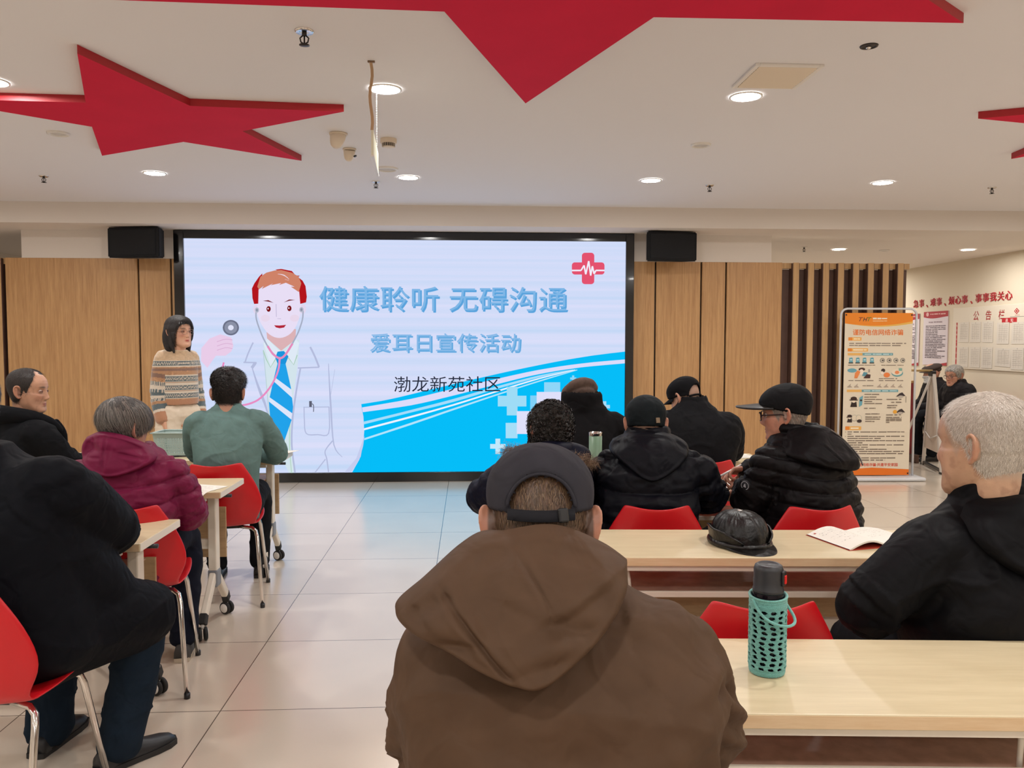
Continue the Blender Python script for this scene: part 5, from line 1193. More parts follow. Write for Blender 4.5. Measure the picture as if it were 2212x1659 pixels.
def remesh(mb, voxel, smooth=4, fac=0.5):
    me = bpy.data.meshes.new('tmp'); me.from_pydata(mb.v, [], mb.f); me.update()
    o = bpy.data.objects.new('tmp', me); COL.objects.link(o)
    md = o.modifiers.new('r', 'REMESH'); md.mode = 'VOXEL'; md.voxel_size = voxel
    if smooth:
        sm = o.modifiers.new('s', 'SMOOTH'); sm.iterations = smooth; sm.factor = fac
    bpy.context.view_layer.update()
    m2 = bpy.data.meshes.new_from_object(o.evaluated_get(bpy.context.evaluated_depsgraph_get()))
    nv = len(m2.vertices); V = np.zeros(nv * 3); m2.vertices.foreach_get('co', V); V = V.reshape(-1, 3)
    nl = len(m2.loops); Li = np.zeros(nl, np.int32); m2.loops.foreach_get('vertex_index', Li)
    npol = len(m2.polygons); st = np.zeros(npol, np.int32); m2.polygons.foreach_get('loop_start', st); tot = np.zeros(npol, np.int32); m2.polygons.foreach_get('loop_total', tot)
    F = [tuple(Li[a:a + b]) for a, b in zip(st, tot)]
    bpy.data.objects.remove(o); bpy.data.meshes.remove(me); bpy.data.meshes.remove(m2)
    return V, F
def normals(V, F):
    N = np.zeros_like(V)
    Q = np.array([f if len(f) == 4 else (f[0], f[1], f[2], f[2]) for f in F if len(f) in (3, 4)])
    n = np.cross(V[Q[:, 2]] - V[Q[:, 0]], V[Q[:, 3]] - V[Q[:, 1]])
    t = Q[:, 3] == Q[:, 2]
    n[t] = np.cross(V[Q[t, 1]] - V[Q[t, 0]], V[Q[t, 2]] - V[Q[t, 0]])
    for k in range(4): np.add.at(N, Q[:, k], n)
    return N / (np.linalg.norm(N, axis=1, keepdims=True) + 1e-12)
def mesh_obj(name, V, F, mats, parent, col=None, smooth=True):
    me = bpy.data.meshes.new(name); me.from_pydata(np.asarray(V).tolist(), [], F)
    for m in (mats if isinstance(mats, (list, tuple)) else [mats]): me.materials.append(m)
    me.polygons.foreach_set('use_smooth', [smooth] * len(F))
    if col is not None:
        a = me.color_attributes.new('Col', 'FLOAT_COLOR', 'POINT'); c = np.ones((len(V), 4)); c[:, :3] = np.asarray(col)[:, :3]
        a.data.foreach_set('color', c.ravel())
    me.update()
    o = bpy.data.objects.new(name, me); COL.objects.link(o)
    if parent is not None: o.parent = parent
    return o
def sstep(a, b, x):
    t = np.clip((x - a) / (b - a), 0, 1); return t * t * (3 - 2 * t)
def lin(h): return np.array(rgb(h)[:3])

# ---- head: sections from chin to crown, +y the face, ears at z = 0
HZ = np.array([-0.118, -0.112, -0.104, -0.092, -0.078, -0.060, -0.040, -0.020, 0.0, 0.020, 0.040, 0.060, 0.082, 0.100, 0.113, 0.121, 0.125])
HF = np.array([0.050, 0.072, 0.086, 0.092, 0.089, 0.088, 0.089, 0.091, 0.092, 0.091, 0.094, 0.092, 0.082, 0.064, 0.042, 0.016, -0.012])
HB = np.array([0.020, 0.000, -0.018, -0.036, -0.050, -0.064, -0.076, -0.087, -0.095, -0.101, -0.104, -0.104, -0.097, -0.083, -0.064, -0.042, -0.022])
HW = np.array([0.012, 0.026, 0.038, 0.050, 0.058, 0.064, 0.068, 0.071, 0.073, 0.0745, 0.076, 0.0755, 0.070, 0.058, 0.042, 0.024, 0.006])
def head_grid(nz=110, na=144, age=0.0, wide=1.0, nose=1.0):
    zz = HZ[0] + (HZ[-1] - HZ[0]) * (0.5 - 0.5 * np.cos(np.linspace(0, PI, nz))) * 1.0
    th = np.linspace(0, 2 * PI, na, endpoint=False)
    f = np.interp(zz, HZ, HF); b = np.interp(zz, HZ, HB); w = np.interp(zz, HZ, HW)
    k = np.ones(7) / 7
    sm = lambda q: np.convolve(np.pad(q, 3, mode='edge'), k, 'valid')
    f, b, w = sm(f), sm(b), sm(w) * wide
    P = np.zeros((nz, na, 3))
    for i in range(nz):
        yc = 0.25 * f[i] + 0.75 * (b[i] + 0.082) if zz[i] < 0 else -0.008
        yc = min(max(yc, b[i] + 0.01), f[i] - 0.01)
        c, s = np.cos(th), np.sin(th)
        P[i, :, 0] = w[i] * np.sign(c) * np.abs(c) ** 0.88
        P[i, :, 1] = yc + np.where(s > 0, (f[i] - yc) * np.abs(s) ** 0.92, -(yc - b[i]) * np.abs(s) ** 0.95)
        P[i, :, 2] = zz[i]
    x, y, z = P[..., 0], P[..., 1], P[..., 2]
    front = sstep(0.02, 0.06, y)
    g = lambda cx, cz, sx, sz: np.exp(-((np.abs(x) - cx) / sx) ** 2 - ((z - cz) / sz) ** 2)
    g0 = lambda cz, sx, sz: np.exp(-(x / sx) ** 2 - ((z - cz) / sz) ** 2)
    nz_h = np.interp(z, [-0.042, -0.036, -0.028, -0.020, 0.0, 0.02, 0.032], [0, 0.008, 0.021, 0.022, 0.012, 0.004, 0])
    nz_w = np.interp(z, [-0.04, -0.028, -0.01, 0.03], [0.015, 0.014, 0.010, 0.009])
    d = nose * nz_h * np.exp(-(x / nz_w) ** 2)
    d = d + 0.007 * nose * g(0.0135, -0.030, 0.0065, 0.007)
    d = d - 0.010 * g(0.031, 0.012, 0.017, 0.011) + 0.0035 * g(0.030, 0.034, 0.022, 0.008)
    d = d + 0.0045 * g(0.031, 0.0115, 0.011, 0.0055)
    d = d + 0.005 * g(0.044, -0.016, 0.018, 0.016)
    d = d + 0.006 * g0(-0.053, 0.017, 0.0055) + 0.006 * g0(-0.065, 0.016, 0.0058) - 0.005 * g0(-0.0590, 0.021, 0.0022) - 0.003 * g0(-0.075, 0.018, 0.005)
    d = d + 0.004 * g0(-0.095, 0.016, 0.012) - 0.002 * g0(-0.045, 0.004, 0.008)
    d = d - (0.002 + 0.003 * age) * np.exp(-((np.abs(x) - (0.022 + 0.35 * (-0.03 - z))) / 0.005) ** 2) * sstep(-0.075, -0.06, z) * sstep(-0.02, -0.032, z)
    if age:
        d = d - 0.0016 * age * np.sin((z - 0.06) * 420) * g0(0.066, 0.045, 0.014) - 0.003 * age * g(0.034, -0.004, 0.014, 0.004) - 0.004 * age * g(0.05, -0.045, 0.014, 0.02)
    P[..., 1] = y + d * front
    return P
def ear_shape(mb, M, s):
    """Ear on side s (+1 right), as closed shapes: bowl plate, helix rim, antihelix, lobe."""
    def T(p): return tuple(M @ Vector(p))
    base = Vector((s * 0.071, -0.008, 0.002))
    def E(u, v, o): # u back, v up, o outward
        a = R(28)
        return T(base + Vector((s * (o * math.cos(a) + u * math.sin(a)), -(u * math.cos(a)) + o * math.sin(a), v + 0.12 * u)))
    helix = [(0.002, 0.004, 0.006), (0.000, 0.018, 0.009), (0.004, 0.029, 0.011), (0.015, 0.034, 0.012), (0.026, 0.029, 0.013), (0.031, 0.016, 0.013), (0.029, 0.0, 0.012), (0.023, -0.014, 0.011), (0.014, -0.024, 0.009), (0.006, -0.029, 0.008), (0.000, -0.024, 0.006)]
    limb(mb, [E(*p) for p in helix], [0.0042, 0.0044, 0.0046, 0.0048, 0.0048, 0.0046, 0.0046, 0.0048, 0.0062, 0.0066, 0.005], 3, 10)
    limb(mb, [E(0.018, 0.016, 0.008), E(0.020, 0.004, 0.008), E(0.016, -0.008, 0.008)], [0.0036, 0.004, 0.0036], 3, 8)
    limb(mb, [E(0.0, 0.002, 0.007), E(0.003, -0.006, 0.008)], [0.0045, 0.004], 3, 8)
    n = 16; ring = []
    for k in range(n):
        a = 2 * PI * k / n; ring.append((0.014 + 0.017 * math.cos(a), 0.003 + 0.031 * math.sin(a)))
    vs = [E(u, v, 0.006) for u, v in ring] + [E(u * 0.8, v * 0.9, -0.006) for u, v in ring]
    mb.add(vs, [tuple(range(n)) if s > 0 else tuple(range(n))[::-1], tuple(range(n, 2 * n))[::-1] if s > 0 else tuple(range(n, 2 * n))] + [(i, (i + 1) % n, n + (i + 1) % n, n + i)[::(-1 if s > 0 else 1)] for i in range(n)])
    limb(mb, [E(0.004, 0.012, -0.004), E(0.006, -0.018, -0.003)], [0.009, 0.008], 3, 10)
def hand_shape(mb, wrist, d, palm_n, side, curl=0.6, sc=1.0, spread=1.0, pinch=False):
    """Palm and five bent fingers. d: along the hand, palm_n: where the palm faces, side: +1 right hand."""
    d = Vector(d).normalized(); n = Vector(palm_n); n = (n - d * n.dot(d)).normalized()
    t = d.cross(n).normalized() * (-side)        # towards the thumb
    W = Vector(wrist); q = lambda a, b, c: W + (d * a + t * b + n * c) * sc
    for b in (-0.028, -0.010, 0.010, 0.028):
        limb(mb, [q(-0.012, b * 0.6, 0), q(0.03, b * 0.9, -0.002), q(0.078, b, -0.003)], [0.015 * sc, 0.0145 * sc, 0.0105 * sc], 3, 10)
    lens = [(0.043, 0.026, 0.020), (0.047, 0.030, 0.022), (0.043, 0.028, 0.021), (0.034, 0.021, 0.018)]
    for i, b in enumerate((0.029, 0.0098, -0.0098, -0.028)):
        p = q(0.08, b, -0.003); ang = 0.0; pts = [p]; fan = (b * 3.0) * spread
        for k, l in enumerate(lens[i]):
            ang += curl * (0.75 if k == 0 else 0.95) * (1 + 0.12 * i) * (0.55 if pinch and i == 0 and k == 0 else 1)
            dd = (d * math.cos(ang) + n * math.sin(ang) + t * fan * math.cos(ang)).normalized()
            p = p + dd * l * sc; pts.append(p)
        limb(mb, pts, [0.0092 * sc, 0.0086 * sc, 0.0078 * sc, 0.0064 * sc], 4, 10)
    limb(mb, [q(0.012, 0.022, 0.006), q(0.042, 0.046, 0.016), q(0.068, 0.050, 0.030), q(0.088, 0.040 if pinch else 0.048, 0.040)], [0.0135 * sc, 0.0115 * sc, 0.0095 * sc, 0.007 * sc], 4, 10)

SKIN = {}
def skin_mat():
    if 'm' not in SKIN: SKIN['m'] = mat('skin', rgb('#c89a80'), 0.48, attr=True, var=0.06, vscale=40, bump=0.06, bscale=220, sss=0.08)
    return SKIN['m']
FAB = {}
def fabric(h, rough=0.85, bump=0.4, bscale=13, var=0.08, sheen=0.0, spec=0.11, stretch=(1, 1, 1), bdist=1.2):
    k = (h, rough, bump, bscale)
    if k not in FAB: FAB[k] = mat('fabric_' + h[1:], rgb(h), rough, spec=spec, var=var, vscale=18, bump=bump, bscale=bscale, sheen=sheen, stretch=stretch, bdist=bdist)
    return FAB[k]
HAIRLINE = ([0.0, 0.55, 0.85, 1.08, 1.25, 1.45, 1.62, 1.85, 2.2, PI], [0.078, 0.076, 0.058, 0.012, -0.012, 0.020, -0.02, -0.048, -0.062, -0.066])
def hair_mask(P, line=HAIRLINE, soft=0.012):
    a = np.abs(np.arctan2(P[..., 0], P[..., 1])); return sstep(-soft, soft, P[..., 2] - np.interp(a, *line))

def hair_dist(P, line): return P[..., 2] - np.interp(np.abs(np.arctan2(P[..., 0], P[..., 1])), *line)

class Person:
    def __init__(s, label, loc, rz, group=None, sc=1.0):
        s.root = thing('person', label, 'person', loc, rz, group); s.root.scale = (sc, sc, sc)
        s.loc = Vector(loc); s.rz = rz
    # -- head placement
    def set_head(s, pos, yaw=0.0, pitch=0.0, roll=0.0, sc=1.0, age=0.0, wide=1.0, nose=1.0):
        s.HM = Matrix.Translation(Vector(pos)) @ Euler((R(pitch), R(roll), R(yaw)), 'ZXY' if False else 'XYZ').to_matrix().to_4x4() @ Matrix.Scale(sc, 4)
        s.HMn = np.array(s.HM); s.hs = sc; s.H = head_grid(age=age, wide=wide, nose=nose)
    def hw(s, P):
        P = np.asarray(P, float); return P @ s.HMn[:3, :3].T + s.HMn[:3, 3]
    def closed_grid(s, G):
        nz, na = G.shape[:2]; V = np.vstack([G.reshape(-1, 3), G[0].mean(0), G[-1].mean(0)]); b, t = nz * na, nz * na + 1
        F = [(i * na + j, i * na + (j + 1) % na, (i + 1) * na + (j + 1) % na, (i + 1) * na + j) for i in range(nz - 1) for j in range(na)]
        F += [(b, (j + 1) % na, j) for j in range(na)] + [(t, (nz - 1) * na + j, (nz - 1) * na + (j + 1) % na) for j in range(na)]
        return V, F
    def pt(s, th, z):
        z_ = s.H[:, 0, 2]; i = int(np.clip(np.searchsorted(z_, z) - 1, 0, len(z_) - 2)); f = (z - z_[i]) / (z_[i + 1] - z_[i]); na = s.H.shape[1]
        j = (th % (2 * PI)) / (2 * PI) * na; j0 = int(j) % na; g = j - int(j)
        row = lambda q: s.H[q, j0] * (1 - g) + s.H[q, (j0 + 1) % na] * g
        return row(i) * (1 - f) + row(i + 1) * f
    def grid_normals(s, G):
        du = np.roll(G, -1, 1) - np.roll(G, 1, 1); dv = np.gradient(G, axis=0)
        n = np.cross(du, dv); return n / (np.linalg.norm(n, axis=2, keepdims=True) + 1e-9)
    # -- body: one continuous mesh of head, neck, trunk, arms, hands and legs
    def body(s, arms, legs, chest, skin='#c79a80', voxel=0.0045, lips='#a8655a', brow='#40322c', stubble=None, hands=None, hip=None, extra=None, blush=0.0, age=0.0, core=1.0):
        mb = MB(); V, F = s.closed_grid(s.H); mb.add(s.hw(V), F)
        M = s.HM
        for sd in (-1, 1): ear_shape(mb, M, sd)
        nb = Vector(chest); hd = M @ Vector((0, -0.022, -0.05)); h2 = M @ Vector((0, -0.018, -0.10))
        limb(mb, [tuple(nb), tuple((nb + h2 * 2) / 3), tuple(h2), tuple(hd)], [0.07, 0.058 * s.hs, 0.055 * s.hs, 0.055 * s.hs], 5, 20)
        hp = Vector(hip or (0, -0.03, 0.52))
        limb(mb, [tuple(hp), tuple((hp + nb) / 2 + Vector((0, 0.0, 0))), tuple(nb - Vector((0, 0, 0.06)))], [0.098 * core, 0.09 * core, 0.08 * core], 5, 20)
        for i, a in enumerate(arms):
            sh, el, wr = [Vector(p) for p in a[:3]]; limb(mb, [tuple(nb - Vector((0, 0, 0.06))), tuple(sh), tuple(el), tuple(wr)], [0.05, 0.042, 0.036, 0.026], 5, 14)
            if hands and hands[i]:
                h = hands[i]; hand_shape(mb, wr, h[0], h[1], 1 if i else -1, **(h[2] if len(h) > 2 else {}))
        for l in legs:
            limb(mb, [tuple(hp)] + [tuple(p) for p in l], [0.08 * core, 0.07 * core, 0.05, 0.036], 5, 14)
        if extra: extra(mb)
        V, F = remesh(mb, voxel, 2, 0.4)
        L = (V - s.HMn[:3, 3]) @ np.linalg.inv(s.HMn[:3, :3]).T
        x, y, z = L.T
        col = np.tile(lin(skin), (len(V), 1))
        col = col * (1 + 0.10 * fbm(L, 30, 3)[:, None] * (0.5 + age))
        near = (np.abs(x) < 0.1) & (np.abs(z) < 0.14) & (y < 0.13)
        def blend(c, w): 
            nonlocal col
            w = np.clip(w, 0, 1)[:, None] * near[:, None]; col = col * (1 - w) + lin(c) * w
        front = sstep(0.04, 0.07, y)
        blend(lips, front * np.exp(-(x / 0.019) ** 4 - ((z + 0.0595) / 0.0085) ** 4))
        if brow: blend(brow, front * 0.85 * np.exp(-((np.abs(x) - 0.031) / 0.017) ** 4 - ((z - 0.033 - 0.1 * (0.03 - np.abs(np.abs(x) - 0.03))) / 0.0045) ** 2))
        blend('#4a2f28', 0.6 * front * np.exp(-((np.abs(x) - 0.009) / 0.004) ** 2 - ((z + 0.036) / 0.003) ** 2))
        blend('#5a3a32', 0.5 * front * np.exp(-(x / 0.02) ** 4 - ((z + 0.0592) / 0.0016) ** 2))
        blend('#b06a58', (0.35 + blush) * front * np.exp(-((np.abs(x) - 0.042) / 0.02) ** 2 - ((z + 0.018) / 0.02) ** 2))
        blend('#b26852', 0.4 * sstep(0.072, 0.082, np.abs(x)) * np.exp(-((z) / 0.05) ** 2))
        if age: blend('#8a5f4c', age * 0.4 * sstep(0.25, 0.7, fbm(L, 55, 9)) * (z < 0.03))
        if stubble:
            blend(stubble[0], stubble[1] * hair_mask(L, stubble[2] if len(stubble) > 2 else HAIRLINE, 0.012) * (np.abs(x) < 0.085))
        o = mesh_obj('body', V, F, skin_mat(), s.root, col); return o
    def eyes(s, iris='#2a1b14', lid=True):
        for sd in (-1, 1):
            c = Vector((sd * 0.031, 0.0738, 0.0115)); mb = MB(); mb.ell((0, 0, 0), 0.0118, 0, 20, 14)
            mb2 = MB(); mb2.ell((0, 0.0075, 0), (0.0058, 0.0046, 0.0058), 0, 14, 10)
            V = s.hw(np.array(mb.v) + np.array(c)); o = mesh_obj('eye', V, mb.f, mat_cache('eye_white', '#d8cfc6', 0.25), s.root)
            V = s.hw(np.array(mb2.v) + np.array(c)); mesh_obj('iris', V, mb2.f, mat_cache('eye_iris', iris, 0.15), o)
            # eyelids: two thick curved lips round the eyeball
            mb3 = MB()
            for up in (1, -1):
                pts = [tuple(s.HM @ (c + Vector((0.0165 * math.cos(a), 0.0132 - 0.0075 * math.cos(a) ** 2, up * (0.0046 if up > 0 else 0.0040) * math.sin(a))))) for a in np.linspace(0.05, PI - 0.05, 9)]
                limb(mb3, pts, [0.0028 * s.hs] * 9, 2, 8)
            mesh_obj('eyelid', np.array(mb3.v), mb3.f, mat_cache('eyelid_skin', '#8d6553', 0.5), s.root)
    # -- shells that follow the head
    def shell(s, name, off, m, parent=None, mask=None, inside=-0.007, col=None, G=None, rest=1):
        G = s.H if G is None else G; n = s.grid_normals(G)
        mk = mask(G) if mask is not None else np.ones(G.shape[:2])
        o = off(G) if callable(off) else off
        D = inside + (o - inside) * mk
        V, F = s.closed_grid(G + n * D[..., None])
        keep = np.r_[mk.ravel() > 0.02, [True, True]]
        if mask is not None:
            F = [f for f in F if all(keep[i] for i in f) and not (f[0] >= G.shape[0] * G.shape[1] and mk[0].max() < 0.02)]
            used = np.zeros(len(V), bool)
            for f in F: used[list(f)] = True
            remap = np.cumsum(used) - 1; V = V[used]; F = [tuple(remap[list(f)]) for f in F]
            if col is not None: col = np.asarray(col)[used]
        return mesh_obj(name, s.hw(V), F, m, parent or s.root, col)
    def strands(s, name, m, n, length, mask, direction, width=0.0016, lift=0.25, seg=3, off=0.004, cols=('#2a2422', '#3a3230'), seed=1, jitter=0.35, parent=None, droop=0.0, offf=None, lenf=None, curl=0.0):
        """Short hair: thin tapering ribbons rooted on the scalp."""
        r = np.random.default_rng(seed); G = s.H; N = s.grid_normals(G); mk = mask(G).ravel()
        area = np.linalg.norm(np.cross(np.roll(G, -1, 1) - G, np.gradient(G, axis=0)), axis=2).ravel()
        p = area * mk ** 2; p /= p.sum(); idx = r.choice(len(p), n, p=p)
        P = G.reshape(-1, 3)[idx] + r.normal(0, 0.0012, (n, 3)); Nn = N.reshape(-1, 3)[idx]
        o0 = offf(G).ravel()[idx][:, None] if offf is not None else off
        P = P + Nn * o0
        d = direction(P, Nn); d = d / (np.linalg.norm(d, axis=1, keepdims=True) + 1e-9); d = d + r.normal(0, jitter, (n, 3)); d -= Nn * (d * Nn).sum(1, keepdims=True); d /= np.linalg.norm(d, axis=1, keepdims=True) + 1e-9
        P0 = G.reshape(-1, 3)[idx]
        L = (length * r.uniform(0.6, 1.25, n) * (lenf(P0) if lenf else 1.0))[:, None]; side = np.cross(d, Nn)
        V = []; c0, c1 = lin(cols[0]), lin(cols[1]); cc = c0 + (c1 - c0) * r.uniform(0, 1, (n, 1))
        C = []
        for k in range(seg + 1):
            t = k / seg; q = P + d * L * t + Nn * (lift * L * (t - 0.55 * t * t) - curl * L * t * t) + np.array([0, 0, -1.0]) * droop * L * t * t
            w = width * (1 - 0.85 * t)
            V += [q + side * w, q - side * w]; C += [cc, cc]
        V = np.stack(V, 1).reshape(-1, 3); C = np.stack(C, 1).reshape(-1, 3); k2 = 2 * (seg + 1)
        F = [(i * k2 + 2 * k, i * k2 + 2 * k + 1, i * k2 + 2 * k + 3, i * k2 + 2 * k + 2) for i in range(n) for k in range(seg)]
        return mesh_obj(name, s.hw(V), F, m, parent or s.root, C)
    # -- a garment of trunk and sleeves, with folds or quilting
    def garment(s, name, m, sl, arms, radii, voxel=0.0075, folds=0.006, fscale=9, seed=1, quilt=None, elbow=0.006, extra=None, col=None, collar=None, smooth=4, ex=2.5, armpit=True, quilt_arm=None, creases=()):
        mb = MB(); torso(mb, sl, ex=ex)
        for a, rd in zip(arms, radii): limb(mb, [(a[0][0] * 0.5, a[0][1], a[0][2] - 0.012)] + list(a), [rd[0]] + list(rd), 6, 20)
        if collar:
            z0, z1, xc, yc, rx, ry, t, tilt = collar; n = 40; prof = [(1.0, z0), (1.02, (z0 + z1) / 2), (1.0, z1), (1 - t * 0.5, z1 + t * 0.1), (1 - t, z1 - 0.004), (1 - t, z0 + 0.01), (0.1, z0 + 0.005)]
            vs = [(xc + rx * k * math.cos(2 * PI * j / n), yc + ry * k * math.sin(2 * PI * j / n) + tilt * (z - z0), z + 0.10 * tilt * ry * math.sin(2 * PI * j / n)) for k, z in prof for j in range(n)]
            fs = [(i * n + j, i * n + (j + 1) % n, (i + 1) * n + (j + 1) % n, (i + 1) * n + j) for i in range(len(prof) - 1) for j in range(n)]
            fs += [tuple(range(n))[::-1], tuple((len(prof) - 1) * n + j for j in range(n))]
            mb.add(vs, fs)
        if extra: extra(mb)
        V, F = remesh(mb, voxel, smooth)
        N = normals(V, F); D = np.zeros(len(V))
        # which vertices are sleeve, and how far along
        tl = np.zeros(len(V)); isarm = np.zeros(len(V)); bend = np.zeros(len(V))
        for a, rd in zip(arms, radii):
            Q = catmull(np.c_[np.asarray(a, float), np.asarray(rd, float)], 10); acc = np.r_[0, np.cumsum(np.linalg.norm(np.diff(Q[:, :3], axis=0), axis=1))]
            d2 = np.full(len(V), 9.0); bi = np.zeros(len(V), int)
            for i in range(len(Q)):
                d = np.linalg.norm(V - Q[i, :3], axis=1) / Q[i, 3]; u = d < d2; d2[u] = d[u]; bi[u] = i
            on = (d2 < 1.22) & (bi > 4); isarm[on] = 1; tl[on] = acc[bi[on]]
            le = acc[min(10 * (len(a) // 2), len(acc) - 1)]
            w = np.exp(-((acc[bi] - le) / 0.09) ** 2) * on; bend = np.maximum(bend, w)
            wp = np.exp(-((acc[bi] - 0.02) / 0.07) ** 2) * (d2 < 1.5) * (1 if armpit else 0); bend = np.maximum(bend, 0.8 * wp)
        D += folds * (0.9 * fbm(V, (fscale * 0.6, fscale * 0.6, fscale), seed, 3)) + folds * 0.9 * (ridge(V, (fscale * 0.7, fscale * 0.7, fscale * 0.9), seed + 11) ** 3 - 0.3)
        ph = tl * 150 + 5.0 * vnoise(V, 9, seed + 21)
        D += elbow * bend * np.sin(ph) * (0.6 + 0.6 * vnoise(V, 6, seed + 5))
        if quilt:
            sp, dep, droopq = quilt; h = V[:, 2] + 0.012 * vnoise(V, (3, 3, 6), seed + 31) - droopq * V[:, 0] ** 2
            u = (h / sp) % 1.0; prof = np.clip(1 - (2 * u - 1) ** 2, 0, 1) ** 0.45 - 0.78
            D += dep * prof * (1 - isarm)
            spa = quilt_arm or sp
            ua = ((tl + 0.01 * vnoise(V, 7, seed + 41)) / spa) % 1.0; D += dep * (np.sqrt(np.clip(1 - (2 * ua - 1) ** 2, 0, 1)) - 0.78) * isarm
            D += dep * 0.35 * fbm(V, (14, 14, 30), seed + 51, 2)
        for (a, b, dep, wid) in creases:
            a, b = np.array(a, float), np.array(b, float); ab = b - a; u = np.clip(((V - a) @ ab) / (ab @ ab), 0, 1); dd = np.linalg.norm(V - a - u[:, None] * ab, axis=1); fade = np.sin(PI * np.clip(u, 0.06, 0.94)) ** 0.5
            D += fade * dep * (1.1 * np.exp(-((dd - 2.3 * wid) / (1.5 * wid)) ** 2) - np.exp(-(dd / wid) ** 2))
        V = V + N * D[:, None]
        return mesh_obj(name, V, F, m, s.root, col(V, isarm, tl) if col else None)
    def trousers(s, m, legs, rad=((0.10, 0.088, 0.072, 0.062),) * 2, hip=(0, -0.03, 0.53), voxel=0.009, seed=5, hipr=(0.17, 0.14, 0.10)):
        mb = MB(); mb.ell(hip, hipr)
        for l, r in zip(legs, rad): limb(mb, [(hip[0] + (l[0][0] - hip[0]) * 0.8, hip[1] + 0.02, hip[2])] + list(l), r, 6, 20)
        V, F = remesh(mb, voxel, 4); N = normals(V, F)
        V = V + N * (0.006 * fbm(V, (9, 9, 12), seed) + 0.006 * (ridge(V, (7, 7, 13), seed + 2) ** 3 - 0.3))[:, None]
        return mesh_obj('trousers', V, F, m, s.root)
    def shoe(s, m, ankle, yaw, m2=None, L=0.265):
        c, sn = math.cos(yaw), math.sin(yaw); ax, ay_ = ankle[0], ankle[1]
        t = lambda x, y, z: (ax + x * c - y * sn, ay_ + x * sn + y * c, z)
        mb = MB(); prof = [(-0.075, 0.03, 0.062), (-0.06, 0.036, 0.078), (-0.01, 0.038, 0.086), (0.05, 0.042, 0.072), (0.10, 0.046, 0.054), (0.15, 0.042, 0.044), (0.18, 0.03, 0.034), (0.19, 0.012, 0.022)]
        vs = []; n = 16
        for y, w, h in prof:
            for j in range(n):
                a = PI * 2 * j / n; z = 0.014 + (h - 0.014) * max(0, math.sin(a)) ** 0.8 - 0.004 * max(0, -math.sin(a))
                vs.append(t(w * math.copysign(abs(math.cos(a)) ** 0.7, math.cos(a)), y * L / 0.265, z))
        k = len(prof); fs = [(i * n + j, i * n + (j + 1) % n, (i + 1) * n + (j + 1) % n, (i + 1) * n + j) for i in range(k - 1) for j in range(n)]
        fs += [tuple(range(n))[::-1], tuple((k - 1) * n + j for j in range(n))]
        mb.add(vs, fs, 0, True); o = mb.build('shoe', m, s.root)
        b = bmesh.new(); b.from_mesh(o.data); bmesh.ops.recalc_face_normals(b, faces=b.faces); b.to_mesh(o.data); b.free()
        mb = MB(); out = [(-0.085, 0.0), (-0.075, 0.032), (-0.02, 0.039), (0.06, 0.044), (0.11, 0.049), (0.155, 0.046), (0.185, 0.032), (0.198, 0.0)]
        pl = [(w, y * L / 0.265) for y, w in out] + [(-w, y * L / 0.265) for y, w in out[-2:0:-1]]
        v0 = [t(x, y, 0.001) for x, y in pl] + [t(x, y, 0.02) for x, y in pl]; n = len(pl)
        mb.add(v0, [tuple(range(n)), tuple(range(n, 2 * n))[::-1]] + [(i, n + i, n + (i + 1) % n, (i + 1) % n) for i in range(n)])
        q = mb.build('sole', m2 or MT['rubber'], o)
        b = bmesh.new(); b.from_mesh(q.data); bmesh.ops.recalc_face_normals(b, faces=b.faces); b.to_mesh(q.data); b.free()
    def glasses(s, m, lens=True, rim=0.0018):
        g = thing_part('glasses', s.root)
        mb = MB()
        for sd in (-1, 1):
            pts = []
            for k in range(24):
                a = 2 * PI * k / 24; pts.append(tuple(s.HM @ Vector((sd * 0.033 + 0.0245 * math.copysign(abs(math.cos(a)) ** 0.7, math.cos(a)), 0.104 - 0.06 * abs(math.cos(a)) * 0 - (0.006 if sd * math.cos(a) > 0.5 else 0), 0.008 + 0.0185 * math.copysign(abs(math.sin(a)) ** 0.8, math.sin(a))))))
            mb.tube(pts, rim * s.hs, 8, closed=True)
            mb.tube([tuple(s.HM @ Vector(p)) for p in ((sd * 0.056, 0.098, 0.014), (sd * 0.072, 0.06, 0.014), (sd * 0.0785, 0.01, 0.014), (sd * 0.078, -0.01, 0.008), (sd * 0.076, -0.03, -0.006))], rim * 1.1 * s.hs, 8)
        mb.tube([tuple(s.HM @ Vector(p)) for p in ((-0.0095, 0.104, 0.012), (0, 0.108, 0.015), (0.0095, 0.104, 0.012))], rim * s.hs, 8)
        return mb.build('glasses', m, s.root)
def thing_part(n, p): return None
MC = {}
def mat_cache(n, h, rough, **k):
    if n not in MC: MC[n] = mat(n, rgb(h), rough, **k)
    return MC[n]

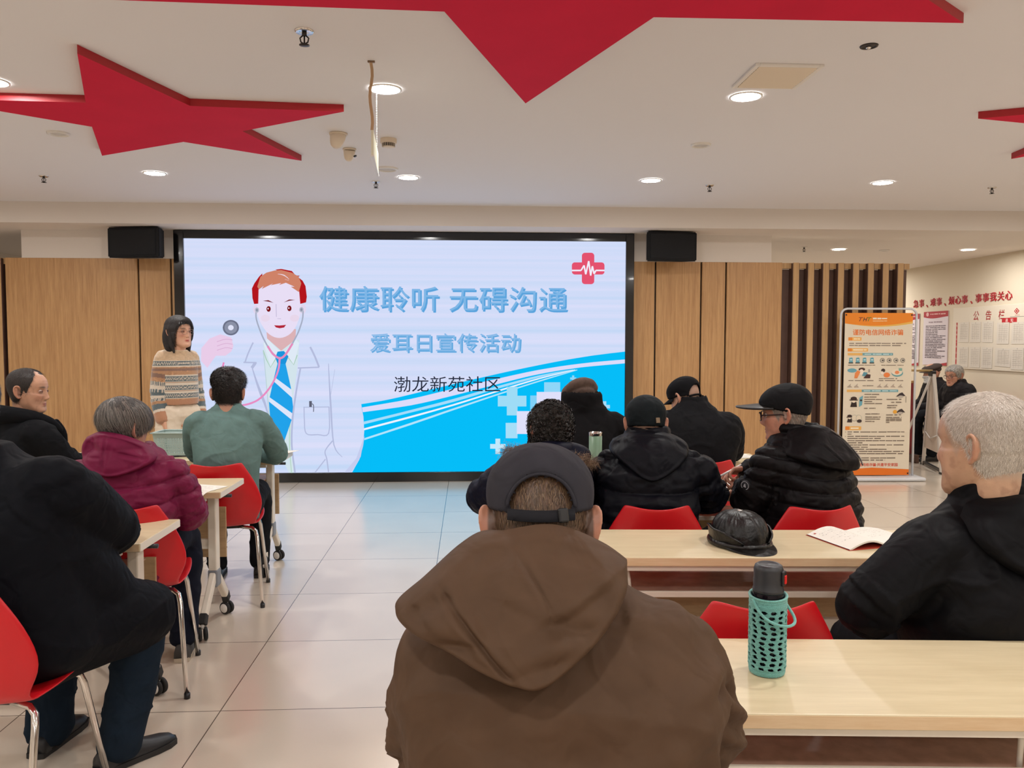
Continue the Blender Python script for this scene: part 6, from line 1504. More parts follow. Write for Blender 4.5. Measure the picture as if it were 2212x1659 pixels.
def hood_pad(P, name, m, outline, back, thick, nr=26, na=96, seed=3, folds=0.004, power=0.5, creases=(), parent=None, lip=0.0):
    """A hood lying on the back: outline in (x, z), back(x, z) gives the y of the garment behind it; it has its own thickness."""
    O = catmull(list(outline) + [outline[0]], 8)[:-1]; c = O.mean(0)
    ang = np.unwrap(np.arctan2(O[:, 1] - c[1], O[:, 0] - c[0])); T = np.r_[0, np.cumsum(np.linalg.norm(np.diff(np.vstack([O, O[:1]]), axis=0), axis=1))]
    tt = np.linspace(0, T[-1], na, endpoint=False); OX = np.interp(tt, T, np.r_[O[:, 0], O[0, 0]]); OZ = np.interp(tt, T, np.r_[O[:, 1], O[0, 1]])
    V = []; rows = []
    for side in (1, -1):
        rr = np.linspace(0.0, 1.0, nr)
        for k in range(nr):
            rho = rr[k] if side == 1 else rr[nr - 1 - k]
            x = c[0] + (OX - c[0]) * rho; z = c[1] + (OZ - c[1]) * rho
            t = thick * (max(0.0, 1 - rho ** 3.0)) ** power + lip * math.exp(-((rho - 0.9) / 0.07) ** 2)
            y = back(x, z) - (t if side == 1 else -0.02 * (1 - rho ** 4)) - 0.004
            V.append(np.stack([x, y, z], 1))
    V = np.array(V); n2 = V.shape[0]
    F = [(i * na + j, i * na + (j + 1) % na, (i + 1) * na + (j + 1) % na, (i + 1) * na + j) for i in range(n2 - 1) for j in range(na)]
    V = V.reshape(-1, 3); outer = np.zeros(len(V)); outer[:nr * na] = np.repeat(1 - np.linspace(0, 1, nr) ** 6, na)
    D = folds * (fbm(V, (9, 4, 12), seed) + 1.3 * (ridge(V, (7, 3, 9), seed + 4) ** 2 - 0.35))
    for cr_ in creases:
        a, b, dep, wid = cr_[:4]; a, b = np.array(a), np.array(b); ab = b - a; q = V[:, [0, 2]] - a
        u = np.clip((q @ ab) / (ab @ ab), 0, 1); dd = np.linalg.norm(q - u[:, None] * ab, axis=1)
        sgn = (q[:, 0] * ab[1] - q[:, 1] * ab[0]) / np.linalg.norm(ab)
        fd = np.sin(PI * np.clip(u, 0.03, 0.97)) ** 0.6
        if len(cr_) > 4:
            D += dep * np.sin(PI * np.clip(u, 0.02, 0.98)) ** 0.4 * sstep(-wid, wid, sgn) * np.exp(-(np.maximum(dd - wid, 0) / cr_[4]) ** 2)
            continue
        D += fd * dep * (0.8 * np.exp(-((dd - 2.2 * wid) / (1.6 * wid)) ** 2) - np.exp(-(dd / wid) ** 2))
    V[:, 1] -= D * outer
    bm = bmesh.new(); vs = [bm.verts.new(v) for v in V]; 
    for f in F:
        try: bm.faces.new([vs[i] for i in f])
        except ValueError: pass
    bmesh.ops.remove_doubles(bm, verts=bm.verts, dist=1e-5); bmesh.ops.recalc_face_normals(bm, faces=bm.faces)
    me = bpy.data.meshes.new(name); bm.to_mesh(me); bm.free(); me.materials.append(m)
    me.polygons.foreach_set('use_smooth', [True] * len(me.polygons))
    o = bpy.data.objects.new(name, me); COL.objects.link(o); o.parent = parent or P.root
    return o
def cap_brim(P, m, parent, w=0.075, L=0.075, z=0.045, y0=0.085, droop=0.012, pitch=0.0, thick=0.004, curve=0.022):
    """A curved peak in front of the forehead."""
    A = []
    for i in range(25):
        u = i / 24 * 2 - 1; row = []
        for j in range(9):
            t = j / 8; yb = y0 * math.sqrt(max(0.02, 1 - (u * 0.92) ** 2)); ext = L * (1 - abs(u) ** 2.6) ** 0.5 if abs(u) < 1 else 0
            x = u * w * (1 + 0.06 * t); y = yb + ext * t - 0.012 * (1 - t)
            row.append((x, y, z - droop * t - curve * u * u + math.tan(pitch) * ext * t))
        A.append(row)
    A = np.array(A); mb = MB()
    mb.grid(s_list(P.hw((A + np.array([0, 0, thick])).reshape(-1, 3)).reshape(A.shape))); mb.grid(s_list(P.hw(A.reshape(-1, 3)).reshape(A.shape)[:, ::-1]))
    e = P.hw((A[:, -1] + np.array([0, 0, thick / 2]))); mb.tube([tuple(q) for q in e], thick * 0.62, 8)
    return mb.build('peak', m, parent)
def s_list(a): return a.tolist()
# ------------------------------------------------------------------ people
def legs_sit(ws=0.13, knee=(0.44, 0.52), ank=(0.43, 0.10), y0=0.0):
    return [[(s * 0.09, y0 + 0.06, 0.52), (s * ws, knee[0], knee[1]), (s * ws, ank[0], ank[1])] for s in (-1, 1)]
BLACK_T = fabric('#16171b')
def dress_legs(P, legs, m=None, shoe_m=None, sole=None):
    P.trousers(m or BLACK_T, [l[:2] + [tuple(l[2][:2]) + (0.09,)] for l in legs])
    for l in legs: P.shoe(shoe_m or MT['black'], l[2], 0.0, sole)
def back_from(sl, k=1.0):
    S = np.array([q[:5] for q in sl], float)
    def f(x, z):
        xc, yc, hw, hd = [np.interp(z, S[:, 0], S[:, i]) for i in (1, 2, 3, 4)]
        u = np.clip(np.abs(x - xc) / (hw * 1.08), 0, 0.97)
        return yc - hd * (1 - u ** 2.5) ** (1 / 2.5)
    return f
HM_ = mat('hair_strands', rgb('#2a2422'), 0.45, attr=True, spec=0.4)
def hairmat(h): return mat_cache('hair_' + h[1:], h, 0.6, var=0.25, vscale=90, bump=0.4, bscale=160)
def cap_mask(z0, slope, soft=0.004, hole=None, hz=None):
    def f(G):
        x, y, z = G[..., 0], G[..., 1], G[..., 2]
        m = sstep(-soft, soft, z - (z0 + slope * y))
        if hole:
            hw, hh = hole; zc = z0 - slope * 0.1 + 0.006
            d = (x / hw) ** 2 + (np.maximum(0, z - zc) / hh) ** 2
            m = m * np.where(y < 0, sstep(0.92, 1.12, d), 1)
        return m
    return f
unit = lambda v: v / (np.linalg.norm(v, axis=1, keepdims=True) + 1e-9)
down = lambda P, N: np.tile(np.array([0, -0.15, -1.0]), (len(P), 1))
def from_crown(P, N): return np.stack([P[:, 0], P[:, 1] + 0.03, -np.abs(P[:, 2] - 0.13)], 1)

# -- the man in the brown hooded jacket, seen from behind at the nearest table
P = Person('person in brown hooded jacket and dark grey cap seen from behind, nearest the viewer', (0.14, 1.14, 0), R(-2))
sl = [(0.42, 0, -0.03, 0.22, 0.165), (0.6, 0, -0.02, 0.222, 0.16), (0.78, -0.005, -0.005, 0.218, 0.148), (0.90, -0.008, 0.008, 0.232, 0.142), (0.98, -0.01, 0.025, 0.242, 0.13), (1.035, -0.012, 0.04, 0.232, 0.112), (1.075, -0.016, 0.055, 0.185, 0.095), (1.11, -0.02, 0.07, 0.125, 0.08), (1.15, -0.025, 0.09, 0.08, 0.07)]
P.set_head((-0.03, 0.155, 1.168), yaw=-2, pitch=-24, sc=0.99, age=0.6)
arms = [[(-0.168, 0.035, 0.995), (-0.170, 0.12, 0.80), (-0.10, 0.40, 0.79)], [(0.150, 0.045, 1.0), (0.195, 0.16, 0.80), (0.10, 0.42, 0.79)]]
hands = [((0.5, 0.8, -0.1), (0, 0, -1), dict(curl=0.35)), ((-0.5, 0.8, -0.1), (0, 0, -1), dict(curl=0.35))]
lg = legs_sit()
P.body(arms, lg, (-0.02, 0.05, 1.06), skin='#b5846a', hands=hands, voxel=0.0036, stubble=('#4a3a2e', 0.85), age=0.7)
dress_legs(P, lg)
bm_ = fabric('#523e2f', rough=0.62)
def brown_extra(mb):
    limb(mb, [(0.13, 0.05, 1.035), (0.19, 0.055, 1.01), (0.222, 0.065, 0.992)], [0.05, 0.055, 0.038], 5, 16)
jk = P.garment('jacket', bm_, sl, arms, [(0.085, 0.080, 0.055), (0.085, 0.082, 0.055)], voxel=0.006, folds=0.007, fscale=6, seed=12, elbow=0.011, extra=brown_extra, creases=[
    ((0.20, -0.02, 1.0), (0.205, -0.03, 0.74), 0.006, 0.004), ((-0.205, -0.02, 1.0), (-0.205, -0.03, 0.74), 0.006, 0.004), ((0.225, 0.02, 0.975), (0.30, 0.08, 0.90), 0.014, 0.010), ((0.13, -0.08, 0.95), (0.25, 0.0, 0.985), 0.010, 0.012), ((0.235, 0.0, 0.93), (0.31, 0.10, 0.845), 0.013, 0.010),
    ((0.23, 0.0, 0.885), (0.29, 0.08, 0.83), 0.010, 0.008), ((0.22, -0.01, 0.84), (0.29, 0.07, 0.80), 0.008, 0.006), ((-0.24, 0.02, 0.95), (-0.27, 0.08, 0.86), 0.010, 0.009), ((-0.23, 0.0, 0.88), (-0.26, 0.08, 0.82), 0.010, 0.008), ((-0.10, -0.13, 0.94), (0.10, -0.13, 0.92), 0.005, 0.02), ((0.05, -0.14, 0.86), (0.19, -0.09, 0.90), 0.007, 0.014), ((0.0, -0.15, 0.80), (0.17, -0.10, 0.84), 0.006, 0.016)])
ho = [(-0.091, 1.200), (-0.034, 1.208), (0.007, 1.203), (0.055, 1.184), (0.086, 1.165), (0.088, 1.160), (0.080, 1.128), (0.048, 1.091), (0.004, 1.057), (-0.040, 1.032), (-0.068, 1.031), (-0.122, 1.047), (-0.159, 1.064), (-0.196, 1.077), (-0.230, 1.091), (-0.243, 1.104), (-0.238, 1.118), (-0.203, 1.145), (-0.159, 1.179), (-0.125, 1.198)]
bz = lambda x, z: np.interp(z, [0.95, 1.04, 1.09, 1.14, 1.18, 1.22], [-0.128, -0.105, -0.075, -0.03, 0.02, 0.055]) + 0.9 * (x + 0.04) ** 2
hood_pad(P, 'hood', bm_, ho, bz, 0.050, seed=8, folds=0.009, power=0.40, parent=jk, lip=0.006,
         nr=70, na=260, creases=[((-0.085, 1.20), (-0.03, 1.13), 0.004, 0.003), ((-0.19, 1.155), (-0.06, 1.025), 0.007, 0.0038), ((0.11, 1.172), (-0.03, 1.112), 0.020, 0.010, 0.045), ((-0.03, 1.112), (-0.14, 1.16), 0.010, 0.012, 0.04), ((-0.03, 1.108), (0.06, 1.085), 0.009, 0.010), ((-0.235, 1.105), (-0.15, 1.14), 0.008, 0.009), ((-0.20, 1.075), (-0.11, 1.085), 0.007, 0.008), ((0.05, 1.185), (0.085, 1.135), 0.008, 0.008), ((-0.09, 1.05), (0.03, 1.075), 0.005, 0.010), ((-0.23, 1.125), (-0.19, 1.10), 0.006, 0.006)])
# seam lines down the back and round the armhole
# hair and cap
P.strands('hair', HM_, 9000, 0.010, lambda G: hair_mask(G) * (G[..., 1] < 0.02), down, 0.0007, 0.35, 2, 0.0, ('#3a2c22', '#7d6248'), 5, 0.3)
cm = fabric('#333238', rough=0.8)
msk = cap_mask(0.041, 0.30, 0.003, hole=(0.047, 0.050))
coff = lambda G: 0.010 + 0.010 * sstep(0.02, 0.10, G[..., 2])
cp = P.shell('cap', coff, cm, mask=msk, inside=0.001)
mb = MB(); pts = []
for a in np.linspace(-0.62, 0.62, 15):
    p = np.array([0.0, 0, 0]); th = -PI / 2 + a; q = P.pt(th, 0.014 - 0.010 * math.cos(a * 2)); n = np.array([q[0], q[1], 0]); n /= np.linalg.norm(n); pts.append((q + n * 0.011, n))
g1 = [[(q + np.array([0, 0, dz]) + n * o) for dz, o in ((-0.009, 0), (0.009, 0), (0.009, 0.003), (-0.009, 0.003), (-0.009, 0))] for q, n in pts]
mb.grid([[tuple(P.hw([v])[0]) for v in r] for r in g1]); mb.build('strap', fabric('#26262a'), cp)
q, n = pts[11]; mb = MB(); mb.box(tuple(P.hw([q + n * 0.004])[0]), (0.017, 0.008, 0.022), (R(-14), 0, R(24)), 0.003); mb.build('buckle', MT['black'], cp)
mb = MB(); mb.ell(tuple(P.hw([(0, -0.008, 0.147)])[0]), (0.008, 0.008, 0.005)); mb.build('button', cm, cp)
mb = MB(); arch = []
for a in np.linspace(0.06, PI - 0.06, 25):
    x = 0.047 * math.cos(a); z = 0.018 + 0.049 * math.sin(a); ths = np.linspace(PI, 2 * PI, 200); xs = [P.pt(t_, z)[0] for t_ in ths]; q = P.pt(np.interp(x, xs, ths), z); n = np.array([q[0], q[1], 0.35 * max(0, q[2])]); n /= np.linalg.norm(n)
    arch.append(tuple(P.hw([q + n * 0.012])[0]))
mb.tube(arch, 0.0028, 8); mb.build('opening_piping', cm, cp)
cap_brim(P, cm, cp, z=0.045)

# -- white-haired man on the right
P = Person('white-haired person in black padded jacket beyond the crochet bottle, face turned away', (1.42, 2.10, 0), R(14))
sl = [(0.42, 0, 0.0, 0.23, 0.15), (0.62, 0, 0.0, 0.24, 0.16), (0.74, 0, -0.02, 0.265, 0.18), (0.82, 0.02, -0.03, 0.265, 0.18), (0.90, 0.01, -0.01, 0.25, 0.155), (0.96, 0, 0.0, 0.225, 0.135), (1.01, 0, -0.005, 0.17, 0.115), (1.05, 0, -0.01, 0.115, 0.095), (1.085, 0, -0.012, 0.09, 0.088)]
P.set_head((-0.045, -0.01, 1.193), yaw=17, pitch=-4, sc=1.15, age=0.5, wide=1.04, nose=0.9)
arms = [[(-0.20, 0.0, 0.92), (-0.355, 0.05, 0.765), (-0.06, 0.24, 0.765)], [(0.20, 0.0, 0.92), (0.34, 0.08, 0.79), (0.15, 0.36, 0.79)]]
lw_ = legs_sit(ws=0.07)
P.body(arms, lw_, (0, 0.0, 1.0), skin='#c39c80', hands=hands, voxel=0.0036, stubble=('#a89482', 0.7), brow='#8a7a6c', age=0.8)
dress_legs(P, lw_)
km = fabric('#0d0d10', rough=0.6)
jk = P.garment('jacket', km, sl, arms, [(0.10, 0.08, 0.06), (0.10, 0.08, 0.06)], voxel=0.0065, folds=0.009, fscale=7, seed=31, elbow=0.010, collar=(1.02, 1.105, -0.005, 0.0, 0.10, 0.098, 0.24, 0.0))
hood_pad(P, 'hood', km, [(-0.14, 1.06), (-0.02, 1.085), (0.12, 1.07), (0.19, 1.03), (0.20, 0.97), (0.12, 0.90), (0.0, 0.87), (-0.11, 0.91), (-0.17, 0.98)], back_from(sl), 0.05, seed=15, folds=0.007, parent=jk, lip=0.008)
mb = MB(); mb.ell((-0.30, -0.035, 0.885), (0.004, 0.012, 0.016)); mb.build('sleeve_badge', mat_cache('grey_badge', '#8a8a8c', 0.6), jk)
hlo = ([0.0, 0.55, 0.85, 1.08, 1.25, 1.45, 1.62, 1.85, 2.2, PI], [0.100, 0.096, 0.084, 0.058, 0.026, 0.022, -0.015, -0.045, -0.062, -0.068])
P.shell('hair', lambda G: 0.0035 + 0.004 * sstep(0.03, 0.1, G[..., 2]), mat_cache('white_scalp_hair', '#bfb4a7', 0.7, var=0.08), mask=lambda G: hair_mask(G, hlo, 0.02), inside=-0.003)
P.strands('hair_stubble', HM_, 36000, 0.0095, lambda G: hair_mask(G, hlo, 0.02), from_crown, 0.00042, 0.42, 1, 0.003, ('#aa9e91', '#ece4da'), 6, 0.3, offf=lambda G: 0.0025 + 0.004 * sstep(0.03, 0.1, G[..., 2]))

# -- navy puffer jacket
P = Person('person in navy padded jacket and dark cap seen from behind, before the leather cap', (0.775, 3.45, 0), R(-9))
sl = [(0.42, 0, -0.03, 0.215, 0.17), (0.60, 0, -0.04, 0.215, 0.175), (0.76, 0, -0.03, 0.218, 0.17), (0.88, 0, -0.005, 0.222, 0.155), (0.95, 0, 0.015, 0.215, 0.135), (1.00, 0, 0.03, 0.175, 0.115), (1.045, 0, 0.035, 0.12, 0.095), (1.08, 0, 0.045, 0.09, 0.088)]
P.set_head((-0.005, 0.055, 1.102), yaw=-2, pitch=-16, age=0.6, sc=0.98)
arms = [[(-0.175, 0.02, 0.93), (-0.205, 0.14, 0.785), (-0.12, 0.36, 0.79)], [(0.19, 0.02, 0.935), (0.275, 0.12, 0.785), (0.15, 0.38, 0.79)]]
P.body(arms, lg, (0, 0.03, 1.0), skin='#b98a70', hands=hands, stubble=('#6a5a50', 0.7), age=0.6)
dress_legs(P, lg)
nm = fabric('#0c0d14', rough=0.5)
jk = P.garment('jacket', nm, sl, arms, [(0.085, 0.082, 0.055)] * 2, voxel=0.0065, folds=0.009, fscale=8, seed=41, elbow=0.011, quilt=(0.14, 0.022, 0.3), collar=(1.02, 1.095, 0, 0.05, 0.098, 0.092, 0.24, 0.0))
hood_pad(P, 'hood', nm, [(-0.15, 1.055), (-0.06, 1.09), (0.06, 1.09), (0.15, 1.055), (0.175, 1.01), (0.13, 0.955), (0.04, 0.90), (-0.02, 0.90), (-0.10, 0.955), (-0.165, 1.01)], back_from(sl), 0.06, seed=19, folds=0.008, parent=jk, lip=0.01)
cm = fabric('#141a1d', rough=0.7)
cp = P.shell('cap', lambda G: 0.012 + 0.006 * sstep(0.0, 0.08, G[..., 2]), cm, mask=cap_mask(0.002, 0.14), inside=0.001)
mb = MB(); q = P.hw([(0.05, -0.10, 0.012)])[0]; mb.box(tuple(q), (0.020, 0.006, 0.024), (R(-10), 0, R(30)), 0.002); mb.build('strap_clasp', mat_cache('bronze', '#7c6a58', 0.4, metal=0.6), cp)
cap_brim(P, cm, cp, z=0.04, L=0.06)

# -- curly-haired person with fur hood
P = Person('person with curly black hair and a fur-trimmed dark coat, mostly hidden by the grey cap', (0.345, 3.42, 0), R(0))
sl = [(0.42, -0.02, -0.03, 0.19, 0.16), (0.62, -0.03, -0.03, 0.19, 0.165), (0.78, -0.03, -0.02, 0.19, 0.16), (0.88, -0.02, 0.0, 0.185, 0.15), (0.94, -0.01, 0.01, 0.16, 0.125), (0.985, 0, 0.02, 0.12, 0.10), (1.02, 0, 0.03, 0.09, 0.085)]
P.set_head((0.01, 0.05, 1.075), yaw=6, pitch=-20, sc=0.95)
arms = [[(-0.18, 0.02, 0.88), (-0.275, 0.12, 0.785), (-0.12, 0.36, 0.79)], [(0.12, 0.03, 0.88), (0.10, 0.18, 0.78), (0.06, 0.36, 0.79)]]
P.body(arms, lg, (0, 0.02, 0.96), skin='#c09078', hands=hands)
dress_legs(P, lg)
dm = fabric('#0e1020', rough=0.55)
jk = P.garment('coat', dm, sl, arms, [(0.085, 0.078, 0.055)] * 2, folds=0.007, seed=51, quilt=(0.11, 0.010, 0.3))
hd_ = hood_pad(P, 'hood', dm, [(-0.15, 1.03), (0, 1.06), (0.15, 1.03), (0.17, 0.97), (0.08, 0.89), (-0.08, 0.89), (-0.17, 0.97)], back_from(sl), 0.055, seed=22, folds=0.006, parent=jk)
P.shell('hair', lambda G: 0.020 + 0.008 * fbm(G.reshape(-1, 3), 60, 4).reshape(G.shape[:2]), hairmat('#17130f'), mask=lambda G: hair_mask(G, ([0, 0.7, 1.0, 1.3, 1.8, PI], [0.07, 0.06, -0.03, -0.06, -0.09, -0.10])), inside=-0.004)
def curls(P, name, n, rad, mask, seed, cols, off=0.018):
    r = np.random.default_rng(seed); G = P.H; N = P.grid_normals(G); mk = mask(G).ravel(); pr = mk / mk.sum(); idx = r.choice(len(pr), n, p=pr); V = []; F = []; C = []
    c0, c1 = lin(cols[0]), lin(cols[1])
    for q in range(n):
        p = G.reshape(-1, 3)[idx[q]]; nn = N.reshape(-1, 3)[idx[q]]; p = p + nn * off * r.uniform(0.5, 1.15)
        a = np.cross(nn, r.normal(0, 1, 3)); a /= np.linalg.norm(a); b = np.cross(nn, a); rr = rad * r.uniform(0.6, 1.3); ph = r.uniform(0, 6.28); b0 = len(V); c = c0 + (c1 - c0) * r.uniform()
        for k in range(10):
            t = k / 9 * 7.0 + ph; ctr = p + (a * math.cos(t) + b * math.sin(t)) * rr + nn * (k / 9 * 0.012); tan = -a * math.sin(t) + b * math.cos(t); sd = np.cross(tan, nn) * 0 + nn * 0.0011 + (a * math.cos(t) + b * math.sin(t)) * 0.0011
            V += [ctr - sd, ctr + sd]; C += [c, c]
            if k: F.append((b0 + 2 * k - 2, b0 + 2 * k - 1, b0 + 2 * k + 1, b0 + 2 * k))
    return mesh_obj(name, P.hw(np.array(V)), F, HM_, P.root, np.array(C))
curls(P, 'hair_curls', 2200, 0.0075, lambda G: hair_mask(G, ([0, 0.7, 1.0, 1.3, 1.8, PI], [0.07, 0.06, -0.03, -0.06, -0.09, -0.10])), 3, ('#0f0c0a', '#2a2320'), 0.022)
r_ = np.random.default_rng(9); V = []; F = []; C = []
edge = catmull([(-0.19, 0.0, 0.985), (-0.175, -0.09, 1.03), (-0.08, -0.17, 1.03), (0.06, -0.17, 1.0), (0.15, -0.12, 0.985), (0.185, -0.02, 0.955)], 8)
for q in range(2600):
    e = edge[r_.integers(len(edge))] + r_.normal(0, 0.012, 3); d = r_.normal(0, 1, 3) + np.array([0, -0.4, 0.5]); d /= np.linalg.norm(d); s_ = np.cross(d, r_.normal(0, 1, 3)); s_ /= np.linalg.norm(s_); l = r_.uniform(0.015, 0.04); b0 = len(V); c = lin('#4a3a30') + (lin('#9a7e64') - lin('#4a3a30')) * r_.uniform()
    V += [e - s_ * 0.0007, e + s_ * 0.0007, e + d * l + np.array([0, 0, -0.3 * l])]; C += [c] * 3; F.append((b0, b0 + 1, b0 + 2))
mesh_obj('fur_trim', np.array(V), F, HM_, hd_, np.array(C))

# -- brown flat cap in the farthest row
P = Person('person in brown flat cap and black coat with raised collar, before the screen', (0.66, 4.68, 0), R(-4))
sl = [(0.42, 0, -0.03, 0.21, 0.16), (0.62, 0, -0.03, 0.215, 0.16), (0.80, 0, -0.02, 0.22, 0.155), (0.92, 0, -0.005, 0.225, 0.14), (1.00, 0, 0.01, 0.215, 0.12), (1.05, 0, 0.02, 0.18, 0.105), (1.09, 0, 0.025, 0.14, 0.1), (1.12, 0, 0.03, 0.115, 0.095)]
P.set_head((-0.005, 0.05, 1.108), yaw=18, pitch=-22, age=0.5)
arms = [[(-0.19, 0.02, 0.97), (-0.25, 0.14, 0.80), (-0.14, 0.38, 0.79)], [(0.20, 0.02, 0.97), (0.27, 0.12, 0.80), (0.15, 0.38, 0.79)]]
P.body(arms, lg, (0, 0.02, 1.05), skin='#bd8f76', hands=hands, stubble=('#5a4c44', 0.7))
dress_legs(P, lg)
om = fabric('#100f11', rough=0.85)
jk = P.garment('coat', om, sl, arms, [(0.085, 0.072, 0.055)] * 2, folds=0.004, seed=61, collar=(1.03, 1.165, 0, 0.03, 0.122, 0.112, 0.22, 0.05))
fc = mat_cache('brown_felt', '#57463e', 0.95, var=0.1, vscale=60, bump=0.15, bscale=250)
mb = MB(); mb.ell((0, -0.012, 0.075), (0.108, 0.128, 0.050), 0, 40, 24, (R(-14), 0, 0)); mb.ell((0, -0.03, 0.055), (0.080, 0.088, 0.045), 0, 32, 20)
V, F = remesh(mb, 0.004, 6); V = V + normals(V, F) * (0.003 * fbm(V, 22, 3))[:, None]
fo = mesh_obj('flat_cap', P.hw(V), F, fc, P.root); cap_brim(P, fc, fo, z=0.05, L=0.05, y0=0.092)

# -- open-back black cap, head bowed to the left
P = Person('person in black jacket and open-backed black cap, head bowed, before the oak panels', (1.345, 4.70, 0), R(-6))
sl = [(0.42, 0, -0.03, 0.20, 0.155), (0.62, 0, -0.03, 0.205, 0.155), (0.80, 0.01, -0.015, 0.225, 0.15), (0.92, 0.015, 0.0, 0.245, 0.14), (1.00, 0.01, 0.015, 0.235, 0.12), (1.05, 0, 0.03, 0.165, 0.10), (1.09, -0.005, 0.04, 0.115, 0.09), (1.12, -0.01, 0.05, 0.09, 0.085)]
P.set_head((-0.05, 0.085, 1.128), yaw=42, pitch=-24, age=0.5, sc=0.97)
arms = [[(-0.185, 0.03, 0.98), (-0.235, 0.15, 0.80), (-0.13, 0.40, 0.79)], [(0.195, 0.02, 0.98), (0.235, 0.14, 0.80), (0.16, 0.38, 0.79)]]
P.body(arms, lg, (0, 0.03, 1.05), skin='#c2937a', hands=hands, stubble=('#7a685c', 0.6))
dress_legs(P, lg)
om = fabric('#0f0f12', rough=0.7)
jk = P.garment('jacket', om, sl, arms, [(0.08, 0.068, 0.052)] * 2, folds=0.005, fscale=7, seed=71, collar=(1.05, 1.135, -0.012, 0.055, 0.092, 0.088, 0.24, 0.05))
cm = fabric('#101013', rough=0.8)
cp = P.shell('cap', lambda G: 0.010 + 0.008 * sstep(0.02, 0.09, G[..., 2]), cm, mask=cap_mask(0.018, 0.22, 0.003, hole=(0.05, 0.055)), inside=0.001)
mb = MB(); pts = []
for a in np.linspace(-0.7, 0.7, 13):
    i = np.argmin(np.abs(P.H[:, 0, 2] + 0.004)); j = int(round(((-PI / 2 + a) % (2 * PI)) / (2 * PI) * 144)) % 144; pts.append(tuple(P.hw([P.H[i, j] * np.array([1.12, 1.12, 1.0])])[0]))
mb.tube(pts, 0.006, 8); mb.build('strap', cm, cp)
cap_brim(P, cm, cp, z=0.045, L=0.075, droop=0.02)

# -- man in black cap and glasses pointing with a pen
P = Person('person in black quilted hooded jacket, black peaked cap and glasses, pointing with a pen', (1.475, 3.45, 0), R(28))
sl = [(0.42, 0, -0.04, 0.21, 0.18), (0.60, 0, -0.05, 0.215, 0.185), (0.76, 0, -0.04, 0.218, 0.175), (0.90, 0, -0.015, 0.22, 0.155), (0.98, 0, 0.005, 0.21, 0.135), (1.03, 0, 0.02, 0.165, 0.115), (1.07, 0, 0.03, 0.12, 0.10), (1.10, 0, 0.04, 0.095, 0.09)]
P.set_head((-0.04, 0.075, 1.148), yaw=34, pitch=-6, age=0.7, sc=1.0)
arms = [[(-0.185, 0.02, 0.95), (-0.225, 0.10, 0.785), (-0.10, 0.24, 0.80)], [(0.19, 0.02, 0.955), (0.19, 0.18, 0.82), (0.01, 0.325, 0.865)]]
def dirw(v): return v
P.body(arms, lg, (0, 0.03, 1.02), skin='#b9816a', hands=[((0.4, 0.9, -0.05), (0, 0, -1), dict(curl=0.4)), ((-0.84, 0.5, -0.05), (-0.3, -0.35, -0.9), dict(curl=0.8, pinch=True))], stubble=('#8f8278', 0.75), age=0.7, blush=0.2, brow='#6a5a50', voxel=0.004)
dress_legs(P, lg)
qm = fabric('#0f0c0e', rough=0.5)
jk = P.garment('jacket', qm, sl, arms, [(0.09, 0.08, 0.058)] * 2, voxel=0.006, folds=0.004, fscale=8, seed=81, quilt=(0.060, 0.018, 0.5), quilt_arm=0.085, collar=(1.02, 1.098, -0.005, 0.04, 0.104, 0.098, 0.24, 0.05))
hd_ = hood_pad(P, 'hood', qm, [(-0.16, 1.05), (-0.08, 1.11), (0.04, 1.115), (0.13, 1.07), (0.17, 1.01), (0.16, 0.955), (0.10, 0.925), (-0.02, 0.94), (-0.13, 0.965), (-0.19, 1.0)], back_from(sl), 0.07, seed=25, folds=0.006, parent=jk, lip=0.008, creases=[((-0.1, 1.08), (0.0, 0.95), 0.005, 0.004), ((-0.16, 1.02), (-0.06, 0.95), 0.004, 0.004)])
mb = MB(); zb = back_from(sl); mb.tube([(x, float(zb(np.array([x]), np.array([z]))[0]) - 0.066, z) for x, z in catmull([(0.02, 1.10), (0.08, 1.06), (0.125, 1.0), (0.13, 0.95)], 6)], 0.0035, 8); mb.build('zip', mat_cache('zip_metal', '#6a6462', 0.35, metal=0.7), hd_)
mb = MB(); mb.lathe([(0, 0.003), (0.021, 0.002), (0.022, -0.006)], (0, 0, 0), 24)
mb.lathe([(0.016, 0.0034), (0.019, 0.0034)], (0, 0, 0), 24, mi=1, cap=False); mb.add([(-0.009, -0.006, 0.004), (0.009, -0.002, 0.004), (0.004, 0.004, 0.004), (-0.006, 0.008, 0.004)], [(0, 1, 2, 3)], 1); pb_ = mb.build('sleeve_patch', [mat_cache('patch_dark', '#1c1c22', 0.8), mat_cache('patch_light', '#9a9aa0', 0.8)], jk)
pb_.location = (-0.308, 0.055, 0.865); pb_.rotation_euler = (0, R(-95), R(10))
P.strands('hair', HM_, 5000, 0.014, lambda G: hair_mask(G) * (np.abs(G[..., 0]) > 0.02), down, 0.0008, 0.25, 2, 0.001, ('#6a6058', '#a89c90'), 8, 0.25)
cm = fabric('#141416', rough=0.7)
cp = P.shell('cap', lambda G: 0.009 + 0.013 * sstep(0.0, 0.09, G[..., 2]), cm, mask=cap_mask(0.028, 0.30), inside=0.001)
cap_brim(P, mat_cache('glossy_peak', '#1c1a1a', 0.35), cp, z=0.058, L=0.112, thick=0.008, y0=0.095, droop=0.004, curve=0.016, w=0.08)
P.glasses(mat_cache('dark_red_frame', '#2a1216', 0.3), rim=0.0024)
P.eyes()
hw_ = P.root.matrix_basis @ Vector((0.02, 0.37, 0.825))
pen('white_pen', 'white pen in the fingers of the man in glasses', (1.18, 3.70, 0.848), (1.29, 3.735, 0.893), MT['white_plastic'], MT['white_plastic'])

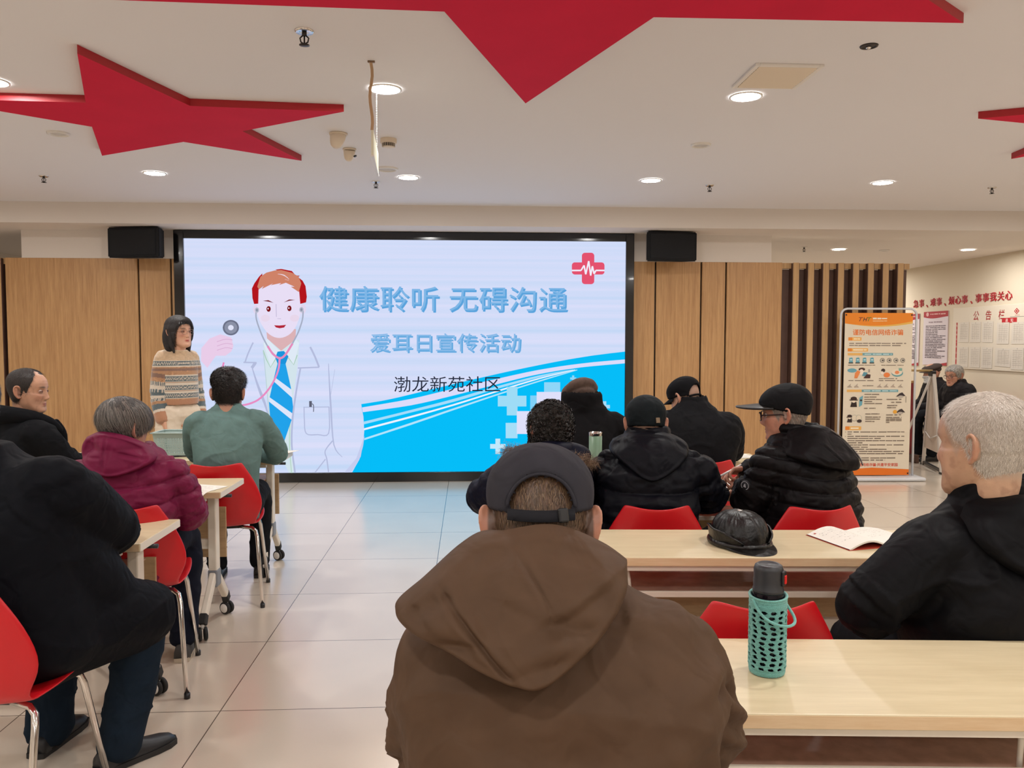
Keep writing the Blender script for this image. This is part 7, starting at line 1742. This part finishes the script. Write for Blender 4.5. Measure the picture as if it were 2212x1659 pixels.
# -- grey-green sweater
P = Person('person with short black hair and grey-green sweater seen from behind, at the basket table', (-1.375, 4.66, 0), R(10))
sl = [(0.455, 0, 0.0, 0.165, 0.12), (0.56, 0, -0.01, 0.168, 0.12), (0.68, 0, -0.025, 0.170, 0.12), (0.82, 0, -0.03, 0.182, 0.125), (0.94, 0, -0.01, 0.196, 0.118), (1.02, 0, 0.005, 0.196, 0.10), (1.065, 0, 0.02, 0.15, 0.082), (1.10, 0, 0.028, 0.09, 0.072), (1.13, 0, 0.03, 0.066, 0.064)]
P.set_head((0.0, 0.04, 1.165), yaw=-6, pitch=-10)
arms = [[(-0.165, 0.01, 1.005), (-0.19, 0.20, 0.82), (-0.05, 0.42, 0.79)], [(0.17, 0.01, 1.005), (0.255, 0.19, 0.80), (0.08, 0.42, 0.79)]]
P.body(arms, lg, (0, 0.02, 1.04), skin='#b3866f', hands=hands, stubble=('#1c1614', 0.9))
dress_legs(P, lg)
gm_ = fabric('#627c79', rough=0.85)
P.garment('sweater', gm_, sl, arms, [(0.072, 0.060, 0.045)] * 2, voxel=0.006, folds=0.004, fscale=7, seed=91, elbow=0.006)
hl = ([0, 0.6, 0.9, 1.15, 1.35, 1.55, 1.75, 2.1, PI], [0.07, 0.066, 0.05, 0.0, 0.0, 0.03, -0.01, -0.045, -0.062])
P.shell('hair', lambda G: 0.006 + 0.034 * sstep(0.03, 0.11, G[..., 2]) + 0.014 * sstep(0.02, 0.08, G[..., 2]) * fbm(G.reshape(-1, 3), (24, 24, 14), 8).reshape(G.shape[:2]), hairmat('#120f0f'), mask=lambda G: hair_mask(G, hl, 0.015), inside=-0.003)
P.strands('hair_tufts', HM_, 5200, 0.026, lambda G: hair_mask(G, hl, 0.015), lambda p, n: from_crown(p, n) + np.array([0.2, 0, 0.1]), 0.0016, 0.45, 3, 0.012, ('#0e0b0b', '#241d1b'), 9, 0.5, offf=lambda G: 0.004 + 0.034 * sstep(0.03, 0.11, G[..., 2]))

# -- magenta down jacket
P = Person('grey-haired person in magenta quilted down jacket with hood', (-1.46, 3.52, 0), R(11))
sl = [(0.44, 0, -0.04, 0.185, 0.165), (0.56, 0, -0.05, 0.19, 0.17), (0.70, 0, -0.045, 0.195, 0.165), (0.82, -0.005, -0.03, 0.20, 0.155), (0.90, -0.005, -0.015, 0.20, 0.14), (0.96, -0.008, 0.0, 0.185, 0.12), (1.00, -0.01, 0.01, 0.14, 0.105), (1.03, -0.01, 0.015, 0.105, 0.095)]
P.set_head((-0.02, 0.03, 1.095), yaw=-40, pitch=-6, sc=0.98, age=0.4)
arms = [[(-0.165, 0.0, 0.90), (-0.23, 0.12, 0.79), (-0.12, 0.38, 0.79)], [(0.165, 0.0, 0.895), (0.225, 0.10, 0.70), (0.10, 0.36, 0.785)]]
lm = [[(-0.09, 0.06, 0.52), (-0.12, 0.42, 0.52), (-0.12, 0.36, 0.10)], [(0.09, 0.06, 0.52), (0.165, 0.38, 0.53), (0.17, 0.235, 0.10)]]
P.body(arms, lm, (-0.01, 0.01, 0.98), skin='#bb8c78', hands=hands, age=0.4)
dress_legs(P, lm, fabric('#151824'), mat_cache('grey_shoe', '#3a3836', 0.7), mat_cache('pale_sole', '#b5a894', 0.7))
mm = fabric('#701c3e', rough=0.5)
jk = P.garment('down_jacket', mm, sl, arms, [(0.085, 0.078, 0.06)] * 2, voxel=0.006, folds=0.004, fscale=9, seed=101, quilt=(0.088, 0.02, 0.4), quilt_arm=0.08)
hood_pad(P, 'hood', mm, [(-0.155, 1.075), (-0.09, 1.10), (0.0, 1.085), (0.08, 1.045), (0.125, 0.995), (0.11, 0.965), (0.04, 0.935), (-0.04, 0.92), (-0.12, 0.945), (-0.165, 0.985), (-0.175, 1.035)], back_from(sl), 0.065, seed=27, folds=0.006, parent=jk, lip=0.012, creases=[((-0.06, 1.09), (-0.07, 0.93), 0.006, 0.005), ((-0.02, 1.02), (0.11, 0.98), 0.006, 0.006), ((-0.15, 1.0), (-0.07, 1.0), 0.004, 0.005)])
hl = ([0, 0.5, 0.85, 1.1, 1.3, 1.5, 1.7, 2.1, PI], [0.055, 0.05, 0.04, 0.01, -0.005, 0.012, -0.04, -0.075, -0.085])
P.shell('hair', lambda G: 0.010 + 0.014 * sstep(-0.06, 0.08, G[..., 2]) + 0.003 * fbm(G.reshape(-1, 3), (40, 40, 12), 8).reshape(G.shape[:2]), hairmat('#3f3a37'), mask=lambda G: hair_mask(G, hl, 0.018), inside=-0.003)
P.strands('hair_locks', HM_, 11000, 0.075, lambda G: hair_mask(G, hl, 0.02) * sstep(-0.03, 0.03, G[..., 2] + 0.01), lambda p, n: unit(from_crown(p, n)) + np.array([0.45, 0.25, 0.0]), 0.0012, 0.05, 6, 0.012, ('#37322f', '#8f867e'), 12, 0.08, offf=lambda G: 0.008 + 0.014 * sstep(-0.06, 0.08, G[..., 2]), droop=0.06, lenf=lambda q: np.clip((q[:, 2] + 0.075) / 0.15, 0.12, 1.0), curl=0.42)

# -- long black coat at the left edge
P = Person('person in long black coat and jeans at the nearest red chair, head outside the picture', (-1.43, 2.53, 0), R(-6))
sl = [(0.465, 0.03, 0.06, 0.20, 0.17), (0.52, 0.03, 0.03, 0.235, 0.19), (0.62, 0.02, 0.015, 0.24, 0.18), (0.80, -0.01, 0.0, 0.235, 0.175), (0.94, -0.03, 0.0, 0.245, 0.165), (1.03, -0.05, 0.01, 0.245, 0.145), (1.09, -0.08, 0.02, 0.21, 0.125), (1.13, -0.115, 0.03, 0.15, 0.11), (1.165, -0.13, 0.04, 0.115, 0.10)]
P.set_head((-0.17, 0.09, 1.265), yaw=10, pitch=-8)
arms = [[(-0.25, 0.02, 1.02), (-0.30, 0.22, 0.83), (-0.12, 0.5, 0.80)], [(0.16, 0.02, 1.02), (0.150, 0.30, 0.84), (-0.06, 0.54, 0.80)]]
lc = [[(-0.10, 0.08, 0.52), (-0.14, 0.46, 0.52), (-0.14, 0.40, 0.10)], [(0.11, 0.08, 0.52), (0.225, 0.36, 0.51), (0.180, 0.30, 0.10)]]
P.body(arms, lc, (-0.12, 0.03, 1.12), skin='#c0917a', hands=hands)
P.trousers(fabric('#18232f', rough=0.9), [l[:2] + [tuple(l[2][:2]) + (0.07,)] for l in lc], rad=((0.10, 0.095, 0.085, 0.078),) * 2)
for l in lc: P.shoe(mat_cache('dark_leather_shoe', '#16181c', 0.45), l[2], -0.55 if l is lc[1] else 0.0, None, 0.285)
cmn = fabric('#090b11', rough=0.75)
def coat_extra(mb):
    limb(mb, [(0.06, 0.02, 0.86), (0.13, 0.14, 0.70), (0.20, 0.30, 0.56)], [0.17, 0.15, 0.10], 6, 24)
    limb(mb, [(0.06, 0.02, 0.56), (0.17, 0.22, 0.55), (0.245, 0.375, 0.515)], [0.18, 0.15, 0.118], 6, 24)
    limb(mb, [(0.12, 0.06, 0.50), (0.21, 0.20, 0.48), (0.265, 0.37, 0.445)], [0.10, 0.075, 0.055], 6, 20)
    limb(mb, [(-0.08, 0.02, 0.50), (-0.14, 0.26, 0.52), (-0.15, 0.40, 0.51)], [0.16, 0.13, 0.115], 6, 24)
P.garment('long_coat', cmn, sl, arms, [(0.105, 0.105, 0.07)] * 2, voxel=0.008, folds=0.008, fscale=5, seed=111, elbow=0.008, extra=coat_extra)
P.shell('hair', 0.008, hairmat('#1a1716'), mask=lambda G: hair_mask(G), inside=-0.003)
P.strands('hair_locks', HM_, 6000, 0.022, lambda G: hair_mask(G), from_crown, 0.0010, 0.3, 2, 0.006, ('#14110f', '#3a3430'), 33, 0.3)

# -- man with receding hair, looking to the right
P = Person('person with receding dark hair in black jacket, face turned aside by the oak panels', (-2.47, 4.50, 0), R(-32))
sl = [(0.44, 0, -0.03, 0.21, 0.165), (0.62, 0, -0.03, 0.215, 0.165), (0.80, 0, -0.02, 0.225, 0.16), (0.92, 0, 0.0, 0.235, 0.145), (0.99, 0, 0.01, 0.215, 0.125), (1.035, 0, 0.02, 0.165, 0.11), (1.07, 0, 0.03, 0.12, 0.10), (1.10, 0, 0.035, 0.10, 0.095)]
P.set_head((0.02, 0.07, 1.195), yaw=-56, pitch=-4, age=0.8, wide=1.02)
arms = [[(-0.19, 0.02, 0.96), (-0.26, 0.14, 0.80), (-0.14, 0.40, 0.79)], [(0.195, 0.02, 0.96), (0.26, 0.14, 0.80), (0.14, 0.40, 0.79)]]
P.body(arms, lg, (0, 0.03, 1.04), skin='#c39478', hands=hands, stubble=('#3a302a', 0.55, ([0, 0.6, 0.85, 1.1, 1.25, 1.45, 1.62, 1.85, 2.2, PI], [0.118, 0.115, 0.085, 0.03, 0.0, 0.02, -0.02, -0.05, -0.066, -0.07])), age=0.8, voxel=0.004, brow='#3a2e28')
dress_legs(P, lg)
bk = fabric('#0f1013', rough=0.85)
jk = P.garment('jacket', bk, sl, arms, [(0.095, 0.08, 0.058)] * 2, folds=0.006, fscale=7, seed=121)
def lapel(P, name, m, pts, w, parent):
    mb = MB(); limb(mb, pts, w, 5, 14); V, F = remesh(mb, 0.005, 3); return mesh_obj(name, V, F, m, parent)
lapel(P, 'collar', bk, [(-0.12, -0.03, 1.07), (-0.04, -0.075, 1.085), (0.06, -0.06, 1.08), (0.12, 0.02, 1.06), (0.135, 0.11, 1.025), (0.10, 0.19, 0.97)], [0.05, 0.052, 0.05, 0.045, 0.036, 0.026], jk)
mb = MB(); limb(mb, [(0.10, 0.17, 1.03), (0.10, 0.20, 0.95), (0.09, 0.20, 0.80)], [0.018, 0.03, 0.03], 5, 12); V, F = remesh(mb, 0.005, 3); mesh_obj('front_placket', V, F, bk, jk)
hl2 = ([0, 0.6, 0.85, 1.1, 1.25, 1.45, 1.62, 1.85, 2.2, PI], [0.120, 0.117, 0.088, 0.03, 0.0, 0.02, -0.02, -0.05, -0.066, -0.07])
P.shell('hair', lambda G: 0.004 + 0.005 * sstep(0.0, 0.1, G[..., 2]), hairmat('#231c19'), mask=lambda G: sstep(-0.02, 0.02, hair_dist(G, hl2) + 0.016 * vnoise(G.reshape(-1, 3), 55, 4).reshape(G.shape[:2])), inside=-0.003)
P.strands('hair_stubble', HM_, 6000, 0.014, lambda G: hair_mask(G, hl2, 0.02), from_crown, 0.0006, 0.25, 2, 0.004, ('#171210', '#3d322c'), 15, 0.3, offf=lambda G: 0.003 + 0.005 * sstep(0.0, 0.1, G[..., 2]))
P.eyes()

# -- standing woman
P = Person('standing person with dark bobbed hair, glasses, striped fuzzy sweater and cream trousers', (-2.245, 6.35, 0), R(224))
hp = (0, 0, 0.86)
lw = [[(-0.085, 0.0, 0.84), (-0.09, 0.015, 0.47), (-0.095, -0.01, 0.09)], [(0.085, 0.0, 0.84), (0.09, 0.03, 0.47), (0.10, 0.02, 0.09)]]
P.set_head((0.0, 0.035, 1.535), yaw=14, pitch=2, sc=0.97, wide=0.98, nose=0.85)
arms = [[(-0.108, -0.01, 1.335), (-0.146, -0.02, 1.07), (-0.150, 0.04, 0.885)], [(0.108, -0.01, 1.335), (0.146, -0.015, 1.07), (0.150, 0.045, 0.885)]]
hw2 = [((0.08, 0.2, -1), (0.9, -0.2, 0.1), dict(curl=0.45, sc=0.92)), ((-0.08, 0.2, -1), (-0.9, -0.2, 0.1), dict(curl=0.45, sc=0.92))]
P.body(arms, lw, (0, 0.0, 1.36), skin='#dba98c', hands=hw2, hip=hp, core=0.8, voxel=0.0035, lips='#b0483e', brow='#3a2a24', blush=0.25)
P.trousers(mat_cache('cream_corduroy', '#e4d5bf', 0.9, bump=0.15, bscale=60), [[(-0.085, 0, 0.84), (-0.10, 0.015, 0.47), (-0.10, -0.01, 0.05)], [(0.085, 0, 0.84), (0.105, 0.03, 0.47), (0.105, 0.02, 0.05)]], rad=((0.095, 0.098, 0.088, 0.10),) * 2, hip=(0, 0, 0.93), hipr=(0.122, 0.108, 0.12))
for l in lw: P.shoe(mat_cache('white_shoe', '#d8d2c8', 0.6), l[2], 0.0, None, 0.235)
def sweater_mat():
    m = bpy.data.materials.new('striped_knit'); m.use_nodes = True
    nt = m.node_tree; N = nt.nodes; L = nt.links; b = N['Principled BSDF']; b.inputs['Roughness'].default_value = 0.95; b.inputs['Sheen Weight'].default_value = 0.6
    at = N.new('ShaderNodeAttribute'); at.attribute_name = 'Col'; L.new(at.outputs['Color'], b.inputs['Base Color'])
    tc = N.new('ShaderNodeTexCoord'); n = N.new('ShaderNodeTexNoise'); n.inputs['Scale'].default_value = 160
    bp = N.new('ShaderNodeBump'); bp.inputs['Strength'].default_value = 0.5; bp.inputs['Distance'].default_value = 0.004
    L.new(tc.outputs['Object'], n.inputs['Vector']); L.new(n.outputs['Fac'], bp.inputs['Height']); L.new(bp.outputs[0], b.inputs['Normal'])
    return m
def knit_col(V, isarm, tl):
    # bands measured down from the shoulder line
    t = np.where(isarm > 0, tl + 0.02, 1.395 - V[:, 2])
    peach, teal, cream, brown, rust = lin('#b58a66'), lin('#5c6a6e'), lin('#d8ccba'), lin('#87695a'), lin('#b38262')
    C = peach * (1 + 0.35 * vnoise(V, 90, 5) * (vnoise(V, 40, 8) > 0))[:, None]; ang = np.arctan2(V[:, 0], V[:, 1]) * 0.22
    zig = np.abs(((ang / 0.022) % 1.0) - 0.5) * 2
    for a, b in ((0.07, 0.105), (0.185, 0.225), (0.255, 0.29), (0.315, 0.348)):
        w = (t > a) & (t < b); ph = (t - a) / (b - a); C[w] = np.where((np.abs(ph - 0.2 - 0.6 * zig) < 0.14)[w, None], cream * 0.95, teal)
        e = ((t > a - 0.009) & (t <= a)) | ((t >= b) & (t < b + 0.009)); C[e] = cream
    w = (t > 0.123) & (t < 0.145); C[w] = brown
    w = (t > 0.234) & (t < 0.246); C[w] = cream
    for a, b in ((0.232, 0.25), (0.297, 0.31)):
        w = (t > a) & (t < b); C[w] = np.where((((t - a) / 0.006) % 1.0 > 0.45)[w, None], cream, peach * 0.8)
    w = t < 0.066; C[w] = (lin('#c9ad8c') * (1 + 0.12 * vnoise(V, 110, 6))[:, None])[w]
    w = (t < -0.004); C[w] = lin('#d9c6aa')
    w = t > 0.362 + 0.006 * (((ang / 0.018) % 1.0)); C[w] = rust
    w = isarm > 0
    w2 = w & (t > 0.36); C[w2] = cream
    w3 = w & (t > 0.375) & (t < 0.405); C[w3] = teal
    w4 = w & (t > 0.425); C[w4] = rust
    return C
slw = [(0.99, 0, 0.0, 0.140, 0.118), (1.03, 0, 0.0, 0.146, 0.12), (1.12, 0, 0.005, 0.140, 0.112), (1.22, 0, 0.005, 0.142, 0.11), (1.32, 0, -0.005, 0.146, 0.10), (1.36, 0, -0.01, 0.132, 0.085), (1.388, 0, -0.006, 0.10, 0.075), (1.405, 0, 0.0, 0.068, 0.064)]
P.garment('sweater', sweater_mat(), slw, arms, [(0.068, 0.062, 0.052)] * 2, voxel=0.005, folds=0.004, fscale=8, seed=131, elbow=0.005, col=knit_col, collar=(1.38, 1.40, 0, 0.0, 0.074, 0.068, 0.14, 0.0))
hlw = ([0, 0.35, 0.6, 0.8, 1.0, 1.25, 1.6, PI], [0.080, 0.076, 0.066, 0.035, -0.06, -0.12, -0.13, -0.13])
P.shell('hair', lambda G: 0.014 + 0.011 * sstep(0.045, 0.065, np.abs(G[..., 0])) * sstep(0.07, 0.03, G[..., 2]) + 0.008 * sstep(0.0, 0.1, G[..., 2]) + 0.003 * fbm(G.reshape(-1, 3), (40, 40, 8), 8).reshape(G.shape[:2]), hairmat('#1b1413'), mask=lambda G: hair_mask(G, hlw, 0.015), inside=-0.003)
mb = MB()
for s_ in (-1, 1):
    limb(mb, [(s_ * 0.066, 0.022, 0.06), (s_ * 0.080, 0.004, -0.01), (s_ * 0.080, 0.006, -0.085), (s_ * 0.072, 0.016, -0.150)], [0.016, 0.019, 0.020, 0.009], 6, 14)
    limb(mb, [(s_ * 0.06, -0.06, 0.05), (s_ * 0.078, -0.05, -0.03), (s_ * 0.072, -0.04, -0.11), (s_ * 0.062, -0.03, -0.158)], [0.03, 0.034, 0.032, 0.018], 6, 14)
limb(mb, [(0, -0.09, 0.04), (0, -0.10, -0.04), (0, -0.075, -0.12), (0, -0.06, -0.158)], [0.04, 0.045, 0.04, 0.02], 6, 14)
V, F = remesh(mb, 0.004, 4); V = V + normals(V, F) * (0.0025 * fbm(V, (60, 60, 9), 3))[:, None]
mesh_obj('hair_bob', P.hw(V), F, hairmat('#1b1413'), P.root)
P.strands('fringe', HM_, 170, 0.048, lambda G: (hair_mask(G, hlw, 0.01) * (np.abs(G[..., 2] - 0.08) < 0.02) * (G[..., 1] > 0.055)), lambda p, n: np.stack([p[:, 0] * 0.8, p[:, 1] * 0 + 0.1, -np.ones(len(p))], 1), 0.0018, 0.10, 4, 0.014, ('#15100f', '#2c2220'), 4, 0.12)
P.glasses(mat_cache('pale_frame', '#8c7468', 0.3, metal=0.5), rim=0.0012)
P.eyes()

# -- two seated men by the notice wall
for k, (loc, lb, face) in enumerate((((6.13, 9.75, 0), 'grey-haired old person in glasses and dark padded coat, seated below the notice board', 0), ((6.26, 10.45, 0), 'person in flat cap and pale face mask seated behind the easel', 1))):
    P = Person(lb, loc, R(92 if k == 0 else 80))
    zo = -0.09 if k == 0 else -0.10
    slb = [(0.42, 0, -0.02, 0.22, 0.17), (0.62, 0, -0.02, 0.225, 0.17), (0.80, 0, 0.0, 0.23, 0.16), (0.88, 0, 0.01, 0.215, 0.14), (0.93, 0, 0.02, 0.165, 0.12), (0.97, 0, 0.03, 0.115, 0.10)]
    P.set_head((0.0, 0.075, 1.045), yaw=16 if k == 0 else 5, pitch=-8, age=0.9, sc=1.08)
    arms = [[(-0.19, 0.02, 0.86), (-0.26, 0.08, 0.66), (-0.08, 0.28, 0.58)], [(0.19, 0.02, 0.86), (0.26, 0.08, 0.66), (0.08, 0.28, 0.58)]]
    P.body(arms, lg, (0, 0.03, 0.93), skin='#bf8a70', hands=hands, brow='#8a7c70', age=0.8, voxel=0.005)
    dress_legs(P, lg)
    P.garment('padded_coat', fabric('#1d1a1c', rough=0.7), slb, arms, [(0.095, 0.085, 0.06)] * 2, voxel=0.009, folds=0.006, seed=141 + k, quilt=(0.12, 0.008, 0.3), collar=(0.92, 0.99, 0, 0.03, 0.10, 0.095, 0.24, 0.0))
    if k == 0:
        P.shell('hair', 0.010, hairmat('#8f8880'), mask=lambda G: hair_mask(G, soft=0.02), inside=-0.003)
        P.strands('hair_locks', HM_, 2500, 0.025, lambda G: hair_mask(G, soft=0.02), from_crown, 0.0018, 0.3, 3, 0.008, ('#7d766e', '#c9c2b8'), 21, 0.4)
        P.glasses(mat_cache('thin_frame', '#5a4a44', 0.3, metal=0.4)); P.eyes()
    else:
        mb = MB(); mb.ell((0, -0.008, 0.075), (0.105, 0.125, 0.045), 0, 32, 20, (R(-10), 0, 0)); mb.ell((0, -0.02, 0.05), (0.09, 0.10, 0.045), 0, 32, 20)
        V, F = remesh(mb, 0.005, 5); fo = mesh_obj('flat_cap', P.hw(V), F, mat_cache('grey_brown_felt', '#3f322c', 0.95), P.root); cap_brim(P, mat_cache('grey_brown_felt', '#3f322c', 0.95), fo, z=0.05, L=0.05, y0=0.092)
        P.shell('face_mask', 0.008, mat_cache('mask_cloth', '#c9c6c2', 0.85), mask=lambda G: sstep(0.02, 0.04, G[..., 1]) * sstep(-0.11, -0.10, G[..., 2]) * sstep(-0.008, -0.02, G[..., 2]), inside=-0.002)
